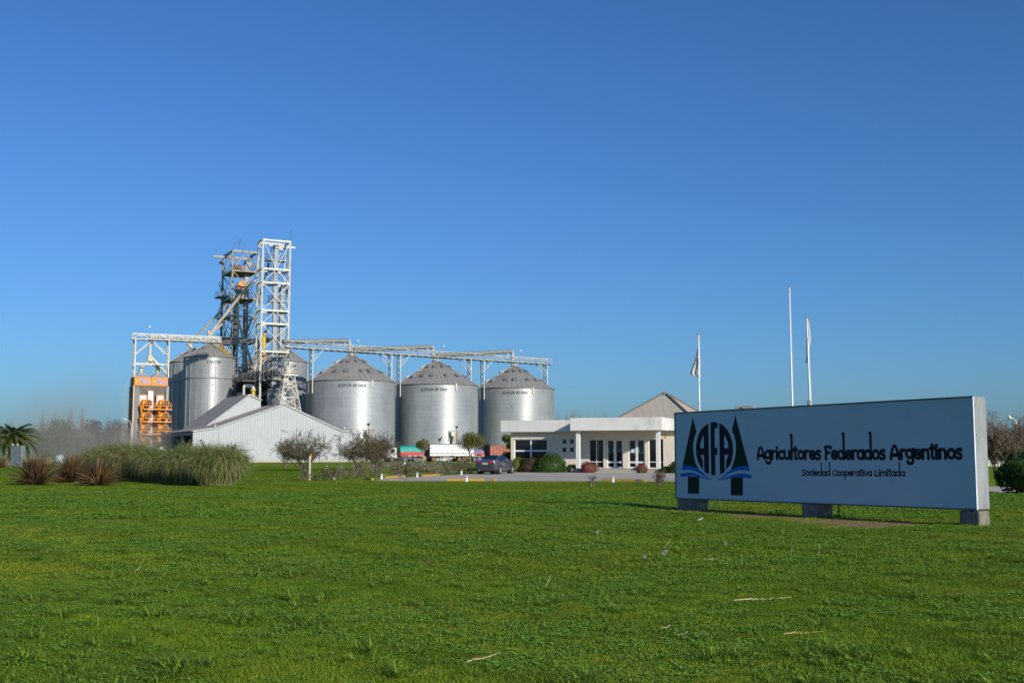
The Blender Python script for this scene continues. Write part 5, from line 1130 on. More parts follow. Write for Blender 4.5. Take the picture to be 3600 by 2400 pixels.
# ================================================================ vehicles
def wheel(parent, p, ax, r, wd, rim=M_galv, hub=0.55):
    "wheel with its axis along ax"
    ax = Vector(ax).normalized(); p = Vector(p); u, v = perp(ax)
    mb = MB(); prof = [(r * 0.62, -wd / 2), (r * 0.93, -wd / 2), (r, -wd * 0.3), (r, wd * 0.3), (r * 0.93, wd / 2), (r * 0.62, wd / 2), (r * 0.62, -wd / 2)]; n = 28; P = []
    for rr, h in prof:
        for k in range(n): a = 2 * math.pi * k / n; P.append(p + ax * h + (u * math.cos(a) + v * math.sin(a)) * rr)
    Fc = [(i * n + k, i * n + (k + 1) % n, (i + 1) * n + (k + 1) % n, (i + 1) * n + k) for i in range(len(prof) - 1) for k in range(n)]
    mb.add(P, Fc, True); ty = mb.build('wheel', M_tyre, parent)
    mb = MB(); mb.tube([p + ax * (wd * 0.30), p + ax * (wd * 0.34)], r * 0.60, 20); mb.build('rim_well', M_dark, ty)
    mb = MB(); mb.tube([p + ax * (wd * 0.34), p + ax * (wd * 0.46)], r * 0.17, 12)
    for k in range(5):
        a = 2 * math.pi * k / 5 + 0.3; d = u * math.cos(a) + v * math.sin(a); mb.bar(p + ax * wd * 0.42, p + ax * wd * 0.44 + d * r * 0.60, r * 0.20, wd * 0.10)
    m = 20; pr = [(r * 0.56, wd * 0.36), (r * 0.63, wd * 0.36), (r * 0.63, wd * 0.5), (r * 0.57, wd * 0.5)]; P = []
    for rr, h in pr:
        for k in range(m): a = 2 * math.pi * k / m; P.append(p + ax * h + (u * math.cos(a) + v * math.sin(a)) * rr)
    mb.add(P, [(i * m + k, i * m + (k + 1) % m, ((i + 1) % 4) * m + (k + 1) % m, ((i + 1) % 4) * m + k) for i in range(4) for k in range(m)]); mb.build('rim', rim, ty)
    return ty
# ---- grey saloon, local axes: x forward, y left, rear bumper at x=0
M_car = mat('dark_grey_car_paint', (0.045, 0.050, 0.060), 0.22, spec=0.6, var=0.03, coat=1.0)
M_cglass = mat('car_glass', (0.010, 0.016, 0.015), 0.03, spec=0.9, var=0.02)
M_red = mat('tail_light_red', (0.42, 0.015, 0.012), 0.15, spec=0.7, var=0.05); M_plate = mat('plate_white', (0.55, 0.55, 0.55), 0.5, var=0.03)
cp = gnd(1743, 1665); M_rim = mat('silver_rim_paint', (0.52, 0.52, 0.53), 0.35, metal=0.1); car = T('parked_car', 'dark grey saloon car seen from behind, parked on the drive by the office hedge', 'car', (cp.x, cp.y, 0.008), math.pi / 2 - R_(20))
# stations: x, half width low, half width belt, z bottom, z belt, z top, half width top
ST = [(-2.32, .72, .66, .48, .86, .88, .50), (-2.27, .82, .78, .30, .98, 1.03, .62), (-2.10, .87, .82, .24, 1.02, 1.08, .64), (-1.72, .89, .83, .22, 1.02, 1.11, .62), (-1.45, .89, .83, .21, 1.01, 1.15, .60),
      (-0.80, .89, .83, .20, 1.00, 1.42, .55), (-0.20, .89, .83, .20, .99, 1.465, .56), (0.30, .89, .83, .20, .98, 1.44, .56), (1.02, .89, .83, .20, .96, 1.05, .62), (1.45, .89, .82, .20, .92, .98, .60), (1.95, .86, .78, .22, .84, .89, .56), (2.22, .78, .70, .26, .74, .78, .50), (2.30, .66, .60, .34, .62, .64, .40)]
P = []; NR = 11
for x, w1, w2, z0, zb1, zt_, w3 in ST:
    zm_ = (z0 + zb1) / 2
    half = [(w1 * 0.80, z0), (w1 * 0.97, z0 + 0.07), (w1, zm_), (w1 * 0.985, zb1 - 0.12), (w2, zb1), (w3, zt_ - 0.015)]
    ring = [(x, -y, z) for y, z in half] + [(x, 0, zt_ + 0.012)] + [(x, y, z) for y, z in reversed(half)]
    P += ring
m = 13; body_f = []; glass_f = []
for i in range(len(ST) - 1):
    for k in range(m - 1): body_f.append((i * m + k, (i + 1) * m + k, (i + 1) * m + k + 1, i * m + k + 1))
    body_f.append((i * m + m - 1, (i + 1) * m + m - 1, (i + 1) * m, i * m))
mb = MB(); mb.add(P, body_f, True); mb.add(P[:m], [tuple(range(m))]); mb.add(P[-m:], [tuple(range(m))]); body = mb.build('body', M_car, car)
s_ = body.modifiers.new('sub', 'SUBSURF'); s_.levels = s_.render_levels = 2
def glasspoly(name, pts): mb = MB(); mb.poly(pts); return mb.build(name, M_cglass, car, fix=False)
mb = MB(); mb.poly([(-1.50, -.60, 1.125), (-1.50, .60, 1.125), (-0.93, .53, 1.415), (-0.93, -.53, 1.415)]); mb.build('rear_window', M_cglass, car, fix=False).location = (-0.055, 0, 0.015)
mb = MB(); mb.poly([(0.98, -.60, 1.08), (0.98, .60, 1.08), (0.36, .54, 1.42), (0.36, -.54, 1.42)]); mb.build('windscreen', M_cglass, car, fix=False).location = (0.04, 0, 0.015)
for sd in (-1, 1):
    for pts in (((-1.28, 1.03), (-0.32, 1.02), (-0.30, 1.40), (-0.78, 1.38)), ((-0.24, 1.02), (0.78, 1.0), (0.28, 1.385), (-0.22, 1.40))):
        yy = lambda z: sd * (0.835 + (0.57 - 0.835) * (z - 0.99) / 0.46 + 0.022)
        mb = MB(); mb.poly([(x, yy(z), z) for x, z in pts]); mb.build('side_window', M_cglass, car, fix=False)
    mb = MB(); mb.box((0.70, sd * 0.97, 1.02), (0.14, 0.18, 0.13)); mb.box((0.72, sd * 0.87, 0.99), (0.06, 0.12, 0.05)); mb.build('wing_mirror', M_car, car, bevel=0.03)
    # tail lights wrap the corner
    mb = MB(); z0, z1 = 0.84, 1.0
    pr = [(-2.335, .30), (-2.325, .52), (-2.26, .72), (-2.10, .845), (-1.92, .875)]
    n = len(pr); mb.add([(x, sd * y, z0 + 0.02 * i) for i, (x, y) in enumerate(pr)] + [(x + 0.02, sd * y * 0.985, z1 + (0.0 if i < 3 else -0.01)) for i, (x, y) in enumerate(pr)], [(i, i + 1, n + i + 1, n + i) for i in range(n - 1)], True)
    mb.build('tail_light', M_red, car).location = (-0.015, 0, 0)
    mb = MB(); mb.box((-2.30, sd * 0.6, 0.42), (0.04, 0.26, 0.05)); mb.build('reflector', M_red, car)
    for xw in (-1.36, 1.29):
        mb = MB(); mb.tube([(xw, sd * 0.55, 0.345), (xw, sd * 0.893, 0.345)], 0.365, 24); mb.build('wheel_arch', M_black, car)
        wheel(car, (xw, sd * 0.80, 0.32), (0, sd, 0), 0.318, 0.21, M_rim)
    for xd in (-0.42,):
        mb = MB(); mb.box((xd, sd * 0.895, 0.86), (0.18, 0.03, 0.035)); mb.box((xd + 1.0, sd * 0.895, 0.85), (0.18, 0.03, 0.035)); mb.build('door_handle', M_car, car)
mb = MB(); mb.box((-2.345, 0, 0.80), (0.02, 0.42, 0.14)); mb.box((-2.35, 0, 0.80), (0.02, 0.38, 0.11)); pl = mb.build('number_plate', M_plate, car)
V, Fc = text_mesh('MLP 859', 0.085, 0, 0.002); xm = max(p[0] for p in V) / 2; mb = MB(); mb.add([(-2.364, -(p[0] - xm), 0.77 + p[1]) for p in V], Fc); mb.build('lettering', M_letter, pl, fix=False)
mb = MB(); mb.tube([(-2.33, 0, 0.955), (-2.35, 0, 0.955)], 0.065, 16); bd_ = mb.build('badge', M_chrome, car); mb = MB(); mb.tube([(-2.351, 0, 0.955), (-2.354, 0, 0.955)], 0.05, 16)
mb.build('badge_disc', M_dark, bd_); mb = MB()
for a, b in (((0.035, 0.035), (0.012, -0.04)), ((0.012, -0.04), (0, 0.0)), ((0, 0.0), (-0.012, -0.04)), ((-0.012, -0.04), (-0.035, 0.035))): mb.bar((-2.357, a[0], 0.955 + a[1]), (-2.357, b[0], 0.955 + b[1]), 0.01)
mb.build('badge_letters', M_chrome, bd_)
mb = MB(); mb.bb(-2.36, -2.30, -0.72, 0.72, 0.34, 0.50); mb.build('lower_bumper', M_car, car, bevel=0.04)
mb = MB(); mb.tube([(-2.36, 0.45, 0.27), (-2.2, 0.45, 0.27)], 0.035, 8); mb.build('exhaust', M_galv, car)
mb = MB(); mb.bb(-2.0, 2.0, -0.7, 0.7, 0.17, 0.3); mb.build('underbody', M_black, car)
# ---- lorries, local axes: x along E1 (right, away), front at low x
M_lred = mat('red_lorry_paint', (0.46, 0.045, 0.035), 0.5, var=0.12, vscale=2, dirt=(0.35, 0.28, 0.25), dirt_amt=0.35, dscale=3)
M_teal = mat('teal_tarpaulin', (0.02, 0.30, 0.25), 0.6, var=0.12, vscale=2.5, bump=0.4, bscale=2.5); M_purp = mat('grey_purple_tarpaulin', (0.17, 0.15, 0.24), 0.7, var=0.12, vscale=2.5, bump=0.3, bscale=2.5)
M_lwhite = mat('white_trailer_paint', (0.72, 0.71, 0.68), 0.5, var=0.05, vscale=1, dirt=(0.45, 0.36, 0.25), dirt_amt=0.4, dscale=1.6)
M_slate_shade = mat('slate_and_shaded_front', (0.10, 0.11, 0.14), 0.6, var=0.1); M_rust = mat('rust_brown_paint', (0.33, 0.105, 0.06), 0.6, var=0.12, vscale=1.5)
M_rustd = mat('dark_brown_end', (0.12, 0.055, 0.04), 0.7, var=0.15)
def tarp(parent, x0, x1, hw, z0, zr, m):
    mb = MB(); n = 10; prof = [(-hw - 0.03, z0 - 0.12)] + [(-hw * math.cos(math.pi * i / n), z0 + (zr - z0) * math.sin(math.pi * i / n) ** 0.6) for i in range(n + 1)] + [(hw + 0.03, z0 - 0.12)]
    k = len(prof); xs_ = np.linspace(x0, x1, 9); P = []
    for j, x in enumerate(xs_):
        e = 0.80 if j in (0, 8) else 1.0; w_ = 0.05 * math.sin(j * 2.1)
        P += [(x, y, z0 - 0.12 + (z - z0 + 0.12) * (e + w_)) for y, z in prof]
    mb.add(P, [(j * k + i, j * k + i + 1, (j + 1) * k + i + 1, (j + 1) * k + i) for j in range(8) for i in range(k - 1)], True); mb.add(P[:k], [tuple(range(k))]); mb.add(P[-k:], [tuple(range(k))]); return mb.build('tarpaulin', m, parent)
def dropside(parent, x0, x1, hw, z0, z1, m, n=6, marks=True):
    mb = MB(); mb.bb(x0, x1, -hw, hw, z0, z1)
    for i in range(n + 1): x = x0 + (x1 - x0) * i / n; mb.bb(max(x0, x - 0.04), min(x1, x + 0.04), -hw - 0.05, -hw - 0.001, z0, z1)
    mb.bb(x0, x1, -hw - 0.07, -hw - 0.051, z0, z0 + 0.16); b = mb.build('load_bed', m, parent)
    if marks:
        mb = MB()
        for i in range(4): x = x0 + (x1 - x0) * (i + 0.5) / 4; mb.bb(x - 0.2, x + 0.2, -hw - 0.085, -hw - 0.071, z0 + 0.03, z0 + 0.13)
        mb.build('reflective_strips', M_lwhite, b)
def chassis(parent, x0, x1, m=M_dark, z0=0.62, z1=0.98):
    mb = MB()
    for y in (-0.5, 0.5): mb.bb(x0, x1, y - 0.08, y + 0.08, z0, z1)
    mb.build('chassis', m, parent)
YT = yr0 + E2 * 0.3   # lane line
def tl(u):
    k = (u - 1800) / F_ * FW.y; s = (k * YT.y - YT.x) / (E1.x - k * E1.y); return YT + E1 * s
# red lorry with cab
lp = tl(1352); t1 = T('lorry', 'red lorry with a bulging teal tarpaulin, its cab hidden by the shrub', 'lorry', lp, R_(28.5)); ls = lambda u: (tl(u) - lp).length
a, b = ls(1399), ls(1481); zr = lambda v, u: at(1800, v, tl(u).y).z
dropside(t1, a, b, 1.2, zr(1603, 1440), zr(1587, 1440), M_lred); tarp(t1, a + 0.02, b - 0.02, 1.18, zr(1587, 1440) + 0.003, zr(1566, 1440), M_teal); chassis(t1, 0.3, b)
mb = MB(); mb.prism([(0.05, -1.15, 0.7), (0.0, -1.15, 1.5), (0.45, -1.15, 2.5), (1.9, -1.15, 2.55), (1.95, -1.15, 0.7)], (0, 2.3, 0)); cab = mb.build('cab', M_lwhite, t1, bevel=0.06)
mb = MB(); mb.poly([(0.75, -1.16, 1.6), (1.5, -1.16, 1.6), (1.5, -1.16, 2.3), (0.62, -1.16, 2.3)]); mb.build('side_window', M_cglass, cab, fix=False)
for xw in (1.0, ls(1451)):
    for sd in (-1, 1): wheel(t1, (xw, sd * 1.0, 0.50), (0, sd, 0), 0.50, 0.34)
mb = MB(); mb.bb(ls(1406), ls(1424), -1.15, -0.65, 0.45, 0.95); mb.bb(ls(1427), ls(1441), -1.15, -0.65, 0.5, 0.95); mb.build('fuel_tank', M_slate_shade, t1)
mb = MB(); mb.bar((b, 0, 0.75), (ls(1500), 0, 0.75), 0.14); mb.build('drawbar', M_orange, t1)
# white trailer
lp2 = tl(1501); t2 = T('grain_trailer', 'long white grain trailer with a green stripe and shade-darkened front, behind the red lorry', 'trailer', lp2, R_(28.5)); l2 = lambda u: (tl(u) - lp2).length
L2 = l2(1656); z0, z1 = zr(1602, 1560), zr(1563, 1560)
mb = MB(); mb.bb(0.05, L2, -1.25, 1.25, z0, z1)
for i in range(13): x = 0.1 + (L2 - 0.2) * i / 12; mb.bb(x - 0.03, x + 0.03, -1.285, -1.251, z0 + 0.12, z1 - 0.1)
mb.bb(0.05, L2, -1.31, -1.251, z0, z0 + 0.11); mb.bb(0.05, L2, -1.31, -1.251, z1 - 0.09, z1); box = mb.build('body', M_lwhite, t2)
mb = MB(); n = 40; top = [(0.1 + (L2 - 0.2) * i / n, -1.316, z0 + 0.52 + 0.05 * math.sin(i * 1.3) + 0.03 * math.sin(i * 2.9)) for i in range(n + 1)]; mb.poly([(0.1, -1.316, z0 + 0.40), (L2 - 0.1, -1.316, z0 + 0.40)] + top[::-1]); mb.build('stripe', mat('dull_green_stripe', (0.10, 0.22, 0.17), 0.6), box, fix=False)
mb = MB(); mb.bb(0.0, 0.045, -1.22, 1.22, z0, z1 + 0.1)
for y in (-0.9, -0.3, 0.3, 0.9): mb.bb(-0.05, -0.001, y - 0.05, y + 0.05, z0, z1 + 0.05)
mb.build('front_wall', M_slate_shade, t2)  # front faces away from the sun; its shade is put into the colour
tarp(t2, 0.06, L2, 1.2, z1 + 0.13, z1 + 0.22, mat('faded_green_tarpaulin', (0.22, 0.28, 0.24), 0.7, var=0.15)); chassis(t2, 0.0, L2, M_dark, 0.7, z0 - 0.01)
for xw in (l2(1516), l2(1606), l2(1624)):
    for sd in (-1, 1): wheel(t2, (xw, sd * 1.02, 0.52), (0, sd, 0), 0.52, 0.36, M_orange)
mb = MB(); mb.bb(l2(1546), l2(1583), -1.2, -0.8, 0.5, 0.85); mb.build('tool_box', M_galv, t2)
mb = MB()
for u in (1540, 1562, 1590, 1635): x = l2(u); mb.bb(x - 0.05, x + 0.05, -1.2, -1.1, 0.55, z0 - 0.003)
mb.bar((-1.0, 0, 0.75), (0.6, 0, 0.75), 0.2); mb.build('undercarriage_struts', M_orange, t2)
# second red lorry bed
lp3 = tl(1659) + E2 * 1.5; t3 = T('lorry', 'red lorry bed under a flat grey-purple tarpaulin, behind the person and the car', 'lorry', lp3, R_(28.5)); L3 = (tl(1706) - tl(1659)).length
dropside(t3, 0, L3, 1.2, zr(1604, 1680), zr(1592, 1680), M_lred, 3); tarp(t3, 0.02, L3 - 0.02, 1.18, zr(1592, 1680) + 0.003, zr(1577, 1680), M_purp); chassis(t3, -0.6, L3)
for xw in (0.8, 1.9):
    for sd in (-1, 1): wheel(t3, (xw, sd * 1.0, 0.50), (0, sd, 0), 0.50, 0.34)
mb = MB(); mb.bb(0.1, L3 - 0.1, -1.0, 1.0, 0.45, 0.61); mb.build('underrun_guard', M_dark, t3)
# rust brown trailer
lp4 = tl(1716) + E2 * 0.5; t4 = T('grain_trailer', 'rust-brown box trailer with arched dark end, left of the office corner', 'trailer', lp4, R_(28.5)); L4 = 9.5; z0, z1 = 1.0, zr(1567, 1750)
mb = MB(); mb.bb(0.06, L4, -1.25, 1.25, z0, z1)
for i in range(14): x = 0.1 + (L4 - 0.2) * i / 13; mb.bb(x - 0.05, x + 0.05, -1.31, -1.251, z0, z1 - 0.06)
mb.bb(0.06, L4, -1.33, -1.251, z1 - 0.055, z1 + 0.03); mb.build('body', M_rust, t4)
mb = MB(); mb.prism([(0.0, -1.28, z0)] + [(0.0, -1.28 * math.cos(math.pi * i / 10), z1 - 0.05 + 0.38 * math.sin(math.pi * i / 10)) for i in range(11)] + [(0.0, 1.28, z0)], (0.055, 0, 0))
for y in (-0.85, -0.28, 0.28, 0.85): mb.bb(-0.06, -0.002, y - 0.05, y + 0.05, z0, z1)
mb.build('end_wall', M_rustd, t4); chassis(t4, 0, L4, M_dark, 0.7, z0 - 0.01)
for xw in (1.5, 6.6, 7.8):
    for sd in (-1, 1): wheel(t4, (xw, sd * 1.02, 0.52), (0, sd, 0), 0.52, 0.36)
# pale tractor cab half hidden in the pampas
vp = gu(566, 200); t5 = T('lorry', 'pale blue lorry cab half hidden behind the pampas grass, below the dryer', 'lorry', vp, 0.3); zt5 = zv(1575, 200)
mb = MB(); mb.prism([(-0.9, -0.9, 0.5), (-0.9, -0.9, zt5 - 0.5), (-0.6, -0.9, zt5), (0.7, -0.9, zt5), (0.95, -0.9, zt5 - 0.6), (0.95, -0.9, 0.5)], (0, 1.8, 0)); mb.build('cab', mat('pale_teal_paint', (0.24, 0.31, 0.32), 0.6), t5, bevel=0.08)
mb = MB(); mb.poly([(-0.6, -0.91, zt5 - 0.8), (0.65, -0.91, zt5 - 0.8), (0.6, -0.91, zt5 - 0.25), (-0.5, -0.91, zt5 - 0.25)]); mb.build('windscreen', M_cglass, t5, fix=False)
mb = MB(); mb.lathe([(0.35, 0), (0.35, 0.12), (0.15, 0.25), (0.01, 0.27)], (0, 0, zt5), 12); mb.build('roof_beacon', M_lwhite, t5)
for xw in (-0.5, 0.6): wheel(t5, (xw, -0.8, 0.45), (0, -1, 0), 0.45, 0.3)
# white tanks beyond the flax
M_tank = mat('dull_white_tank', (0.30, 0.31, 0.32), 0.7, var=0.2)
for u, lab in ((211, 'round white tank seen between the left and middle flax clumps'), (300, 'round white tank above the right flax clump')):
    p = gu(u, 150); t = T('storage_tank', lab, 'tank', p); mb = MB(); z = zv(1597, 150); rr = z - 0.75
    mb.tube([(p.x - 0.55 + 0.0, p.y, 0.75), (p.x - 0.48, p.y, 0.75), (p.x - 0.3, p.y, 0.75), (p.x + 0.3, p.y, 0.75), (p.x + 0.48, p.y, 0.75), (p.x + 0.55, p.y, 0.75)], [0.05, rr * 0.6, rr, rr, rr * 0.6, 0.05], 18); mb.build('shell', M_tank, t, True)
    mb = MB(); mb.box((p.x, p.y, 0.1), (1.0, 1.0, 0.2)); mb.build('cradle', M_conc, t, True)
# ================================================================ small sign at left
p = gu(52, 130); ss = T('notice_board', 'small grey metal notice board in front of the palm, with two white balls on top', 'sign', p, 0); zt6 = zv(1566, 130); zb6 = zv(1637, 130)
# same bearing as the billboard
a = gu(37, 130.3); b = gu(76, 129.5); d = (b - a).normalized(); nrm = Vector((-d.y, d.x, 0))
mb = MB(); P = [a, b]; mb.prism([(a.x, a.y, zb6), (b.x, b.y, zb6), (b.x, b.y, zt6), (a.x, a.y, zt6)], nrm * 0.04); mb.build('panel', mat('dull_grey_panel', (0.22, 0.24, 0.26), 0.45, metal=0.2, var=0.15, vscale=1.2), ss, True)
c = gu(89, 131.2); d2 = (c - b).normalized(); mb = MB(); b2 = b + d * 0.01; mb.prism([(b2.x, b2.y, zb6), (c.x, c.y, zb6), (c.x, c.y, zt6 + 0.02), (b2.x, b2.y, zt6 + 0.02)], Vector((-d2.y, d2.x, 0)) * 0.04); mb.build('side_panel', M_zinc, ss, True)
mb = MB()
for q in (a.lerp(b, 0.1), a.lerp(b, 0.9)): mb.box((q.x, q.y + 0.15, zb6 / 2), (0.2, 0.2, zb6))
mb.build('foot', M_conc, ss, True)
mb = MB()
for u in (46, 62): q = at(u, 1564, 130); mb.lathe([(0.01, -0.1), (0.08, -0.07), (0.1, 0), (0.07, 0.07), (0.01, 0.1)], (q.x, q.y, zt6 + 0.1), 10)
mb.build('ball_lamp', M_lwhite, ss, True)
mb = MB(); q0 = a.lerp(b, 0.28) - nrm * 0.012; q1 = a.lerp(b, 0.92) - nrm * 0.012
for z in (0.55, 0.5): mb.add([(q0.x, q0.y, zb6 + (zt6 - zb6) * z), (q1.x, q1.y, zb6 + (zt6 - zb6) * z), (q1.x, q1.y, zb6 + (zt6 - zb6) * (z - 0.03)), (q0.x, q0.y, zb6 + (zt6 - zb6) * (z - 0.03))], [(0, 1, 2, 3)])
mb.build('faded_bands', M_galvd, ss, True, fix=False)
# ================================================================ bollard lights, post
M_boll = mat('white_bollard_paint', (0.78, 0.77, 0.74), 0.5, var=0.05, vscale=6, dirt=(0.45, 0.40, 0.33), dirt_amt=0.35, dscale=8)
def bollard(proto, u, v, label, k=1.0):
    p = gnd(u, v)
    if proto is None:
        t = T('bollard_light', label, 'bollard light', (0, 0, 0), 0, 'short white bollard lights'); mb = MB()
        mb.lathe([(0.135, 0), (0.135, 0.62), (0.115, 0.63)], n=18); mb.build('post', M_boll, t)
        mb = MB(); mb.lathe([(0.085, 0.60), (0.085, 0.80)], n=14); mb.build('lamp_glass', M_dark, t)
        mb = MB()
        for z in (0.68, 0.735): mb.lathe([(0.09, z - 0.008), (0.15, z - 0.008), (0.15, z + 0.008), (0.09, z + 0.008)], n=18)
        for kk in range(4): a = kk * math.pi / 2 + 0.5; mb.bar((0.125 * math.cos(a), 0.125 * math.sin(a), 0.60), (0.125 * math.cos(a), 0.125 * math.sin(a), 0.80), 0.02)
        mb.build('louvre', M_boll, t)
        mb = MB(); mb.lathe([(0.08, 0.785), (0.165, 0.79), (0.165, 0.86), (0.15, 0.91), (0.08, 0.945), (0.005, 0.95)], n=18); mb.build('cap', M_boll, t)
    else:
        t = copy_tree(proto); t['label'] = label
    t.location = (p.x, p.y, 0); t.scale = (k * 0.55, k * 0.55, k * 0.335); return t
bp_ = bollard(None, 1640, 1692, 'white bollard light before the long yellow kerb, below the parked car', 1.0)
bollard(bp_, 2155, 1694.5, 'white bollard light before the kerb in front of the office doors', 1.0)
bollard(bp_, 1341.5, 1683, 'white bollard light at the left end of the drive', 1.0); bollard(bp_, 1466.5, 1677, 'white bollard light between two yellow kerbs on the far side of the drive', 0.95)
bollard(bp_, 1622, 1668, 'white bollard light by the white rose bush left of the car', 0.98); bollard(bp_, 1173, 1689.5, 'white bollard light half hidden in a twiggy rose bush on the lawn', 1.0)
p = gnd(1087.5, 1690); ps = T('wooden_post', 'weathered whitish wooden post standing alone on the lawn before the shrub', 'post', p); top = at(1088, 1602, p.y)
mb = MB(); mb.tube([(p.x, p.y, 0), (p.x + 0.01, p.y, top.z * 0.5), (p.x + 0.0, p.y, top.z)], [0.075, 0.07, 0.062], 8); mb.build('stake', mat('bleached_wood', (0.50, 0.46, 0.38), 0.85, var=0.25, vscale=6, stretch=(1, 1, 0.15)), ps, True)
mb = MB(); mb.box((p.x + 0.07, p.y, top.z - 0.04), (0.05, 0.08, 0.32)); mb.build('side_batten', M_yellow, ps, True)
p = gu(1423, 165); t = T('marker_post', 'short white marker post at the road edge below the red lorry', 'post', p); mb = MB(); mb.lathe([(0.14, 0), (0.14, 1.0), (0.10, 1.08), (0.01, 1.1)], tuple(p), 10); mb.build('post', M_boll, t, True); mb = MB(); mb.lathe([(0.143, 0.35), (0.143, 0.5)], tuple(p), 10); mb.build('band', M_dark, t, True)
# ================================================================ vegetation helpers
def segs_mesh(name, S, m, parent, n=3):
    S = np.array(S, dtype=np.float64)   # p(3) q(3) r0 r1
    p, q, r0, r1 = S[:, :3], S[:, 3:6], S[:, 6:7], S[:, 7:8]; d = q - p; d /= np.linalg.norm(d, axis=1, keepdims=True) + 1e-9
    a = np.where(np.abs(d[:, 2:3]) < 0.9, [[0, 0, 1.0]], [[1.0, 0, 0]]); u = np.cross(d, a); u /= np.linalg.norm(u, axis=1, keepdims=True) + 1e-9; v = np.cross(d, u)
    V = []
    for pp, rr in ((p, r0), (q, r1)):
        for k in range(n): t = 2 * math.pi * k / n; V.append(pp + (u * math.cos(t) + v * math.sin(t)) * rr)
    V = np.stack(V, 1); N = len(S); b = np.arange(N)[:, None] * 2 * n
    Fc = np.concatenate([b + np.array([[k, (k + 1) % n, n + (k + 1) % n, n + k]]) for k in range(n)], 0)
    return mesh_np(name, V, Fc, m, parent)
def leaf_mesh(name, C, size, m, parent, rs, aspect=0.55, flat=0.0, droop=None):
    C = np.asarray(C); N = len(C); a = rs.normal(size=(N, 3)); a[:, 2] *= (1 - flat); 
    if droop is not None: a += droop
    a /= np.linalg.norm(a, axis=1, keepdims=True); b = np.cross(a, rs.normal(size=(N, 3))); b /= np.linalg.norm(b, axis=1, keepdims=True) + 1e-9
    s = (np.asarray(size) * (0.6 + 0.8 * rs.rand(N)))[:, None]
    V = np.stack([C - a * s, C + b * s * aspect, C + a * s, C - b * s * aspect], 1); Fc = np.arange(N * 4).reshape(N, 4)
    return mesh_np(name, V, Fc, m, parent)
def grow(rs, S, tips, p, d, L, r, lev, nc, up=0.12, jit=0.28, ns=4, spread=0.8):
    for i in range(ns):
        d = d + rs.normal(size=3) * jit; d[2] += up; d /= np.linalg.norm(d); q = p + d * L / ns
        S.append((*p, *q, r, r * 0.86)); r *= 0.86
        if lev > 0 and i >= 1:
            for c in range(nc):
                cd = d + rs.normal(size=3) * spread; cd /= np.linalg.norm(cd); grow(rs, S, tips, q, cd, L * rs.uniform(0.4, 0.7), r * 0.7, lev - 1, nc, up, jit, max(2, ns - 1), spread)
        elif lev == 0: tips.append(q)
        p = q
def fit(S, tips, base, W, H, D=None, z0=0.0):
    S = np.array(S); tips = np.array(tips) if len(tips) else np.zeros((0, 3)); P = S[:, 3:6]
    lo, hi = np.percentile(P, 1.5, axis=0), np.percentile(P, 98.5, axis=0); b = np.array(base); D = D or W
    k = np.array([W / (hi[0] - lo[0]), D / (hi[1] - lo[1]), H / (hi[2] - b[2])]); cx = (lo + hi) / 2
    def f(A):
        w_ = np.clip((A[:, 2:3] - b[2]) / (H * 0.5) * k[2], 0, 1); o = np.where(w_ >= 0, cx - b, 0) * np.array([1, 1, 0]); return (A - b - o * w_) * k + b
    S[:, :3] = f(S[:, :3]); S[:, 3:6] = f(S[:, 3:6]); return S, (f(tips) if len(tips) else tips)
def gmat(name, cols, var=0.12, vscale=1.5, rough=0.6, trans=0.35, spec=0.3): return mat(name, cols[len(cols) // 2], rough, spec=spec, var=var, vscale=vscale, icol=cols, trans=trans)
L_olive = gmat('olive_leaves', [(0.07, 0.08, 0.016), (0.13, 0.14, 0.03), (0.20, 0.19, 0.05)])
L_brown = gmat('brownish_leaves', [(0.09, 0.08, 0.022), (0.15, 0.125, 0.038), (0.21, 0.165, 0.065)])
L_rose = gmat('rose_leaves', [(0.06, 0.085, 0.016), (0.13, 0.15, 0.03), (0.22, 0.20, 0.07)])
L_green = gmat('glossy_green_leaves', [(0.022, 0.050, 0.010), (0.045, 0.095, 0.018), (0.085, 0.15, 0.03)], rough=0.5, spec=0.25)
L_yell = gmat('yellow_green_leaves', [(0.10, 0.13, 0.02), (0.17, 0.20, 0.03), (0.24, 0.25, 0.05)])
L_purp = gmat('purple_brown_leaves', [(0.035, 0.030, 0.014), (0.07, 0.05, 0.022), (0.10, 0.085, 0.03)])
L_redf = gmat('red_flowers', [(0.07, 0.015, 0.018), (0.20, 0.03, 0.04), (0.30, 0.075, 0.085), (0.08, 0.11, 0.025), (0.05, 0.06, 0.015)])
L_tree = gmat('tree_leaves', [(0.07, 0.085, 0.015), (0.15, 0.16, 0.03), (0.24, 0.22, 0.05)])
L_far = gmat('far_tree_leaves', [(0.13, 0.115, 0.085), (0.18, 0.16, 0.12), (0.24, 0.21, 0.165)], trans=0.2)  # leaf tones lightened, so haze is put into the colour
L_far2 = gmat('far_evergreen_leaves', [(0.10, 0.105, 0.065), (0.14, 0.145, 0.09), (0.19, 0.185, 0.12)], trans=0.2)  # evergreen tones carry the same painted haze
M_twig2 = mat('pale_twig', (0.27, 0.21, 0.155), 0.85, var=0.3, vscale=4, island=0.35); M_twigd = mat('dark_twig', (0.15, 0.115, 0.08), 0.85, var=0.3, vscale=4, island=0.4); M_fartwig = mat('far_bare_twig', (0.22, 0.19, 0.16), 0.9, var=0.2, island=0.3)
M_petal = mat('white_petals', (0.78, 0.76, 0.72), 0.6, var=0.05)
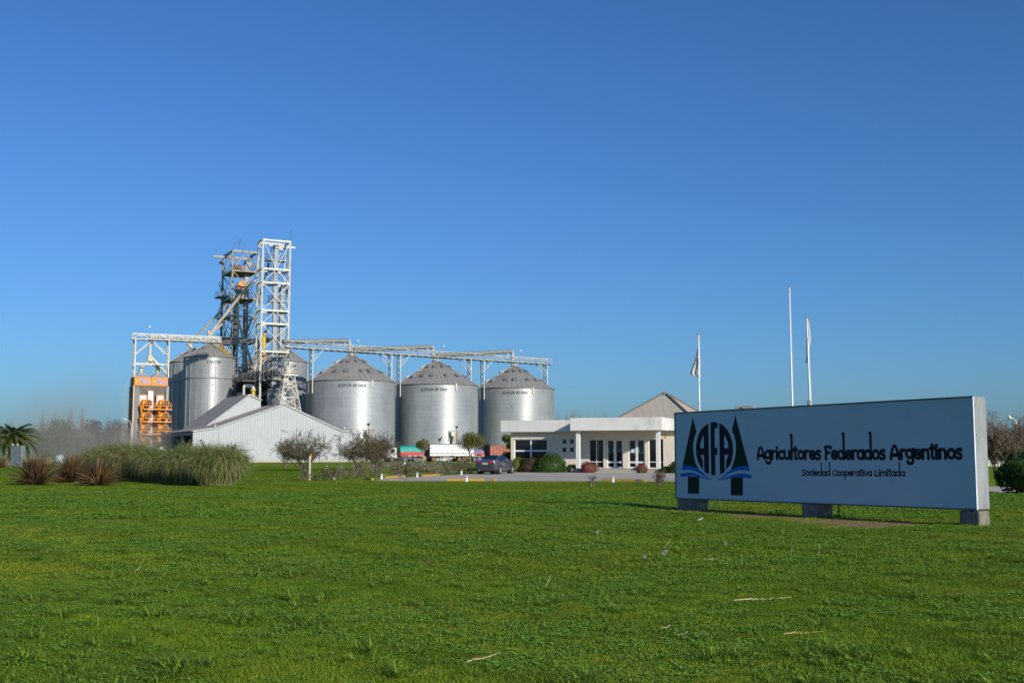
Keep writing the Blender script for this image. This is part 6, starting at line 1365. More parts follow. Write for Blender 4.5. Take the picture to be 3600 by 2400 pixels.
def shrub(name, label, cat, base, W, H, n_main=9, lev=3, nc=2, r=0.05, twig=None, leaves=None, nleaf=0, ls=0.05, up=0.10, flowers=0, seed=1, group=None, tilt=0.5, fsize=0.045, D=None, rmin=0.0, clear=0.0, jit=0.28):
    rs = np.random.RandomState(seed); S = []; tips = []; t = T(name, label, cat, base, 0, group); b = np.array(base)
    for i in range(n_main):
        a = 2 * math.pi * i / n_main + rs.uniform(-.3, .3); d = np.array([math.cos(a) * tilt * rs.uniform(.5, 1.3), math.sin(a) * tilt * rs.uniform(.5, 1.3), 1.0]); d /= np.linalg.norm(d)
        grow(rs, S, tips, b + np.array([math.cos(a), math.sin(a), 0]) * 0.08, d, 1.0 * rs.uniform(.75, 1.1), 0.03, lev, nc, up, jit)
    S, tips = fit(S, tips, b, W, H, D); S[:, 6:8] = np.maximum(S[:, 6:8] / 0.03 * r, rmin); k = S[:, 6] > r * 0.55
    S[:, 2] = np.maximum(S[:, 2], 0.0); S[:, 5] = np.maximum(S[:, 5], 0.01)
    if clear: q = k | (S[:, 5] > H * clear * (0.8 + 0.4 * rs.rand(len(S)))); S, k = S[q], k[q]; tips = tips[tips[:, 2] > H * clear]
    segs_mesh('stems', S[k], twig or M_twig, t); 
    if (~k).any(): segs_mesh('twigs', S[~k], twig or M_twig, t)
    if leaves and nleaf:
        C = tips[rs.randint(0, len(tips), nleaf)] + rs.normal(size=(nleaf, 3)) * ls * 1.5; C[:, 2] = np.maximum(C[:, 2], 0.05); leaf_mesh('foliage', C, np.full(nleaf, ls), leaves, t, rs)
    if flowers:
        hi = tips[np.argsort(-tips[:, 2] + rs.normal(size=len(tips)) * 0.25)][:max(flowers * 5, 10)]; F = hi[rs.choice(len(hi), flowers)] + np.array([0, -0.06, 0.04])
        for q in F:
            mb = MB(); mb.lathe([(0.005, -0.5), (0.5, -0.2), (1.0, 0.1), (0.85, 0.5), (0.4, 0.6), (0.005, 0.45)], (0, 0, 0), 7); 
            for i, v in enumerate(mb.v): mb.v[i] = (v[0] * fsize + q[0], v[1] * fsize + q[1], v[2] * fsize + q[2])
            mb.build('flower', M_petal, t, True)
    return t
def blob_points(rs, blobs, n, shell=0.6):
    out = []; tot = sum(b[3] * b[4] for b in blobs)
    for (x, y, z, rx, rz) in blobs:
        k = max(8, int(n * rx * rz / tot)); d = rs.normal(size=(k, 3)); d /= np.linalg.norm(d, axis=1, keepdims=True); rr = shell + (1.06 - shell) * rs.rand(k, 1) ** 0.6
        P = d * rr * np.array([rx, rx, rz]) + np.array([x, y, z]); out.append(P)
    return np.concatenate(out)
def hedge(name, label, base, rx, rz, m, n=2500, ls=0.07, seed=1, ry=None, cz=None, group=None, cat='bush', bumps=6, core=True):
    rs = np.random.RandomState(seed); t = T(name, label, cat, base, 0, group); ry = ry or rx; cz = rz * 0.35 if cz is None else cz
    d = rs.normal(size=(n, 3)); d /= np.linalg.norm(d, axis=1, keepdims=True); ph = rs.rand(bumps, 3) * 6; fr = rs.uniform(2, 5, (bumps, 3))
    rr = 1 + sum(0.055 * np.sin((d * fr[i] + ph[i]).sum(1)) for i in range(bumps)); rr = rr[:, None] * (1.02 - 0.14 * rs.rand(n, 1) ** 2)
    P = d * rr * np.array([rx, ry, rz]) + np.array([base.x, base.y, cz]); P = P[P[:, 2] > 0.02]; leaf_mesh('foliage', P, np.full(len(P), ls), m, t, rs)
    if core:
        mb = MB(); pr = [(math.sin(a) * 0.9, -math.cos(a) * 0.9) for a in np.linspace(0.05, math.pi - 0.02, 14)]; mb.lathe(pr, n=24)
        for i, v in enumerate(mb.v): mb.v[i] = (v[0] * rx + base.x, v[1] * ry + base.y, max(0.0, v[2] * rz + cz))
        mb.build('inner_growth', m, t, True)
    return t
def tree(name, label, base, H, W, crown_z, m, n=2500, ls=0.12, seed=1, group=None, r=0.12, twig=None, nb=9, forks=3, flatten=0.75, trunk_n=1, bare=False):
    rs = np.random.RandomState(seed); t = T(name, label, 'tree', base, 0, group); b = np.array(base); S = []; tips = []
    for k in range(trunk_n):
        a = rs.uniform(0, 6.28); p = b + np.array([math.cos(a), math.sin(a), 0]) * 0.15 * (k > 0); q = b + np.array([rs.normal() * W * 0.05, rs.normal() * W * 0.05, crown_z * 0.75])
        S.append((*p, *((p + q) / 2 + rs.normal(size=3) * 0.05), r, r * 0.85)); S.append((*S[-1][3:6], *q, r * 0.85, r * 0.7))
        for i in range(forks):
            a = 2 * math.pi * i / forks + rs.uniform(-.4, .4); d = np.array([math.cos(a) * 0.7, math.sin(a) * 0.7, 0.9]); grow(rs, S, tips, q, d / np.linalg.norm(d), (H - crown_z) * 0.75, r * 0.5, 2, 2, 0.06, 0.2)
    S = np.array(S); segs_mesh('trunk', S, twig or M_bark, t, 5)
    blobs = []; cz = (H + crown_z) / 2
    for i in range(nb):
        a = rs.uniform(0, 6.28); rr = W * 0.5 * rs.uniform(0.1, 0.68); z = crown_z + (H - crown_z) * rs.uniform(0.12, 0.85); s = W * rs.uniform(0.14, 0.27) * (1.15 - 0.5 * abs(z - cz) / (H - crown_z))
        blobs.append((base.x + rr * math.cos(a), base.y + rr * math.sin(a), z, s, s * flatten))
    C = blob_points(rs, blobs, n, 0.45); C = C[C[:, 2] > 0.1]; leaf_mesh('crown', C, np.full(len(C), ls), m, t, rs)
    return t
# ================================================================ bushes and trees of the site
def pp(u, v): return gnd(u, v)
def wpx(px, Y): return px / F_ * Y
b = gu(1068, 101); shrub('leafless_shrub', 'wide leafless vase-shaped shrub in front of the shed, right behind the wooden post', 'shrub', b, wpx(178, b.y), zv(1524, b.y), 17, 4, 2, 0.045, M_twigd, L_olive, 7500, 0.032, 0.10, 0, 11, 'leafless shrubs on the lawn', 0.55, rmin=0.012, clear=0.30, jit=0.17)
b = gu(1003, 128); shrub('leafless_shrub', 'small thin leafless shrub left of the wide vase-shaped one', 'shrub', b, wpx(60, b.y), zv(1548, b.y), 9, 3, 2, 0.04, M_twig, L_olive, 1300, 0.05, 0.2, 0, 12, 'leafless shrubs on the lawn', 0.35, rmin=0.02)
b = gu(1262, 104); shrub('leafless_shrub', 'dark leafless shrub at the right end of the shed, left one of a touching pair', 'shrub', b, wpx(150, b.y), zv(1528, b.y), 16, 4, 2, 0.045, M_twigd, L_olive, 6500, 0.032, 0.10, 0, 13, 'leafless shrubs on the lawn', 0.5, rmin=0.012, clear=0.30, jit=0.17)
b = gu(1330, 106); shrub('leafless_shrub', 'reddish-brown leafless shrub hiding the lorry cab, right one of a touching pair', 'shrub', b, wpx(155, b.y), zv(1531, b.y), 17, 4, 2, 0.045, M_twigd, L_brown, 9000, 0.032, 0.10, 0, 14, 'leafless shrubs on the lawn', 0.5, rmin=0.012, clear=0.30, jit=0.17)
GR = 'rose bushes along the drive'
for i, (u, v, wp, vt, lf, fl, lab) in enumerate((
    (1085, 1690, 62, 1648, 150, 3, 'sparse rose bush around the foot of the wooden post'),
    (1150, 1690, 80, 1643, 420, 3, 'dense low rose bush right of the wooden post, with a bollard light in it'),
    (1200, 1684, 70, 1637, 120, 2, 'grey twiggy rose bush under the dark shrub pair, left of the kerb end'),
    (1250, 1682, 70, 1640, 140, 2, 'twiggy rose bush directly below the dark leafless shrubs'),
    (1325, 1677, 60, 1640, 120, 1, 'thin pinkish rose bush just left of the first yellow kerb'),
    (1400, 1676, 75, 1632, 320, 4, 'rose bush behind the left yellow kerb with a few white blooms'),
    (1436, 1676, 80, 1620, 420, 5, 'taller rose bush between the yellow kerb and the bollard light, below the red lorry'),
    (1500, 1672, 85, 1628, 260, 8, 'rose bush behind the second yellow kerb, dotted with white blooms'),
    (1552, 1668, 75, 1630, 200, 6, 'open twiggy rose bush right of the second yellow kerb'),
    (1590, 1666, 85, 1612, 650, 8, 'full green rose bush with white blooms below the white trailer wheels'),
    (1632, 1663, 75, 1607, 750, 8, 'tallest green rose bush with white blooms next to the parked car'))):
    b = pp(u, v); shrub('rose_bush', lab, 'rose bush', b, wpx(wp, b.y), zv(vt, b.y), 7, 3, 2, 0.02, M_twig2, L_rose, int(lf * 2.2), 0.045, 0.05, fl, 30 + i, GR, 0.6, rmin=0.007, D=1.3)
b = pp(1413, 1691); shrub('sapling', 'bare spindly sapling at the near edge of the drive, left of the bollard', 'sapling', b, wpx(50, b.y), zv(1655, b.y), 4, 2, 2, 0.015, M_twig2, None, 0, 0.05, 0.1, 0, 50, 'bare saplings on the lawn', 0.5, rmin=0.006)
b = gnd(2082, 1711); shrub('sapling', 'bare forked sapling on the lawn in front of the red flower bush', 'sapling', b, wpx(38, b.y), zv(1661, b.y), 3, 1, 2, 0.028, M_twigd, None, 0, 0.05, 0.15, 0, 51, 'bare saplings on the lawn', 0.35, rmin=0.010)
b = gnd(2319, 1710); shrub('sapling', 'small dense brown twig bush on the lawn close to the billboard left edge', 'shrub', b, wpx(42, b.y), zv(1655, b.y), 14, 2, 2, 0.014, M_twigd, L_brown, 150, 0.025, 0.2, 0, 52, 'bare saplings on the lawn', 0.28, rmin=0.007)
# hedges in front of the office
def hp(u, Y): return gu(u, Y)
GH = 'bushes along the office front'
hedge('bush', 'yellow-green clipped bush at the car bonnet, left end of the office front', hp(1820, 96.5), 0.75, 0.72, L_yell, 1800, 0.05, 1, group=GH, cz=0.45)
hedge('bush', 'dark purple-brown bush under the big office window', hp(1863, 96), 0.95, 0.78, L_purp, 2600, 0.05, 2, group=GH, cz=0.45, ry=0.8)
hedge('bush', 'big rounded glossy green bush right of the office window', hp(1936, 95.3), 1.33, 1.2, L_green, 4200, 0.055, 3, group=GH, cz=0.35, ry=1.1)
hedge('bush', 'small green bush on a low block by the left canopy column', hp(2009, 95.8), 0.45, 0.36, L_green, 900, 0.045, 4, group=GH, cz=0.3)
hedge('flower_bush', 'red flowering bush between the left column and the doors', hp(2070, 93.8), 0.74, 0.62, L_redf, 2600, 0.035, 5, group=GH, cz=0.28)
hedge('flower_bush', 'smaller red flowering bush near the right column', hp(2253, 93.0), 0.56, 0.48, L_redf, 1800, 0.035, 6, group=GH, cz=0.22)
hedge('bush', 'tiny green tuft in front of the smaller red flowering bush', hp(2250, 92.2), 0.2, 0.2, L_green, 250, 0.03, 7, group=GH, cz=0.12)
hedge('bush', 'low bright green bush right of the right column', hp(2340, 92.0), 0.52, 0.4, L_green, 1300, 0.04, 8, group=GH, cz=0.15)
hedge('bush', 'dark green bush cut off by the billboard left edge', hp(2376, 91.5), 0.6, 0.75, L_green, 1500, 0.045, 9, group=GH, cz=0.25)
hedge('bush', 'dark rounded bush in the shade at the left office corner, above the car roof', hp(1792, 110), 0.95, 1.0, L_green, 2200, 0.06, 10, group=GH, cz=0.75)
for (u0, u1) in ((1800, 2090),):   # planting bed edge
    p, q = gnd(u0, 1657.5), gnd(u1, 1659.5); t = T('bed_edging', 'low brown stone edging of the planting bed before the office', 'edging', (p + q) / 2); mb = MB(); mb.bar((p.x, p.y, 0.05), (q.x, q.y, 0.05), 0.12, 0.12); mb.build('edging_stone', M_conc, t, True)
# trees near the trucks
b = gu(1655, 163); tree('small_tree', 'round-headed small tree before the white trailer, bare twigs on its right side', b, zv(1517, b.y), wpx(100, b.y), zv(1575, b.y), L_tree, 3800, 0.10, 3, 'small trees by the farm road', 0.11, M_twig2, 14, 5, 0.8, 2)
b = gu(1486, 162); tree('small_tree', 'smaller sparse tree with a single trunk before the gap between lorry and trailer', b, zv(1545, b.y), wpx(62, b.y), zv(1580, b.y), L_tree, 1300, 0.10, 4, 'small trees by the farm road', 0.12, M_twig2, 8, 3, 0.7)
b = gu(1802, 122); tree('small_tree', 'green tree peeping out from behind the left office corner', b, zv(1527, b.y), wpx(70, b.y), zv(1580, b.y), L_tree, 1500, 0.11, 5, 'small trees by the farm road', 0.1, M_bark, 9, 3)
# pampas grass, flax
M_pamp = gmat('pampas_blades', [(0.065, 0.125, 0.045), (0.125, 0.20, 0.06), (0.23, 0.27, 0.075), (0.42, 0.37, 0.15)], trans=0.3, rough=0.6)
M_pampd = gmat('dry_pampas_blades', [(0.21, 0.20, 0.06), (0.34, 0.28, 0.11), (0.44, 0.35, 0.18), (0.14, 0.18, 0.05)], trans=0.3, rough=0.7)
M_flax = gmat('bronze_flax_blades', [(0.035, 0.016, 0.013), (0.075, 0.038, 0.024), (0.105, 0.072, 0.028), (0.22, 0.115, 0.035), (0.24, 0.165, 0.10)], trans=0.15, rough=0.4, spec=0.5)
def blades(name, base, n, R0, reach, H, wd, m, parent, rs, nseg=5, droop=1.0, lean=None, stiff=0.5, pw=0.7):
    az = rs.uniform(0, 2 * math.pi, n); r0 = R0 * np.sqrt(rs.rand(n)); L = rs.uniform(0.55, 1.0, n); ro = rs.rand(n) ** pw
    ax = np.stack([np.cos(az), np.sin(az)], 1); a2 = az + rs.normal(size=n) * 0.9
    od = np.stack([np.cos(a2), np.sin(a2)], 1); P = []
    side = np.stack([-od[:, 1], od[:, 0]], 1); tw = rs.uniform(-0.8, 0.8, n)
    for i in range(nseg + 1):
        f = i / nseg; out = reach * ro * L * (f ** (1.0 + stiff)); z = H * L * (f - droop * ro * 0.72 * f ** 2.6) * (1 - 0.15 * ro)
        z = np.maximum(z, 0.02 + 0.03 * (1 - f)); xy = np.array([base.x, base.y]) + ax * r0[:, None] + od * out[:, None]
        w_ = wd * (1 - f ** 2.2) * (0.6 + 0.8 * L) * 0.5 + wd * 0.03; c = np.concatenate([xy, z[:, None]], 1)
        s = np.concatenate([side * np.cos(tw)[:, None], np.sin(tw)[:, None]], 1) * w_[:, None]; P.append(c - s); P.append(c + s)
    V = np.stack(P, 1); k = 2 * (nseg + 1); b = np.arange(n)[:, None] * k
    Fc = np.concatenate([b + np.array([[2 * i, 2 * i + 1, 2 * i + 3, 2 * i + 2]]) for i in range(nseg)], 0); return mesh_np(name, V, Fc, m, parent)
GP = 'pampas grass clumps in a row'
def pampas(label, u, v, wp, vt, seed, dry=0.3, n=2200):
    b = gnd(u, v); b.y += 0.0; rs = np.random.RandomState(seed); H = zv(vt, b.y) * 1.12; W = wpx(wp, b.y); t = T('pampas_grass', label, 'pampas grass', b, 0, GP)
    c = b + Vector((0, W * 0.3, 0)); nd = int(n * dry * 0.8)
    def fountain(nm, k, m, bend0, bend1, wd):
        az = rs.uniform(0, 2 * math.pi, k); h = np.stack([np.cos(az), np.sin(az)], 1); side = np.stack([-h[:, 1], h[:, 0]], 1); a0 = rs.uniform(0, 2 * math.pi, k); r0 = W * 0.29 * np.sqrt(rs.rand(k)); p = np.array([c.x, c.y]) + np.stack([np.cos(a0), np.sin(a0)], 1) * r0[:, None]; z = np.zeros(k)
        el = np.radians(rs.uniform(62, 92, k)); bend = np.radians(bend0 + (bend1 - bend0) * rs.rand(k) ** 0.6); L = H * 1.5 * (0.35 + 0.65 * rs.rand(k) ** 0.55); ns = 9; tw = rs.uniform(-0.9, 0.9, k); P = []
        for q in range(ns + 1):
            f = q / ns; ang = el - bend * f ** 1.6; w_ = wd * (1 - f ** 2.5) * 0.5 + 0.002; zz = np.maximum(z, 0.03 + 0.04 * rs.rand(k)); cc = np.concatenate([p, zz[:, None]], 1); sv = np.concatenate([side * np.cos(tw)[:, None], np.sin(tw)[:, None]], 1) * w_; P += [cc - sv, cc + sv]
            ds = (L / ns)[:, None]; p = p + h * np.cos(ang)[:, None] * ds * 0.62; z = z + np.sin(ang) * ds[:, 0]
        kk = 2 * (ns + 1); o = np.arange(k)[:, None] * kk; mesh_np(nm, np.stack(P, 1), np.concatenate([o + np.array([[2 * q, 2 * q + 1, 2 * q + 3, 2 * q + 2]]) for q in range(ns)], 0), m, t)
    fountain('green_blades', int((n - nd) * 1.35), M_pamp, 75, 185, 0.026); fountain('dry_blades', int(nd * 1.35), M_pampd, 110, 190, 0.026)
    # plume stalks
    S = []
    for i in range(10):
        a = rs.uniform(0, 6.28); p = np.array(c) + np.array([math.cos(a), math.sin(a), 0]) * W * 0.15; d = np.array([math.cos(a) * 0.3, math.sin(a) * 0.3, 1.0])
        for k in range(6): q = p + d * H * 0.165; S.append((*p, *q, 0.010, 0.009)); d = d + np.array([math.cos(a) * 0.14, math.sin(a) * 0.14, -0.12]); p = q
    segs_mesh('stalks', S, M_pampd, t)
pampas('largest pampas clump at the right end of the row, nearest the lawn', 745, 1711, 225, 1573, 61, 0.25, 4200)
pampas('tall blue-green pampas clump left of the largest one, under the shed bays', 640, 1703, 170, 1578, 62, 0.2, 3000)
pampas('pampas clump in the middle of the row with a straw-coloured base', 545, 1697, 150, 1582, 63, 0.3, 2600)
pampas('yellowish pampas clump below the right fan column of the dryer', 480, 1693, 150, 1570, 64, 0.45, 2600)
pampas('left pampas clump behind the right flax', 400, 1692, 140, 1566, 65, 0.35, 2400)
pampas('pampas clump at the left end of the row, fading into the dust', 345, 1688, 130, 1572, 66, 0.4, 2200)
pampas('pampas clump deeper in the row below the left fan column of the dryer', 430, 1668, 150, 1565, 67, 0.5, 1800)
pampas('pampas clump deeper in the row under the dark shed bays', 690, 1680, 150, 1572, 68, 0.35, 1800)
GS = 'distant scrub clumps'
for i, (u, Y, wp, vt, lab) in enumerate(((110, 118, 60, 1594, 'yellow scrub clump right of the notice board'), (160, 112, 70, 1598, 'yellow scrub clump between notice board and white tank'), (255, 122, 70, 1608, 'low scrub clump between both white tanks'), (320, 126, 60, 1602, 'low scrub clump at the foot of the hazy trees'))):
    b = gu(u, Y); rs = np.random.RandomState(80 + i); t = T('scrub', lab, 'scrub', b, 0, GS); blades('blades', b, 900, wpx(wp, Y) * 0.35, wpx(wp, Y) * 0.4, zv(vt, Y), 0.05, M_pampd, t, rs, 4, 1.0); blades('green_blades', b, 900, wpx(wp, Y) * 0.35, wpx(wp, Y) * 0.4, zv(vt, Y) * 0.9, 0.05, M_pamp, t, rs, 4, 1.0)
GF = 'bronze flax clumps'
def flax(label, u, v, wp, vt, seed, n=430):
    b = gnd(u, v); rs = np.random.RandomState(seed); H = zv(vt, b.y); W = wpx(wp, b.y); t = T('flax_clump', label, 'flax', b, 0, GF)
    el = np.radians(12 + 76 * rs.rand(n) ** 0.65); az = rs.uniform(0, 2 * math.pi, n); L = H * rs.uniform(0.75, 1.08, n) * (0.82 + 0.18 * np.sin(el)); P = []; h = np.stack([np.cos(az), np.sin(az)], 1); side = np.stack([-h[:, 1], h[:, 0]], 1); tw = rs.uniform(-1.1, 1.1, n); r0 = W * 0.07 * rs.rand(n); ns = 5
    for i in range(ns + 1):
        f = i / ns; e = el - 0.35 * f * f * np.cos(el); out = r0 + L * f * np.cos(e); z = np.maximum(L * f * np.sin(e), 0.02); c = np.concatenate([np.array([b.x, b.y]) + h * out[:, None], z[:, None]], 1); w_ = 0.034 * (1.0 - max(0, f - 0.35) / 0.65 * 0.93) * np.ones(n)
        s_ = np.concatenate([side * np.cos(tw)[:, None], np.sin(tw)[:, None]], 1) * w_[:, None]; P += [c - s_, c + s_]
    k = 2 * (ns + 1); o = np.arange(n)[:, None] * k; mesh_np('leaves', np.stack(P, 1), np.concatenate([o + np.array([[2 * i, 2 * i + 1, 2 * i + 3, 2 * i + 2]]) for i in range(ns)], 0), M_flax, t)
flax('left bronze flax clump, in front of the notice board', 122, 1706, 165, 1592, 71); flax('middle bronze flax clump, half behind the right one', 252, 1697, 140, 1588, 72); flax('right bronze flax clump beside the pampas row', 345, 1708, 170, 1598, 73, 300)
flax('bronze flax clump cut by the left photo edge, below the palm', -2, 1645, 60, 1604, 74, 160)
# round bush and slender shrub right of the pampas
b = gnd(848, 1646); hedge('bush', 'dark round bush behind the right end of the pampas row', b, wpx(25, b.y), 0.8, L_olive, 1500, 0.05, 21, cz=zv(1601, b.y) - 0.8)
b = gu(820, 105); tree('small_tree', 'slender little evergreen before the shed gable, just right of the pampas', b, zv(1560, b.y), wpx(26, b.y), zv(1600, b.y), L_olive, 700, 0.06, 22, None, 0.04, M_twigd, 6, 3, 1.2)
# palm
def palm():
    Yp = 146; b = gu(42, Yp); t = T('palm_tree', 'stout date palm with arching fronds behind the notice board', 'palm', b); rs = np.random.RandomState(5); zc = zv(1551, Yp)
    mb = MB(); pr = [(0.95, 0), (0.85, 0.5), (0.75, zc * 0.6), (0.85, zc * 0.85), (0.6, zc + 0.1), (0.1, zc + 0.4)]; mb.lathe(pr, tuple(b), 22)
    for k in range(150):
        a = k * 2.39996; z = 0.1 + (zc * 0.9) * (k / 150); r_ = 0.86; c, s = math.cos(a), math.sin(a); mb.box((b.x + c * r_, b.y + s * r_, z), (0.16, 0.26, 0.16), a)
    mb.build('trunk', mat('palm_trunk', (0.22, 0.14, 0.09), 0.9, var=0.35, vscale=5), t, True)
    V = []; nf = 72; P = []; S = []
    for i in range(nf):
        a = i * 2.39996; el0 = R_(82 - 95 * (i / nf) ** 0.9); L = rs.uniform(3.3, 4.1); p = np.array([b.x, b.y, zc + 0.2]); h = np.array([math.cos(a), math.sin(a), 0]); el = el0; n = 16; side = np.array([-h[1], h[0], 0])
        for k in range(n):
            d = h * math.cos(el) + np.array([0, 0, math.sin(el)]); q = p + d * L / n; S.append((*p, *q, 0.035 * (1 - k / n) + 0.008, 0.035 * (1 - (k + 1) / n) + 0.008))
            upv = np.cross(side, d); f = k / n; ll = 0.55 * math.sin(math.pi * min(1, 0.15 + f * 0.85)) ** 0.6
            if k > 1:
                for sgn in (-1, 1):
                    for j in range(3):
                        o = p + (q - p) * j / 3; tip = o + (side * sgn * 0.75 + d * 0.55 + upv * 0.35) * ll + np.array([0, 0, -0.10 * ll]); w_ = d * 0.045; P += [o - w_, o + w_, tip + w_ * 0.2, tip - w_ * 0.2]
            p = q; el -= 0.085 + 0.02 * rs.rand()
    segs_mesh('frond_stems', S, mat('palm_stem', (0.16, 0.17, 0.05), 0.5), t); P = np.array(P); mesh_np('fronds', P, np.arange(len(P)).reshape(-1, 4), gmat('palm_leaflets', [(0.04, 0.065, 0.018), (0.085, 0.12, 0.035), (0.15, 0.18, 0.06)], rough=0.35, spec=0.6, trans=0.25), t)
    C = rs.normal(size=(160, 3)) * np.array([0.35, 0.35, 0.3]) + np.array([b.x + 0.3, b.y - 0.5, zc - 0.1]); leaf_mesh('date_clusters', C, np.full(160, 0.13), mat('orange_dates', (0.38, 0.17, 0.03), 0.6, island=0.4), t, rs)
palm()
# hazy trees far behind on the left
GB_ = 'hazy trees behind the dryer'
for i, (u, Y, vt, wp, kind, lab) in enumerate((
    (20, 330, 1500, 120, 1, 'hazy bare-looking tree crown behind the palm, at the left photo edge'), (110, 340, 1500, 110, 1, 'pale hazy thin tree between the palm and the big round tree'),
    (160, 300, 1508, 110, 0, 'grey-brown tree left half of the big round clump'), (225, 290, 1466, 150, 2, 'biggest hazy dark round tree in the left background'), (262, 305, 1495, 120, 0, 'grey-brown tree on the right shoulder of the big round tree'),
    (330, 320, 1478, 110, 0, 'dusty tree half dissolved by the dust cloud'), (395, 330, 1478, 110, 0, 'dusty tree just left of the orange dryer'), (430, 340, 1490, 90, 0, 'dusty tree touching the dryer ladder'),
    (170, 260, 1545, 130, 2, 'low dark hedge tree in front of the hazy clump'), (280, 262, 1555, 130, 2, 'low dark bushy tree right of the low hedge tree'))):
    b = gu(u, Y); tree('far_tree', lab, b, zv(vt, Y), wpx(wp, Y), zv(1588, Y) if kind != 2 else zv(1592, Y), L_far2 if kind == 2 else L_far, 1500 if kind == 1 else 5200, 0.20, 100 + i, GB_, 0.18, M_fartwig, 22 if kind != 1 else 14, 4, 0.9)
def far_bare(name, label, u, Y, vt, wp, seed, group, n=5):
    shrub(name, label, 'tree', gu(u, Y), wpx(wp, Y), zv(vt, Y), n, 3, 2, 0.16, M_fartwig, None, 0, 0.1, 0.35, 0, seed, group, 0.18, rmin=0.013)
GPz = 'leafless poplars on the horizon'
for i, (u, vt, wp, lab) in enumerate(((1962, 1445, 26, 'leafless poplar just right of the farthest silo'), (1990, 1440, 28, 'second leafless poplar right of the farthest silo'), (2016, 1438, 26, 'tallest leafless poplar above the left office roof'), (2036, 1444, 24, 'leafless poplar above the canopy shadow on the office roof'), (2062, 1448, 24, 'leafless poplar above the canopy corner'), (2104, 1452, 22, 'faint small leafless poplar left of the pyramid roof'), (2128, 1450, 22, 'faint leafless poplar close to the pyramid roof edge'))):
    far_bare('bare_poplar', lab, u, 420, vt, wp, 140 + i, GPz)
for i, (u, vt, wp, lab) in enumerate(((140, 1452, 26, 'faint bare poplar far behind the big hazy tree, leftmost'), (185, 1450, 24, 'faint bare poplar above the left shoulder of the hazy tree'), (238, 1436, 26, 'faint bare poplar rising above the biggest hazy tree'), (290, 1440, 24, 'faint bare poplar right of the biggest hazy tree'), (30, 1468, 40, 'faint bare tree above the palm fronds'))):
    far_bare('bare_poplar', lab, u, 430, vt, wp, 150 + i, GPz)
# right of the billboard
b = gu(3500, 74); shrub('leafless_shrub', 'dark leafless shrub just right of the billboard', 'shrub', b, wpx(120, b.y), zv(1492, b.y), 10, 4, 3, 0.05, M_twigd, L_brown, 6000, 0.030, 0.12, 0, 15, 'leafless shrubs on the lawn', 0.5, rmin=0.011, clear=0.30, jit=0.17)
b = gu(3585, 77); shrub('leafless_shrub', 'dark leafless shrub at the right photo edge below the street lamp', 'shrub', b, wpx(130, b.y), zv(1494, b.y), 10, 4, 3, 0.05, M_twigd, L_brown, 6000, 0.030, 0.12, 0, 16, 'leafless shrubs on the lawn', 0.5, rmin=0.011, clear=0.30, jit=0.17)
b = gu(3612, 45); hedge('bush', 'glossy dark green round bush cut by the right photo edge', b, 1.08, 0.80, L_green, 3600, 0.065, 24, cz=zv(1668, b.y))
for i, (u, vt, lab) in enumerate(((3485, 1462, 'faint bare tree right behind the billboard edge'), (3530, 1455, 'faint bare tree left of the street lamp'), (3590, 1450, 'faint bare tree at the right photo edge'))):
    far_bare('bare_poplar', lab, u, 260, vt, 44, 160 + i, GPz, 6)
hw = gu(3590, 140); t = T('white_house', 'low white house glimpsed through the shrubs at the right photo edge', 'house', hw, -0.3); mb = MB(); mb.bb(-4.5, 6, 0, 5, 0, 2.7); wl = mb.build('wall', M_fasc, t); mb = MB(); mb.prism([(-4.8, -0.3, 2.7), (6.3, -0.3, 2.7), (6.3, 2.5, 3.9), (-4.8, 2.5, 3.9)], (0, 0, 0.12)); mb.build('roof', M_tan, t)
for x in (-3.2, -0.6, 2.0): mb = MB(); mb.bb(x, x + 1.1, -0.03, -0.003, 0.9, 2.1); mb.build('window', M_glass, t)
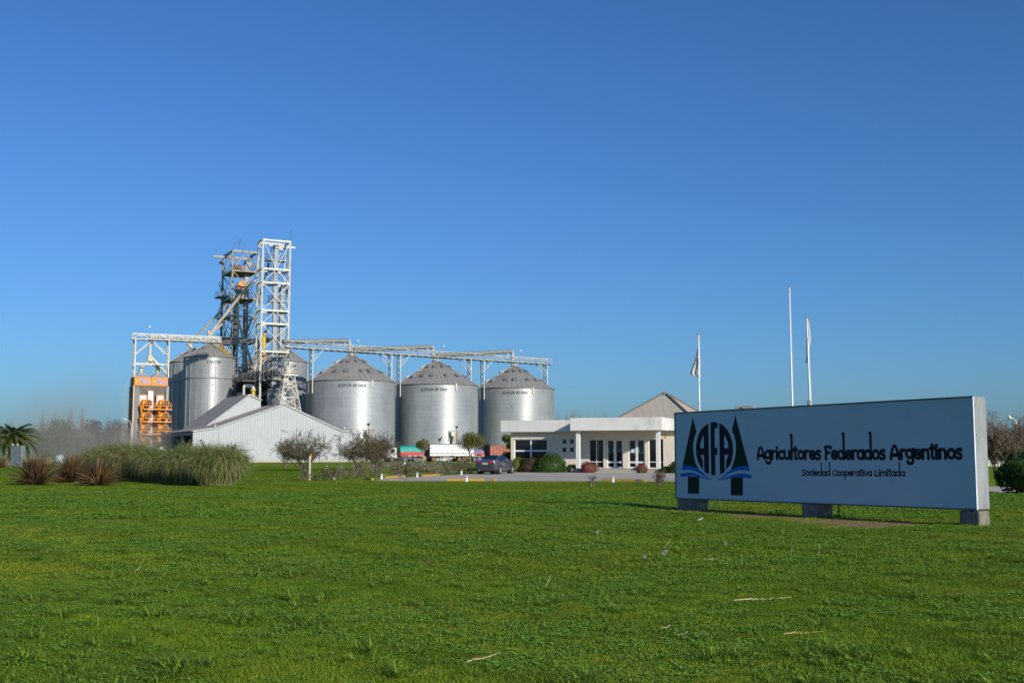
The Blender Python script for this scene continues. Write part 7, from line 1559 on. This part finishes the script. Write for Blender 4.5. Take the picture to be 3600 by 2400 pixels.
# ================================================================ person beside the lorries
def person():
    b = gu(1683.5, 209); t = T('person', 'person in a dark top and blue jeans standing beside the lorries, seen from behind', 'person', (b.x, b.y, 0.012)); k = 1.0
    M_skin = mat('skin', (0.33, 0.19, 0.13), 0.6); M_jeans = mat('blue_jeans', (0.16, 0.26, 0.46), 0.85, var=0.15, vscale=8); M_top = mat('dark_top', (0.03, 0.022, 0.022), 0.85, var=0.2); M_hair = mat('dark_hair', (0.018, 0.013, 0.011), 0.6)
    def skin(name, V, E, Rr, m, root=0, parent=t, lv=2):
        me = bpy.data.meshes.new(name); me.from_pydata(V, E, []); me.update(); o = link(name, me, m, parent); s = o.modifiers.new('skin', 'SKIN'); s.use_smooth_shade = True
        for i, r in enumerate(Rr): me.skin_vertices[0].data[i].radius = r if isinstance(r, tuple) else (r, r); me.skin_vertices[0].data[i].use_root = i == root
        u = o.modifiers.new('sub', 'SUBSURF'); u.levels = u.render_levels = lv; return o
    V = [(0, 0, 0.92), (0, 0.01, 1.10), (0, 0.0, 1.30), (0, 0.02, 1.42), (0, 0.05, 1.50), (0, 0.06, 1.58), (0, 0.06, 1.66)]; E = [(i, i + 1) for i in range(6)]; Rr = [(.15, .11), (.13, .10), (.16, .11), (.09, .08), .052, .085, .07]
    for sd, (ex, ey, hx, hy, hz) in ((-1, (-0.30, 0.10, -0.14, 0.32, 1.10)), (1, (0.30, 0.06, 0.30, 0.24, 0.98))):
        i = len(V); V += [(sd * 0.18, 0.01, 1.38), (ex, ey, 1.14), (hx, hy, hz)]; E += [(2, i), (i, i + 1), (i + 1, i + 2)]; Rr += [.06, .043, .03]
        j = len(V); d = Vector((hx - ex, hy - ey, hz - 1.14)).normalized(); pm = Vector((hx, hy, hz)) + d * 0.08; V.append(tuple(pm)); E.append((i + 2, j)); Rr.append((.036, .018)); sv, uv_ = perp(d)
        for q, ln in zip((-0.027, -0.009, 0.009, 0.027), (0.065, 0.08, 0.075, 0.058)):
            a = len(V); V += [tuple(pm + sv * q + d * 0.03), tuple(pm + sv * q + d * (0.03 + ln * 0.55) + uv_ * 0.008), tuple(pm + sv * q + d * (0.03 + ln) + uv_ * 0.025)]; E += [(j, a), (a, a + 1), (a + 1, a + 2)]; Rr += [.009, .008, .007]
        a = len(V); V += [tuple(pm - d * 0.03 + sv * 0.045), tuple(pm + sv * 0.065 + d * 0.02)]; E += [(j, a), (a, a + 1)]; Rr += [.011, .009]
    for sd in (-1, 1):
        i = len(V); V += [(sd * 0.10, 0, 0.86), (sd * 0.15, 0.03, 0.48), (sd * 0.19, -0.02, 0.08), (sd * 0.20, 0.13, 0.04)]; E += [(0, i), (i, i + 1), (i + 1, i + 2), (i + 2, i + 3)]; Rr += [.085, .055, .04, .035]
    skin('body', V, E, Rr, M_skin)
    V = [(0, 0, 0.97)]; E = []; Rr = [(.165, .125)]
    for sd in (-1, 1): i = len(V); V += [(sd * 0.10, 0, 0.84), (sd * 0.15, 0.03, 0.48), (sd * 0.19, -0.02, 0.10)]; E += [(0, i), (i, i + 1), (i + 1, i + 2)]; Rr += [.10, .075, .07]
    skin('jeans', V, E, Rr, M_jeans)
    V = [(0, 0, 0.98), (0, 0.01, 1.12), (0, 0, 1.30), (0, 0.02, 1.43)]; E = [(0, 1), (1, 2), (2, 3)]; Rr = [(.165, .125), (.15, .115), (.18, .125), (.075, .07)]
    for sd, (ex, ey, hx, hy, hz) in ((-1, (-0.30, 0.10, -0.14, 0.32, 1.10)), (1, (0.30, 0.06, 0.30, 0.24, 0.98))): i = len(V); V += [(sd * 0.18, 0.01, 1.38), (ex, ey, 1.14), (ex + (hx - ex) * .8, ey + (hy - ey) * .8, 1.14 + (hz - 1.14) * .8)]; E += [(2, i), (i, i + 1), (i + 1, i + 2)]; Rr += [.075, .058, .045]
    skin('jacket', V, E, Rr, M_top)
    skin('hair', [(0, 0.03, 1.53), (0, 0.04, 1.61), (0, 0.055, 1.68)], [(0, 1), (1, 2)], [(.07, .06), (.095, .09), (.075, .08)], M_hair)
    mb = MB()
    for sd in (-0.032, 0.032): mb.lathe([(0.001, -.012), (0.012, 0), (0.001, .012)], (sd, 0.142, 1.60), 8)
    mb.build('eyes', M_hair, t); mb = MB(); mb.add([(-.014, .14, 1.555), (.014, .14, 1.555), (0, .17, 1.56), (0, .143, 1.60)], [(0, 1, 2), (0, 2, 3), (1, 3, 2)]); mb.build('nose', M_skin, t); mb = MB(); mb.box((0, 0.138, 1.527), (0.045, 0.012, 0.012)); mb.build('mouth', MATS['red_motor'], t)
    for sd in (-1, 1): mb = MB(); mb.box((sd * 0.085, 0.06, 1.585), (0.018, 0.035, 0.06)); mb.build('ear', M_skin, t, bevel=0.006)
    for sd in (-1, 1): mb = MB(); mb.box((sd * 0.195, 0.06, 0.045), (0.10, 0.27, 0.09)); mb.build('shoe', M_black, t, bevel=0.03)
person()
# ================================================================ birds
def bird(label, u, v, Y, span, roll, seed, fly=True):
    p = at(u, v, Y) if fly else gu(u, Y); t = T('bird', label, 'bird', p, 0, 'birds'); mb = MB(); L = span * 0.42; z = 0 if fly else 0.10
    c = [Vector((-L * 0.6, 0, z)), Vector((-L * 0.2, 0, z + 0.02)), Vector((L * 0.2, 0, z + 0.01)), Vector((L * 0.45, 0, z + 0.05)), Vector((L * 0.62, 0, z + 0.04))]
    mb.tube(c, [0.015, span * 0.09, span * 0.09, span * 0.06, 0.008], 7)
    if fly:
        for s in (-1, 1):
            ex = Vector((math.cos(roll) * 0.15, s * 0.25, 0)) * span; q = Vector((0, s * span * 0.22, span * 0.16 * math.cos(roll))); e = Vector((-L * 0.3, s * span * 0.5, span * 0.10 * math.sin(roll + s)))
            mb.add([(L * 0.25, 0, 0.02), (-L * 0.25, 0, 0.02), q - Vector((L * 0.3, 0, 0)), q + Vector((L * 0.2, 0, 0)), e], [(0, 1, 2, 3), (3, 2, 4)])
    else:
        for s in (-0.02, 0.02): mb.bar((0, s, z - 0.02), (0, s, -0.0), 0.008)
    mb.build('body', mat('dark_plumage', (0.035, 0.035, 0.04), 0.7) if 'dark_plumage' not in MATS else MATS['dark_plumage'], t)
    t.rotation_euler = (0.4 * math.sin(roll), 0, roll)
bird('dark bird gliding before the middle of the farthest big silo', 1798, 1428, 205, 0.55, 0.4, 1); bird('tiny dark bird before the upper right wall of the farthest big silo', 1911, 1375, 205, 0.4, 2.2, 2); bird('tiny dark bird left of the bracket on the farthest big silo', 1874, 1372, 205, 0.45, 1.0, 3); bird('tiny bird in the open sky right of the farthest silo', 2003, 1360, 200, 0.45, 1.2, 4)
bird('dark bird before the lower wall of the middle big silo', 1578, 1413, 205, 0.35, 0.2, 5); bird('tiny bird in the sky between two lattice pylons', 1729, 1298, 205, 0.3, 1.7, 6)
bird('dark bird before the front tall silo, above the shed roof', 752, 1320, 190, 0.6, 2.5, 7); bird('second dark bird before the front tall silo, the lower one', 748, 1354, 190, 0.5, 0.3, 8)
bird('dark bird on the lawn left of the rose bushes, right one of a pair', 1388, 106, 118, 0.36, 0.3, 9, False); bird('dark bird on the lawn left of the rose bushes, left one of a pair', 1368, 106, 120, 0.34, 2.8, 10, False)
# ================================================================ straws and dandelion clocks on the lawn
M_straw = mat('dry_straw', (0.50, 0.38, 0.20), 0.7, var=0.25, vscale=30)
def straw(label, a, b, r=0.008, stand=False):
    p = gnd(*a); q = gnd(*b); base = p if p.y < q.y or not stand else q
    if stand:
        base = gnd(*max((a, b), key=lambda x: x[1])); tp = min((a, b), key=lambda x: x[1]); top = at(tp[0], tp[1], base.y + 0.03); p, q = base, top
    else: p.z = q.z = 0.022
    t = T('straw_stalk', label, 'straw', (p.x, p.y, 0), 0, 'dry straw stalks on the lawn'); mb = MB(); n = 6; pts = [p.lerp(q, i / n) + Vector((0, 0, 0.004 * math.sin(i * 1.3))) for i in range(n + 1)]; mb.tube(pts, [r * 0.58] * n + [r * 0.35], 5)
    if not stand and (q - p).length > 0.3: d = (q - p); mb.tube([p + d * 0.1, p + d * 0.32 + Vector((0, 0.02, 0.012))], r * 0.35, 4)
    mb.build('stalk', M_straw, t, True)
straw('long bright straw stalk on the lawn below the word Argentinos', (2578, 2116), (2782, 2106), 0.010); straw('curved straw stalk near the lower right, below the long bright one', (2754, 2236), (2894, 2228), 0.011); straw('bright straw stalk below the left half of the billboard', (2462, 1974), (2542, 1963), 0.009)
straw('straw stalk at the bottom of the photo, left of centre', (1630, 2339), (1760, 2304), 0.010); straw('straight straw stalk at right, below the billboard right block', (3077, 2042), (3222, 2043), 0.009); straw('short straw stalk at right, just under the billboard', (3222, 1994), (3275, 1993), 0.009)
straw('short slanting straw near the bottom centre right', (2325, 2218), (2356, 2205), 0.008); straw('short pale straw right of the short slanting one', (2383, 2242), (2418, 2228), 0.007); straw('upright straw leaning right below the billboard left block', (2333, 1927), (2359, 1894), 0.007, True); straw('small upright straw right of the leaning one', (2448, 1932), (2466, 1917), 0.006, True)
straw('upright straw in the middle of the lawn', (1920, 2060), (1935, 2021), 0.007, True); straw('thin upright straw below the middle billboard block', (2782, 1950), (2785, 1914), 0.005, True); straw('thin upright straw right of the one below the middle block', (2880, 1951), (2880, 1909), 0.005, True); straw('thin upright straw in grass left of the long bright straw', (2607, 1993), (2608, 1950), 0.005, True); straw('slanting straw on the left part of the lawn', (469, 2017), (495, 1985), 0.008, True)
straw('thin straw at the right photo edge', (3580, 2180), (3640, 2176), 0.008); straw('thin straw far out on the lawn below the red flower bush', (2180, 1737), (2215, 1739), 0.012); straw('faint straw on the lawn below the long yellow kerb', (1700, 1713), (1740, 1714), 0.012); straw('faint straw on the lawn below the drive end', (1430, 1712), (1460, 1712), 0.012)
M_clock = mat('dandelion_down', (0.55, 0.55, 0.52), 0.9, trans=0.4); M_stem = mat('dandelion_stem', (0.35, 0.33, 0.18), 0.7)
def dandelion(label, u, v, v0):
    b = gnd(u, v0); top = at(u, v, b.y); t = T('dandelion', label, 'dandelion', b, 0, 'dandelion clocks on the lawn'); mb = MB(); mb.tube([b, (b.x, b.y, top.z)], 0.004, 5); mb.build('stem', M_stem, t, True); rs = np.random.RandomState(int(u)); d = rs.normal(size=(110, 3)); d /= np.linalg.norm(d, axis=1, keepdims=True); c = np.array([b.x, b.y, top.z]); leaf_mesh('seed_head', c + d * 0.024, np.full(110, 0.008), M_clock, t, rs)
dandelion('dandelion clock on a tall stem left of the billboard', 2102, 1869, 1905); dandelion('lowest dandelion clock below the billboard left block', 2266, 1957, 1975); dandelion('left one of two close dandelion clocks below the billboard', 2331, 1946, 1962); dandelion('right one of two close dandelion clocks below the billboard', 2343, 1937, 1958); dandelion('dandelion clock right of the pair, below the blue emblem', 2551, 1910, 1928)
p = gnd(2462, 1838); t = T('paper_scrap', 'scrap of white paper lying in the grass below the billboard', 'litter', p); mb = MB(); mb.add([(p.x - 0.07, p.y, 0.05), (p.x + 0.05, p.y - 0.03, 0.10), (p.x + 0.08, p.y + 0.03, 0.14), (p.x - 0.03, p.y + 0.05, 0.09)], [(0, 1, 2, 3)]); mb.build('sheet', M_petal, t, True, fix=False)
# ================================================================ grass
M_blade = None
def grass_mat():
    m = bpy.data.materials.new('grass_blades'); m.use_nodes = True; nt = m.node_tree; b = nt.nodes['Principled BSDF']; b.inputs['Roughness'].default_value = 0.6; b.inputs['Specular IOR Level'].default_value = 0.12
    g = nt.nodes.new('ShaderNodeNewGeometry'); cr = nt.nodes.new('ShaderNodeValToRGB')
    cols = [(0.073, 0.166, 0.009), (0.132, 0.252, 0.012), (0.192, 0.318, 0.018), (0.28, 0.335, 0.03), (0.42, 0.33, 0.11)]
    while len(cr.color_ramp.elements) < 5: cr.color_ramp.elements.new(0.5)
    for i, (c, p) in enumerate(zip(cols, (0, 0.35, 0.65, 0.92, 1.0))): cr.color_ramp.elements[i].position = p; cr.color_ramp.elements[i].color = (*c, 1)
    nt.links.new(g.outputs['Random Per Island'], cr.inputs[0])
    big = _noise(nt, 0.16, 4, 0.6); mid = _noise(nt, 0.75, 5, 0.65); c = _mix(nt, cr.outputs[0], (0.29, 0.32, 0.03), _ramp(nt, big, 0.42, 0.66, 0, 0.65)); c = _mix(nt, c, (0.055, 0.125, 0.012), _ramp(nt, mid, 0.50, 0.72, 0, 0.6))
    br = _noise(nt, 0.55, 6, 0.7); c = _mix(nt, c, (0.26, 0.17, 0.07), _ramp(nt, br, 0.58, 0.71, 0, 0.7))
    c = mow(nt, c)
    nt.links.new(c, b.inputs['Base Color']); tr = nt.nodes.new('ShaderNodeBsdfTranslucent'); nt.links.new(c, tr.inputs[0]); mx = nt.nodes.new('ShaderNodeMixShader'); mx.inputs[0].default_value = 0.30
    nt.links.new(b.outputs[0], mx.inputs[1]); nt.links.new(tr.outputs[0], mx.inputs[2]); nt.links.new(mx.outputs[0], nt.nodes['Material Output'].inputs[0]); return m
M_blade = grass_mat(); M_tuft = gmat('long_grass_blades', [(0.085, 0.175, 0.010), (0.13, 0.25, 0.015), (0.19, 0.31, 0.03), (0.27, 0.31, 0.07)], trans=0.35, rough=0.6, spec=0.1); M_clover = gmat('clover_leaves', [(0.09, 0.205, 0.012), (0.16, 0.30, 0.022), (0.25, 0.37, 0.045)], trans=0.2, rough=0.55, spec=0.2)
gcol = bpy.data.collections.new('grass_sources')
def src(name, V, Fc, m):
    me = bpy.data.meshes.new(name); me.from_pydata([tuple(v) for v in V], [], [tuple(f) for f in Fc]); me.materials.append(m); me.update(); o = bpy.data.objects.new(name, me); gcol.objects.link(o)
rg = np.random.RandomState(3)
def tuft(name, n, R, h0, h1, wd, lean, m=None):
    V = []; Fc = []
    for i in range(n):
        a = rg.uniform(0, 6.28); r = R * math.sqrt(rg.rand()); x, y = r * math.cos(a), r * math.sin(a); h = rg.uniform(h0, h1); b = rg.uniform(0, 6.28); L = h * lean * rg.uniform(0.3, 1.4); dx, dy = math.cos(b) * L, math.sin(b) * L; wv = wd * rg.uniform(0.7, 1.3) / 2; px, py = -math.sin(b) * wv, math.cos(b) * wv; k = len(V)
        V += [(x - px, y - py, -0.01), (x + px, y + py, -0.01), (x + dx * 0.4 + px * 0.9, y + dy * 0.4 + py * 0.9, h * 0.62), (x + dx * 0.4 - px * 0.9, y + dy * 0.4 - py * 0.9, h * 0.62), (x + dx, y + dy, h * (1.0 if lean < 1 else 0.85))]; Fc += [(k, k + 1, k + 2, k + 3), (k + 3, k + 2, k + 4)]
    src(name, V, Fc, m or M_blade)
for i in range(4): tuft('a%d' % i, 70, 0.13, 0.012, 0.034, 0.005, 1.0)
for i in range(2):   # clover and broad-leaved weeds
    V = []; Fc = []
    for j in range(64):
        a = rg.uniform(0, 6.28); r = 0.15 * math.sqrt(rg.rand()); z = rg.uniform(0.012, 0.05) * (1.15 - r / 0.2); s = rg.uniform(0.0055, 0.011); x0, y0 = r * math.cos(a), r * math.sin(a); k0 = rg.uniform(0, 6.28)
        for lf in range(3):   # three leaflets
            b = k0 + lf * 2.09; tx, ty = rg.normal(size=2) * 0.3; k = len(V)
            for q in range(5): an = q * 1.2566; lx, ly = s * math.cos(b) + s * 0.9 * math.cos(an), s * math.sin(b) + s * 0.9 * math.sin(an); V.append((x0 + lx, y0 + ly, z + lx * tx + ly * ty))
            Fc.append(tuple(range(k, k + 5)))
    src('b%d' % i, V, Fc, M_clover)
for i in range(2): tuft('c%d' % i, 30, 0.05, 0.05, 0.13, 0.009, 2.4, M_tuft)
for i in range(2): tuft('d%d' % i, 90, 0.32, 0.014, 0.042, 0.012, 1.1)
for i in range(2): tuft('e%d' % i, 110, 0.65, 0.018, 0.05, 0.022, 1.2)
pts = []; rotz = []; scl = []; ids = []
def inpark(x, y):   # keep blades off the asphalt
    v = 1592 + 6400 / y; u = 1800 + 4000 * x / y; lim = np.interp(u, [-500, 1270, 1285, 1350, 1900, 2420, 2900, 3480, 3700, 5000], [1625, 1625, 1689, 1691, 1691, 1692.5, 1706.5, 1733, 1742, 1760]); return v < lim
def scatter(y0, y1, dens, kinds, weights, s0, s1, cond=None):
    A = 0.78 * (y1 ** 2 - y0 ** 2); n = int(A * dens); y = np.sqrt(y0 ** 2 + (y1 ** 2 - y0 ** 2) * rg.rand(n)); x = (rg.rand(n) * 2 - 1) * y * 0.56
    k = ~inpark(x, y); sm_ = soil_mask(x, y) | soil_mask(x + SN.x * 0.3, y + SN.y * 0.3) | soil_mask(x - SN.x * 0.45, y - SN.y * 0.45); k &= (~sm_) | (rg.rand(n) < 0.06)
    if cond is not None: k &= cond(x, y)
    x, y = x[k], y[k]; n = len(x); pts.append(np.stack([x, y, hill(x, y)], 1)); rotz.append(rg.uniform(0, 6.28, n)); scl.append(rg.uniform(s0, s1, n)); ids.append(rg.choice(kinds, n, p=weights))
def patch(x, y, f, th, ph=0.0): return (np.sin(x * f + 2 * np.sin(y * f * 0.7 + ph)) + np.sin(y * f * 1.3 + 1.7 * np.sin(x * f * 0.8 + 1 + ph)) + 0.7 * rg.normal(size=len(x))) > th
def bare(x, y): return patch(x, y, 0.55, 1.75, 4.0)
def notbare(x, y): return ~bare(x, y)
scatter(6.2, 15, 95, [0, 1, 2, 3], [.25] * 4, 0.7, 1.3, notbare)
def mixed(f, th, ph, k): return lambda x, y: (np.sin(x * f + 2 * np.sin(y * f * 0.7 + ph)) + np.sin(y * f * 1.3 + 1.7 * np.sin(x * f * 0.8 + 1 + ph)) + 0.8 * np.sin(x * f * 3.1 + y * f * 2.3) * np.sin(y * f * 3.7 - x * f * 1.9) + k * rg.normal(size=len(x))) > th
scatter(6.2, 16, 50, [4, 5], [.5, .5], 0.5, 1.15, mixed(1.0, 0.35, 0.0, 1.1)); scatter(16, 28, 20, [4, 5], [.5, .5], 0.8, 1.6, mixed(1.0, 0.35, 0.0, 1.1)); scatter(28, 46, 9, [4, 5], [.5, .5], 1.2, 2.4, mixed(0.7, 0.35, 0.0, 1.0))
scatter(6.2, 24, 22, [6, 7], [.5, .5], 0.35, 1.15, mixed(1.3, 1.55, 2.0, 0.5)); scatter(6.2, 24, 9, [6, 7], [.5, .5], 0.4, 0.95, mixed(0.8, 0.9, 5.0, 1.0)); scatter(6.2, 24, 0.5, [6, 7], [.5, .5], 0.9, 1.6)
scatter(15, 30, 34, [8, 9], [.5, .5], 0.8, 1.3, notbare); scatter(15, 30, 14, [0, 1, 2, 3], [.25] * 4, 1.0, 1.8); scatter(30, 62, 11, [10, 11], [.5, .5], 0.7, 1.2); scatter(62, 120, 5.5, [10, 11], [.5, .5], 1.1, 1.9, lambda x, y: x < -8); scatter(22, 48, 2.5, [6, 7], [.5, .5], 0.5, 1.1, lambda x, y: patch(x, y, 0.6, 0.9))
# longer growth round the sign and at its left
def near_sign(x, y):
    a = (x - SIGN_L.x) * SD.x + (y - SIGN_L.y) * SD.y; b_ = (x - SIGN_L.x) * SN.x + (y - SIGN_L.y) * SN.y; lim = 1.0 + 0.17 * a; return ((b_ > lim) & (b_ < lim + 2.0) & (a > -4.5) & (a < SLEN + 2)) | ((np.abs(b_ + 0.3) < 0.35) & (a > 0) & (a < SLEN) & (rg.rand(len(x)) < 0.35))
scatter(22, 37, 40, [6, 7, 4, 5], [.15, .15, .35, .35], 0.45, 0.9, near_sign)
PT = np.concatenate(pts).astype(np.float32); N = len(PT); RZ = np.zeros((N, 3), np.float32); RZ[:, 2] = np.concatenate(rotz); SCL = np.concatenate(scl).astype(np.float32); ID = np.concatenate(ids).astype(np.int32)
me = bpy.data.meshes.new('grass'); me.vertices.add(N); me.vertices.foreach_set('co', PT.ravel())
for nm, ty, arr, key in (('rot', 'FLOAT_VECTOR', RZ.ravel(), 'vector'), ('scl', 'FLOAT', SCL, 'value'), ('idx', 'INT', ID, 'value')): at_ = me.attributes.new(nm, ty, 'POINT'); at_.data.foreach_set(key, arr)
me.update(); gob = bpy.data.objects.new('grass', me); COL.objects.link(gob); tag(gob, kind='stuff'); gob['label'] = 'short uneven lawn grass with clover covering the foreground'; gob['category'] = 'grass'
ng = bpy.data.node_groups.new('grass_scatter', 'GeometryNodeTree'); ng.interface.new_socket('Geometry', in_out='INPUT', socket_type='NodeSocketGeometry'); ng.interface.new_socket('Geometry', in_out='OUTPUT', socket_type='NodeSocketGeometry')
gi = ng.nodes.new('NodeGroupInput'); go = ng.nodes.new('NodeGroupOutput'); ci = ng.nodes.new('GeometryNodeCollectionInfo'); ci.inputs['Collection'].default_value = gcol; ci.inputs['Separate Children'].default_value = True; ci.inputs['Reset Children'].default_value = True
ip = ng.nodes.new('GeometryNodeInstanceOnPoints'); ip.inputs['Pick Instance'].default_value = True
def attr(nm, ty): a = ng.nodes.new('GeometryNodeInputNamedAttribute'); a.data_type = ty; a.inputs['Name'].default_value = nm; return a.outputs[0]
mtp = ng.nodes.new('GeometryNodeMeshToPoints'); ng.links.new(gi.outputs[0], mtp.inputs['Mesh']); ng.links.new(mtp.outputs[0], ip.inputs['Points']); ng.links.new(ci.outputs[0], ip.inputs['Instance'])
ng.links.new(attr('idx', 'INT'), ip.inputs['Instance Index']); ng.links.new(attr('rot', 'FLOAT_VECTOR'), ip.inputs['Rotation']); ng.links.new(attr('scl', 'FLOAT'), ip.inputs['Scale']); ng.links.new(ip.outputs[0], go.inputs[0])
md = gob.modifiers.new('scatter', 'NODES'); md.node_group = ng
# ================================================================ dust blowing off the dryer
def dust(label, c, r, dens, seed):
    mb = MB(); mb.lathe([(math.sin(a) + 1e-4, -math.cos(a)) for a in np.linspace(0, math.pi, 15)], n=24); m = bpy.data.materials.new('dust_air'); m.use_nodes = True; nt = m.node_tree; nt.nodes.clear()
    o = nt.nodes.new('ShaderNodeOutputMaterial'); v = nt.nodes.new('ShaderNodeVolumePrincipled'); v.inputs['Color'].default_value = (0.72, 0.66, 0.58, 1); v.inputs['Anisotropy'].default_value = 0.1
    tc = nt.nodes.new('ShaderNodeTexCoord'); ln = nt.nodes.new('ShaderNodeVectorMath'); ln.operation = 'LENGTH'; nt.links.new(tc.outputs['Object'], ln.inputs[0]); f = _ramp(nt, ln.outputs['Value'], 0.15, 0.98, 1, 0)
    n = _noise(nt, 1.6, 3, 0.6, vec=tc.outputs['Object']); f2 = _math(nt, 'MULTIPLY', f, _ramp(nt, n, 0.32, 0.68, 0.15, 1)); nt.links.new(_math(nt, 'MULTIPLY', f2, dens), v.inputs['Density']); nt.links.new(v.outputs[0], o.inputs['Volume'])
    ob = mb.build('dust_cloud', m); ob.location = c; ob.scale = r; tag(ob, label, 'dust', None, 'stuff')
p = gu(430, 208); dust('grey-brown dust drifting low around the foot of the orange dryer', (p.x, p.y, 1.5), (16, 9, 7.5), 0.27, 1)
p = gu(175, 226); dust('thinner dust haze drifting left and up before the far trees', (p.x, p.y, 5), (17, 10, 13), 0.075, 2)
p = gu(250, 241); dust('large faint dust veil in the air behind the orange dryer', (p.x, p.y, 11), (27, 12, 19), 0.022, 3)
